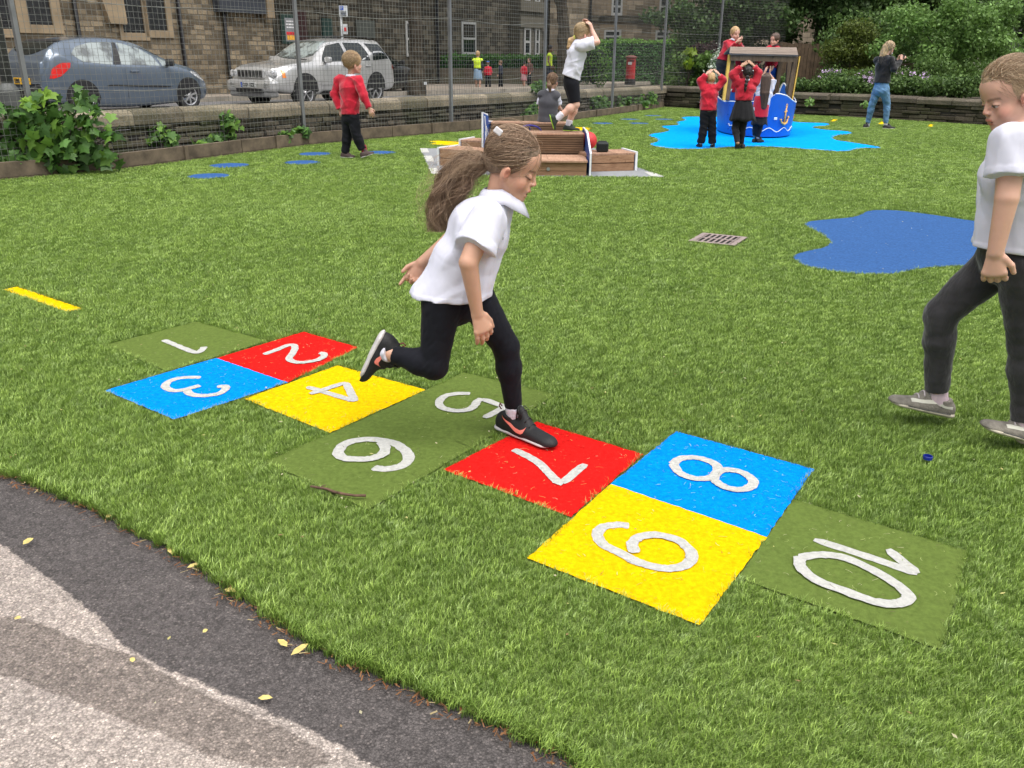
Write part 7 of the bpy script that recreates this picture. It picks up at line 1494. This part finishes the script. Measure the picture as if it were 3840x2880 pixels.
# ================= the other children and adults =================
NECKS = {}
def small(label, Y, j, s, face, skin, hairc, h=.010, dy=None, group=None, R=None, hands=None, hk=1.0, up=(0, 0, 1), mouth=.1, z=None):
    """j: picture joints; dy: depth offsets per joint; face: horizontal heading of the face"""
    dy = dy or {}; J = {k: P(v[0], v[1], Y+dy.get(k, 0)) for k, v in j.items() if k != 'E'}
    sv = J['sR']-J['sL']
    if 'ch' not in J: J['ch'] = (J['sL']+J['sR'])/2-np.array([0, 0, .05*s])
    if 'nb' not in J: J['nb'] = (J['sL']+J['sR'])/2+np.array([0, 0, .035*s])
    for g, q in (('L', -1), ('R', 1)):
        if 'h'+g not in J: J['h'+g] = J['pel']+nrm(np.array([sv[0], sv[1], 0]))*.055*s*q-np.array([0, 0, .03*s])
        if 't'+g not in J: J['t'+g] = J['a'+g]+nrm(np.array([*face[:2], 0]))*.12*s-np.array([0, 0, .05*s])
    RR = dict(BR); RR.update(R or {}); f_ = nrm(np.array([*face[:2], face[2] if len(face) > 2 else -.1])); hd = Head(P(*j['E'], Y+dy.get('E', 0)), f_, up, s*hk*.98)
    hp_ = []
    for g in 'LR':
        hv = (hands or {}).get(g); d = J['w'+g]-J['e'+g]
        if hv: hp_.append(hand_prims(J['w'+g], np.array(hv[0], float), hv[1], hv[2], s*1.05, hv[3]))
        else: hp_.append(hand_prims(J['w'+g], d, np.array([0, 1, 0])+(J['pel']-J['w'+g])*.5, f_, s*1.05, .35))
    return (*make_body(label, J, s, hd, RR, hp_, skin, hairc, h, mouth, False, group=group), J, hd, RR)
def jumper(b, J, s, R, m=None, off=.016, h=.010, hem=None, slv=1.95, name='jumper', hw=None, col=True, wa=.005, colm=None):
    tp = top_prims(J, s, R, off, slv, hem=hem, hemw=hw)
    cloth_obj(name, tp, h, m or m_jump, b, wr=[(20, wa*.7, len(b.name)*3, None), (9, wa, 7, None), (13, -.011, 40+int(J['pel'][0]*7) % 23, np.diag([.8, .8, .45])), (19, -.006, 61, np.diag([.4, .5, 1.0]))], k=.014, recut=[hem] if hem else None)
    if col: collar(J['nb']+np.array([0, 0, .012]), (0, 0, 1), b_face(b), .050*s, .022, .008, colm or m_wshirt, b, tip=.02, gap=.3, flare=.022)
def b_face(b): return FACE.get(b.name, np.array([0, 1., 0]))
FACE = {}
def trousers(b, J, s, R, m=None, off=.012, ln=1.93, wide=.010, h=.010, name='trousers'): cloth_obj(name, trouser_prims(J, s, R, off, ln, wide=wide), h, m or m_btrou, b, wr=[(22, .002 if name == 'tights' else .003, 9, None), (16, -.0025 if name == 'tights' else -.008, 12, np.diag([.6, .6, 1.1]))], k=.012)
def hair(b, hd, m, grow=9, h=.009, extra=(), face=(90, 0, 8), cut_r=(46, 62, 86), wr=.004, noface=False):
    cp = cap_prims(hd, grow, face=face, cut_r=cut_r, extra=extra); return cloth_obj('hair', cp, h, m, b, wr=[(38, wr, 5, None)], k=.01)
def hmat(n, c):
    if n in _m: return _m[n]
    M = N(n); M.set(Roughness=.5, Specular_IOR_Level=.4); a = M.noise(35, 4, .65, kind='obj', sc=(1, 1, .3)); M.col(M.ramp(a, [(.3, dk(c, .6)), (.55, c), (.75, dk(c, 1.5))])); M.bump(a, .7, .01); _m[n] = M.m; return M.m
def shoes(b, J, s, mu=None, ms=None, hts=None, L=.19, face=None, h=.008):
    for g in 'LR':
        a = J['a'+g]; f = nrm(np.array([*(J['t'+g]-a)[:2], 0])); hl = a-f*.045*s-np.array([0, 0, .062*s]); tl = hl+f*L*s
        if hts and g in hts: hl, tl, upv = hts[g]
        else: upv = (0, 0, 1)
        shoe('shoe', hl, tl, upv, s*1.05, mu or m_bshoe, ms or m_dsole, b, h, .038, .058)
m_h_fair = hmat('fair curls', (.36, .24, .13)); m_h_blond = hmat('blond crop', (.46, .30, .15)); m_h_dark = hmat('black hair', (.014, .011, .011)); m_h_brown = hmat('dark brown hair', (.06, .036, .026)); m_h_mid = hmat('mid brown hair', (.16, .095, .055)); m_h_chest = hmat('chestnut hair', (.10, .055, .035))
up3 = (0, 0, 1)
def hairs(b, hd, cols, n, knot, rad=.0017, spread=.25, grow=10, lift=(0, 8), seed=3, cut=8, low=-.3):
    r = np.random.default_rng(seed); hr = [o for o in b.children if o.name.startswith('hair')][0]
    def st(r):
        while True:
            q = r.normal(size=3); q /= np.linalg.norm(q)
            if q[2] > (low if q[0] < .1 else .0) and not (q[0] > .5 and q[2] < .55): return q
    L_, cc = scalp_strands(hd, n, r, knot, spread, cols, st, grow, 9, lift, .05); strands('hair_strands', L_[:, :cut], r.uniform(.6, 1.2, n)*rad, cc, m_hair, hr)
# --- boy walking along the fence
f_ = (.86, .50)
b, pr, J, hd, R_ = small('person in red jumper and black trousers walking away along the fence', 12.78, dict(E=(1322,247), nb=(1316,288), sL=(1272,300), sR=(1345,304), ch=(1312,330), wai=(1312,385), pel=(1314,430), eL=(1256,357), wL=(1275,410), eR=(1362,357), wR=(1384,405), kL=(1302,508), aL=(1295,578), kR=(1337,508), aR=(1362,562)), 1.12, f_, SK2, (.3, .2, .1), .0095, dy=dict(sL=.10, sR=-.10, eL=.12, eR=-.16, wL=.05, wR=-.16, kR=-.04, aR=-.02, kL=.05, aL=.05), hk=1.12)
FACE[b.name] = np.array([*f_, 0]); s = 1.12
jumper(b, J, s, R_, hem=(P(1312, 428, 12.78), (0, 0, -1)), h=.009, hw=(.128, .115), off=.022); trousers(b, J, s, R_, off=.010, wide=.014)
hair(b, hd, m_h_fair, 13, .008, wr=.007, cut_r=(50, 66, 90)); hairs(b, hd, [(.40, .28, .16), (.52, .38, .23), (.26, .17, .09)], 800, (-95, 0, -10), grow=15, lift=(0, 16), spread=.4, cut=5, low=-.7)
m_bsh = mat('brown trainers', (.055, .035, .032), .8); m_mar = mat('maroon sock', (.30, .02, .05), .9)
for x, y, Y in ((1296, 580, 12.83), (1364, 565, 12.76)): cloth_obj('sock', [Cone(P(x, y-14, Y), P(x+3, y+10, Y), .042, .042)], .009, m_mar, b)
gL, gR = P(1279, 601, 12.83), P(1354, 592, 12.72); gL[2] = .012; shoes(b, J, s, m_bsh, m_wsole, {'L': (gL, gL+nrm(np.array([.9, -.2, 0]))*.22, up3), 'R': (gR, gR+np.array([.19, .02, .055]), (-.25, 0, 1))})
# --- girl jumping on the platform
YJ = 12.0; f_ = (.93, .30)
b, pr, J, hd, R_ = small('person in white top and black shorts balancing on the platform bench with raised arms', YJ, dict(E=(2184,136), nb=(2170,162), sL=(2162,172), sR=(2178,172), ch=(2164,196), wai=(2152,245), pel=(2143,292), eR=(2240,158), wR=(2220,112), eL=(2225,150), wL=(2207,104), kL=(2158,392), aL=(2096,440), kR=(2156,394), aR=(2134,462), tL=(2080,485), tR=(2165,480), hL=(2146,318), hR=(2140,318)), 1.12, f_, SK3, (.35, .25, .15), .0095, dy=dict(sL=.14, sR=-.14, eL=.12, eR=-.14, wL=.05, wR=-.06, hL=-.05, hR=.06, kL=-.08, aL=-.10, kR=.05, aR=.06, tR=.05, tL=-.1), hands={'R': ((-.35, 0, .9), (-.6, .4, 0), (0, 1, 0), .5), 'L': ((-.3, 0, .9), (-.5, -.4, 0), (0, -1, 0), .5)}, R=dict(thigh=.078, knee=.052, calf=.055, ank=.032, uarm=.042, elb=.034))
s = 1.12; FACE[b.name] = np.array([*f_, 0]); hem = (P(2142, 292, YJ), (-.38, 0, -1)); jumper(b, J, s, R_, m_wshirt, .016, .009, hem, .75, 'white_top', (.14, .135), col=False); cloth_obj('shorts', trouser_prims(J, s, R_, .008, .92, wide=.0), .009, m_legg, b)
kn_ = (-100, 0, 28); hair(b, hd, hmat('golden hair', (.34, .23, .12)), 7, .008); hairs(b, hd, [(.42, .30, .17), (.50, .38, .23), (.28, .19, .10)], 800, kn_, spread=.15, grow=8); hr = [o for o in b.children if o.name.startswith('hair')][0]
a = P(2156, 140, YJ); cloth_obj('pony_tail', [Cone(a, P(2140, 152, YJ), .022, .036), Cone(P(2140,152,YJ), P(2134,175,YJ), .036, .030), Cone(P(2134,175,YJ), P(2133,190,YJ), .030, .012)], .007, m_h_blond, hr, wr=[(60, .004, 3, None)]); cloth_obj('hair_band', [Ell(a+np.array([-.008, 0, 0]), (.018, .03, .03))], .006, mat('yellow band', (.55, .55, .12), .7), hr)
for A_, B_ in ((P(2110, 425, YJ-.1), P(2090, 445, YJ-.1)), (P(2136, 450, YJ+.05), P(2132, 475, YJ+.05))): cloth_obj('sock', [Cone(A_, B_, .046, .043, cuts=[(A_, A_-B_)])], .008, m_sock, b)
m_grn = mat('lime sole', (.30, .55, .03), .6); m_dgr = mat('dark green trainer', (.012, .022, .014), .7, var=.3, vs=40)
tz = .463; a0 = P(2112, 489, YJ+.04); a0[2] = tz+.012; h1, t1 = P(2060, 432, YJ-.12), P(2076, 489, YJ-.12); shoes(b, J, s, m_dgr, m_grn, {'R': (a0, a0+np.array([.22, -.02, 0]), up3), 'L': (h1, t1, nrm(np.cross(np.array([0, 1, 0]), t1-h1))*np.sign(np.cross(np.array([0, 1, 0]), t1-h1)[0]))})
# --- girl in grey pinafore sitting with her back to us
YS = 13.32; f_ = (.45, .85)
b, pr, J, hd, R_ = small('person in grey pinafore over white shirt sitting on the platform with back to the camera', YS, dict(E=(2072,312), nb=(2064,342), sL=(2034,358), sR=(2084,360), ch=(2057,385), wai=(2054,425), pel=(2052,452), eL=(2025,405), wL=(2040,440), eR=(2096,400), wR=(2112,425), kL=(2062,470), aL=(2072,520), kR=(2090,468), aR=(2100,515)), .98, f_, SK2, (.1, .06, .04), .0095, dy=dict(eL=.05, eR=.05, wL=.2, wR=.2, kL=.33, kR=.33, aL=.42, aR=.42, sL=.04, sR=-.04))
s = .98; FACE[b.name] = np.array([*f_, 0]); m_pin = cloth('grey pinafore', (.062, .062, .072), .9, .3, 12, .1, .2); jumper(b, J, s, R_, m_wshirt, .010, .009, None, .72, 'white_shirt', col=True)
tp = top_prims(J, s, R_, .032, .02); cloth_obj('pinafore', tp+[ECone(J['pel'], J['pel']-np.array([0, -.05, .03]), (.14, .13), (.15, .14), nrm(J['sR']-J['sL'])), Cone(J['pel'], J['kL'], .085, .07), Cone(J['pel'], J['kR'], .085, .07)], .009, m_pin, b, wr=[(15, .005, 4, None)])
cloth_obj('tights', [Cone(J['kL'], J['aL'], .045, .035), Cone(J['kR'], J['aR'], .045, .035)], .009, m_btrou, b); hair(b, hd, m_h_mid, 8, .008, wr=.006); hairs(b, hd, [(.20, .12, .07), (.28, .18, .11), (.11, .065, .04)], 600, (-90, 0, 60), spread=.3, grow=9, low=-.9)
hr = [o for o in b.children if o.name.startswith('hair')][0]; cloth_obj('pony_tail', [Cone(P(2060,300,YS-.05), P(2060,322,YS-.08), .03, .035), Cone(P(2060,322,YS-.08), P(2064,345,YS-.06), .035, .014)], .008, m_h_mid, hr, wr=[(50, .005, 6, None)]); shoes(b, J, s)
# --- three children facing the boat
def arms_up(xL, yL, xR, yR, tx, ty, Y): return {'L': (P(tx, ty, Y+.03)-P(xL, yL, Y+.03), (.8, .6, -.3), (0, 1, .2), .04), 'R': (P(tx, ty, Y+.03)-P(xR, yR, Y+.03), (-.8, .6, -.3), (0, 1, .2), .04)}
Y1 = 14.75; f_ = (.1, 1, .0)
b, pr, J, hd, R_ = small('person with cropped blond hair in red jumper and trousers facing the boat, hands overhead', Y1, dict(E=(2667,300), nb=(2663,325), sL=(2640,330), sR=(2691,328), ch=(2661,350), wai=(2658,385), pel=(2656,413), eL=(2630,304), wL=(2649,279), eR=(2712,302), wR=(2697,280), kL=(2638,484), aL=(2627,541), kR=(2671,484), aR=(2671,541)), .95, f_, SK2, (.35, .2, .1), .0095, dy=dict(eL=.03, eR=.03, wL=.0, wR=.0), hands=arms_up(2649, 279, 2697, 280, 2676, 257, Y1), hk=.86)
s = .95; FACE[b.name] = np.array([*f_[:2], 0]); jumper(b, J, s, R_, hem=(P(2656, 413, Y1), (0, 0, -1)), off=.024, h=.009, slv=1.9, hw=(.135, .12)); trousers(b, J, s, R_, off=.014, wide=.018); hair(b, hd, m_h_blond, 5, .008, wr=.002)
cloth_obj('belt', [ECone(P(2656,415,Y1), P(2656,418,Y1), (.122, .10), (.122, .10), (1, 0, 0), rnd=.15)], .008, mat('belt brown', (.06, .05, .04)), b); gl_ = {g: P(x, y, Y1+.02) for g, x, y in (('L', 2626, 557), ('R', 2671, 553))}
shoes(b, J, s, None, None, {g: (np.array([q[0], q[1]-.05, .012]), np.array([q[0]+(-.03 if g == 'L' else .02), q[1]+.13, .012]), up3) for g, q in gl_.items()})
Y2 = 14.60; f_ = (.02, 1, .0)
b, pr, J, hd, R_ = small('person with black plaited hair in red jumper and black skirt facing the boat', Y2, dict(E=(2803,281), nb=(2800,303), sL=(2766,312), sR=(2832,308), ch=(2798,332), wai=(2792,362), pel=(2787,390), eL=(2748,278), wL=(2779,250), eR=(2842,273), wR=(2828,249), kL=(2757,480), aL=(2766,536), kR=(2783,484), aR=(2780,541)), 1.06, f_, (.40, .23, .15), (.02, .015, .015), .0095, dy=dict(eL=.02, eR=.02, aL=-.16, kL=-.02), hands=arms_up(2779, 250, 2828, 249, 2808, 228, Y2), hk=.88)
s = 1.06; FACE[b.name] = np.array([*f_[:2], 0]); jumper(b, J, s, R_, m_jump2, hem=(P(2790, 376, Y2), (0, 0, -1)), off=.024, h=.009, slv=1.92, hw=(.14, .12)); m_tig = cloth('black tights', (.010, .010, .013), .8, .2, 12, .1, .1); trousers(b, J, s, R_, m_tig, .009, 1.97, 0, name='tights')
def skirt(b, top, bot, r0, r1, m, n=40, pleat=.006, name='skirt', th=.004):
    V = []; rows = 7
    for k in range(rows):
        t = k/(rows-1); c = top+(bot-top)*t
        for i in range(n*3): a = 2*math.pi*i/(n*3); rr = (r0+(r1-r0)*t**.85)+pleat*t*math.sin(a*13+.8*math.sin(a*3)); V.append(c+np.array([math.cos(a)*rr, math.sin(a)*rr*.86, .012*t*math.sin(a*5)]))
    m_ = n*3; o = obj(name, V, [(k*m_+i, k*m_+(i+1) % m_, (k+1)*m_+(i+1) % m_, (k+1)*m_+i)[::-1] for k in range(rows-1) for i in range(m_)], m, b, smooth=True); q = o.modifiers.new('thick', 'SOLIDIFY'); q.thickness = th; return o
m_sk = cloth('black skirt', (.012, .012, .014), .9, .2, 12, .15, .1); skirt(b, P(2789, 372, Y2), P(2785, 452, Y2), .118, .215, m_sk)
hair(b, hd, m_h_dark, 10, .008, noface=True, wr=.006, extra=[hd.el((-80, 0, 35), (34, 40, 40), k=10)]); hr = [o for o in b.children if o.name.startswith('hair')][0]
pts_ = [P(2803, 290, Y2-.10), P(2800, 305, Y2-.13), P(2797, 318, Y2-.14), P(2795, 332, Y2-.13)]; cloth_obj('plait', [Ell(p, (.034-.004*i, .03, .036)) for i, p in enumerate(pts_)]+[Cone(pts_[-1], pts_[-1]-np.array([0, 0, .04]), .022, .012)], .007, m_h_dark, hr, wr=[(60, .004, 6, None)], k=.006)
for x in (2784, 2824): cloth_obj('hair_clip', [Ell(P(x, 265, Y2-.05), (.012, .012, .008))], .005, m_wp, hr)
a, c_ = P(2766, 548, Y2-.14), P(2782, 560, Y2); c_[2] = .012; shoes(b, J, s, None, None, {'R': (np.array([c_[0], c_[1]-.06, .012]), np.array([c_[0]+.02, c_[1]+.13, .012]), up3), 'L': (a+np.array([-.005, -.04, .06]), a+np.array([.0, .02, -.11]), (0, .9, .3))})
Y3 = 15.65; f_ = (.1, 1, .0)
b, pr, J, hd, R_ = small('person with very long dark hair in white shirt and red pinafore facing the boat', Y3, dict(E=(2872,302), nb=(2870,326), sL=(2850,334), sR=(2890,332), ch=(2866,350), wai=(2858,385), pel=(2850,418), eL=(2846,296), wL=(2866,278), eR=(2898,297), wR=(2885,278), kL=(2834,478), aL=(2829,508), kR=(2848,480), aR=(2841,516)), .98, f_, SK2, (.05, .03, .02), .0095, dy=dict(eL=.03, eR=.03, aL=.05), hands={'L': ((.25, 0, 1), (1, .3, 0), (0, 1, 0), .1), 'R': ((.1, 0, 1), (-1, .3, 0), (0, 1, 0), .1)}, hk=.9)
s = .98; FACE[b.name] = np.array([*f_[:2], 0]); jumper(b, J, s, R_, m_wshirt, .018, .009, None, .9, 'white_shirt'); tp = [ECone(P(2848,440,Y3), P(2858,372,Y3), (.148, .125), (.13, .11), (1, 0, 0), cuts=[(P(2848,438,Y3), (0, 0, -1))])]; cloth_obj('red_pinafore', tp, .009, m_jump, b, wr=[(18, .004, 6, None)]); skirt(b, P(2850, 428, Y3), P(2847, 468, Y3), .122, .142, m_sk, pleat=.004)
trousers(b, J, s, R_, m_tig, .009, 1.95, 0, name='tights'); hair(b, hd, m_h_brown, 10, .008); hr = [o for o in b.children if o.name.startswith('hair')][0]
cloth_obj('long_hair', [ECone(P(2873, 290, Y3-.06), P(2868, 350, Y3-.10), (.085, .05), (.080, .045), (1, 0, 0)), ECone(P(2868, 350, Y3-.10), P(2864, 404, Y3-.10), (.080, .045), (.050, .03), (1, 0, 0))], .008, m_h_brown, hr, wr=[(30, .005, 12, np.diag([1.4, 1, .15]))])
for g, x, y, q in (('L', 2826, 528, .04), ('R', 2843, 536, 0)): J['x'+g] = P(x, y, Y3+q)
shoes(b, J, s, None, None, {g: (np.array([J['x'+g][0]-.02, J['x'+g][1]-.03, .012]), np.array([J['x'+g][0]+.12, J['x'+g][1]+.12, .012]), up3) for g in 'LR'})
# --- boys up behind the boat roof, one inside
YA = 18.35; f_ = (.35, -1, -.15)
b, pr, J, hd, R_ = small('person in red jumper pointing over the boat roof with an open mouth', YA, dict(E=(2755,132), nb=(2752,150), sL=(2762,160), sR=(2727,162), ch=(2741,178), wai=(2724,208), pel=(2714,232), eL=(2779,180), wL=(2772,162), eR=(2745,182), wR=(2762,158), kL=(2720,290), aL=(2722,360), kR=(2706,290), aR=(2706,360)), 1.12, f_, SK3, (.35, .24, .13), .0105, dy=dict(eL=-.12, eR=-.18, wL=-.28, wR=-.28, sL=-.02, sR=.02), hands={'L': ((.35, -.3, .7), (-1, 0, 0), (0, -1, 0), .3), 'R': ((.45, -.3, .7), (1, 0, 0), (0, -1, 0), .35)}, mouth=1.0)
s = 1.12; FACE[b.name] = np.array([*f_[:2], 0]); jumper(b, J, s, R_, m_jump2, hem=(P(2713, 226, YA), (-.15, 0, -1)), off=.02, h=.010, slv=1.9); m_gtr = cloth('grey school trousers', (.030, .032, .036), .85, .3, 12, .1, .1); trousers(b, J, s, R_, m_gtr, .012); hair(b, hd, m_h_blond, 8, .008); shoes(b, J, s)
YBb = 18.6; f_ = (-.8, -.6, -.15)
b, pr, J, hd, R_ = small('person in red jumper and bright blue shorts standing behind the boat looking down', YBb, dict(E=(2906,154), nb=(2902,172), sL=(2915,186), sR=(2884,184), ch=(2898,200), wai=(2895,232), pel=(2892,258), eL=(2918,222), wL=(2899,250), eR=(2858,212), wR=(2838,238), kL=(2900,318), aL=(2900,372), kR=(2888,318), aR=(2886,372)), 1.06, f_, SK3, (.06, .035, .025), .0105, dy=dict(eR=-.1, wR=-.25, wL=-.2, sL=.0))
s = 1.06; FACE[b.name] = np.array([*f_[:2], 0]); jumper(b, J, s, R_, m_jump, hem=(P(2892, 256, YBb), (0, 0, -1)), off=.02, h=.010, colm=mat('dark collar', (.03, .01, .02), .8)); cloth_obj('shorts', trouser_prims(J, s, R_, .022, .52, wide=.02), .010, cloth('royal blue shorts', (.010, .075, .42), .7, .2, 12, .1, .1), b); hair(b, hd, hmat('brown mop', (.085, .05, .035)), 10, .008); cloth_obj('socks', [Cone(J['kL'], J['aL'], .04, .035, cuts=[((J['kL']+J['aL'])/2, (0, 0, 1))])], .009, m_tig, b); shoes(b, J, s)
YC = 18.1; f_ = (.5, .8, -.3)
b, pr, J, hd, R_ = small('person in red jumper crouching inside the boat behind the left roof post', YC, dict(E=(2783,235), nb=(2770,250), sL=(2752,262), sR=(2782,258), ch=(2762,285), wai=(2756,315), pel=(2755,345), eL=(2742,290), wL=(2750,320), eR=(2768,232), wR=(2776,215), kL=(2762,380), aL=(2762,420), kR=(2778,380), aR=(2778,420)), .92, f_, SK2, (.03, .02, .02), .0105, dy=dict(kL=.1, kR=.1))
s = .92; FACE[b.name] = np.array([*f_[:2], 0]); jumper(b, J, s, R_, m_jump, off=.026, h=.010); trousers(b, J, s, R_); hair(b, hd, m_h_dark, 8, .009)
# --- woman photographing
YW = 19.3; f_ = (.80, .55, -.25)
b, pr, J, hd, R_ = small('person in black hoodie and skinny blue jeans holding up a phone by the garden wall', YW, dict(E=(3333,186), nb=(3318,213), sL=(3290,225), sR=(3340,225), ch=(3316,245), wai=(3310,290), pel=(3305,328), eL=(3330,255), wL=(3366,224), eR=(3352,258), wR=(3378,226), kL=(3270,392), aL=(3254,462), kR=(3327,390), aR=(3321,464)), 1.34, f_, SK3, (.3, .2, .1), .0105, dy=dict(sL=.14, sR=-.14, eL=.1, eR=-.2, wL=.05, wR=-.05, kL=.12, aL=.2), hk=.86, hands={'L': ((.5, 0, .6), (.5, -.8, 0), (0, 0, 1), .7), 'R': ((.5, 0, .6), (.5, .8, 0), (0, 0, 1), .7)}, R=dict(thigh=.066, knee=.042, ank=.028, calf=.042, hip=(.118, .095), waist=(.09, .075)))
s = 1.34; FACE[b.name] = np.array([*f_[:2], 0]); jumper(b, J, s, R_, cloth('black hoodie', (.012, .012, .014), .95, .4, 12, .2, .3), .022, .011, (P(3305, 311, YW), (0, 0, -1)), 1.93, 'hoodie', (.185, .155), col=False)
hr_ = [ECone(P(3306,222,YW-.04), P(3300,240,YW-.08), (.09, .05), (.06, .03), (1, .6, 0))]; cloth_obj('hood', hr_, .010, cloth('black hoodie', (0, 0, 0)), b)
m_den = cloth('blue denim', (.11, .22, .37), .8, .5, 14, .25, .1); trousers(b, J, s, R_, m_den, .013, 1.95, .0, name='jeans', h=.009)
hair(b, hd, hmat('blond highlights', (.42, .30, .17)), 10, .009); hairs(b, hd, [(.50, .38, .24), (.62, .50, .34), (.30, .21, .12)], 600, (-60, 0, -60), rad=.002, grow=12, low=-.9); hr = [o for o in b.children if o.name.startswith('hair')][0]
cloth_obj('long_hair', [Cone(P(3326,176,YW), P(3312,205,YW), .088, .075), Cone(P(3312,205,YW), P(3298,226,YW-.02), .072, .028)], .009, hmat('blond highlights', (0, 0, 0)), hr, wr=[(40, .006, 6, None)])
cloth_obj('face_mask', [Ell(hd.w(88, 0, -45), (.022, .05, .035), hd.ax)], .007, m_sock, b); q = P(3386, 212, YW-.02); ph_ = thing('phone', tuple(q-np.array([0, 0, .04])), 'dark phone held up by the woman in the black hoodie', 'phone'); mb = MB(); mb.box(q, (.02, .15, .075)); mb.obj('case', m_blk, ph_, bevel=.004); mb = MB(); mb.box(q-np.array([.011, 0, 0]), (.002, .14, .068)); mb.obj('screen', m_glass, ph_)
for x, y, Y in ((3254, 468, YW+.2), (3321, 470, YW)): cloth_obj('sock', [Cone(P(x, y-8, Y), P(x, y+4, Y), .040, .040)], .009, m_sock, b)
shoes(b, J, s*.84, m_bshoe, m_wsole, {'L': (np.array([*G(3240, 481)[:2], .012]), np.array([*(G(3240, 481)[:2]+np.array([.15, .16])), .012]), up3), 'R': (np.array([*G(3309, 484)[:2], .012]), np.array([*(G(3309, 484)[:2]+np.array([.245, -.06])), .012]), up3)}, h=.009)
# --- people on the far pavement
def standing(label, px, py, Y, ht, face, top_m, bot_m, hairm, seed, skin=SK2, skirtm=None, h=.016, hatm=None, slv=1.9, group='people on the far pavement'):
    r = np.random.default_rng(seed); g = P(px, py, Y); s = ht/1.32; f = nrm(np.array([*face, 0])); sd = np.array([f[1], -f[0], 0]); w = lambda a, b_, z: g+sd*a*s+f*b_*s+np.array([0, 0, z*s])
    J = dict(nb=w(0, 0, 1.07), ch=w(0, 0, .97), wai=w(0, 0, .80), pel=w(0, 0, .68), sL=w(-.13, 0, 1.02), sR=w(.13, 0, 1.02), eL=w(-.17, -.02, .82), eR=w(.17, .0, .82), wL=w(-.15, .10, .66), wR=w(.15, .08, .66), hL=w(-.06, 0, .64), hR=w(.06, 0, .64), kL=w(-.07, .04, .36), kR=w(.08, -.02, .36), aL=w(-.07, .05, .07), aR=w(.09, -.05, .07), tL=w(-.07, .15, .03), tR=w(.09, .06, .03))
    hd = Head(w(0, .02, 1.20), np.array([*f[:2], -.05]), (0, 0, 1), s*.95); hp_ = [hand_prims(J['w'+q], J['w'+q]-J['e'+q], sd*(1 if q == 'L' else -1), f, s*1.1, .4) for q in 'LR']
    b, pr = make_body(label, J, s, hd, BR, hp_, skin, (.1, .06, .04), h, .1, False, group=group); FACE[b.name] = f
    cloth_obj('top', top_prims(J, s, BR, .022, slv), h, top_m, b, k=.014)
    if skirtm: skirt(b, w(0, 0, .74), w(0, 0, .36), .12*s, .17*s, skirtm, pleat=.004)
    else: cloth_obj('trousers', trouser_prims(J, s, BR, .014, 1.95, wide=.01), h, bot_m, b)
    cloth_obj('hair', cap_prims(hd, 10), h*.8, hairm, b)
    if hatm: cloth_obj('cap', [hd.el((-5, 0, 95), (100, 88, 62), cuts=[(hd.w(0, 0, 78), -hd.u)])], h*.8, hatm, b)
    shoes(b, J, s, h=.012); return b, J, s
m_hv = mat('hi-vis yellow', (.55, .75, .03), .7, var=.1, vs=6); m_nav = mat('navy cloth', (.012, .016, .035), .9); m_bsk = mat('pale blue denim skirt', (.20, .30, .42), .9, var=.2, vs=5); m_pk = mat('pink cloth', (.45, .22, .24), .9); m_brn = mat('brown cloth', (.12, .06, .05), .9)
b, J, s = standing('person in hi-vis vest and pale blue denim skirt standing by the long hedge', 1792, 338, 37.5, 1.50, (.2, 1), m_nav, m_nav, m_h_blond, 1, skirtm=m_bsk)
cloth_obj('hi_vis_vest', top_prims(J, s, BR, .034, .10, hem=((J['wai']+J['pel'])/2+np.array([0, 0, .02]), (0, 0, -1))), .016, m_hv, b)
standing('person in red jumper and blue cap among the group by the long hedge', 1830, 336, 37.8, 1.10, (-.3, 1), m_jump, m_btrou, m_h_mid, 2, hatm=mat('blue cap', (.03, .10, .35), .8))
standing('person in dark blazer with white collar by the long hedge', 1878, 332, 38.2, 1.10, (-.9, .2), m_nav, m_btrou, m_h_mid, 3)
standing('person in red top and pink skirt beside a taller child near the far post', 1964, 328, 39.5, 1.05, (.6, .7), m_jump, m_btrou, m_h_dark, 4, skirtm=m_pk)
standing('person in brown top behind the child in red near the far post', 1984, 328, 40.2, 1.22, (-.5, -.6), m_brn, m_btrou, m_h_chest, 5)
b, J, s = standing('person in sleeveless hi-vis top walking behind the fence post', 2058, 326, 40.5, 1.72, (.9, -.2), m_hv, m_nav, m_h_dark, 6, skin=(.20, .11, .075), slv=.12)
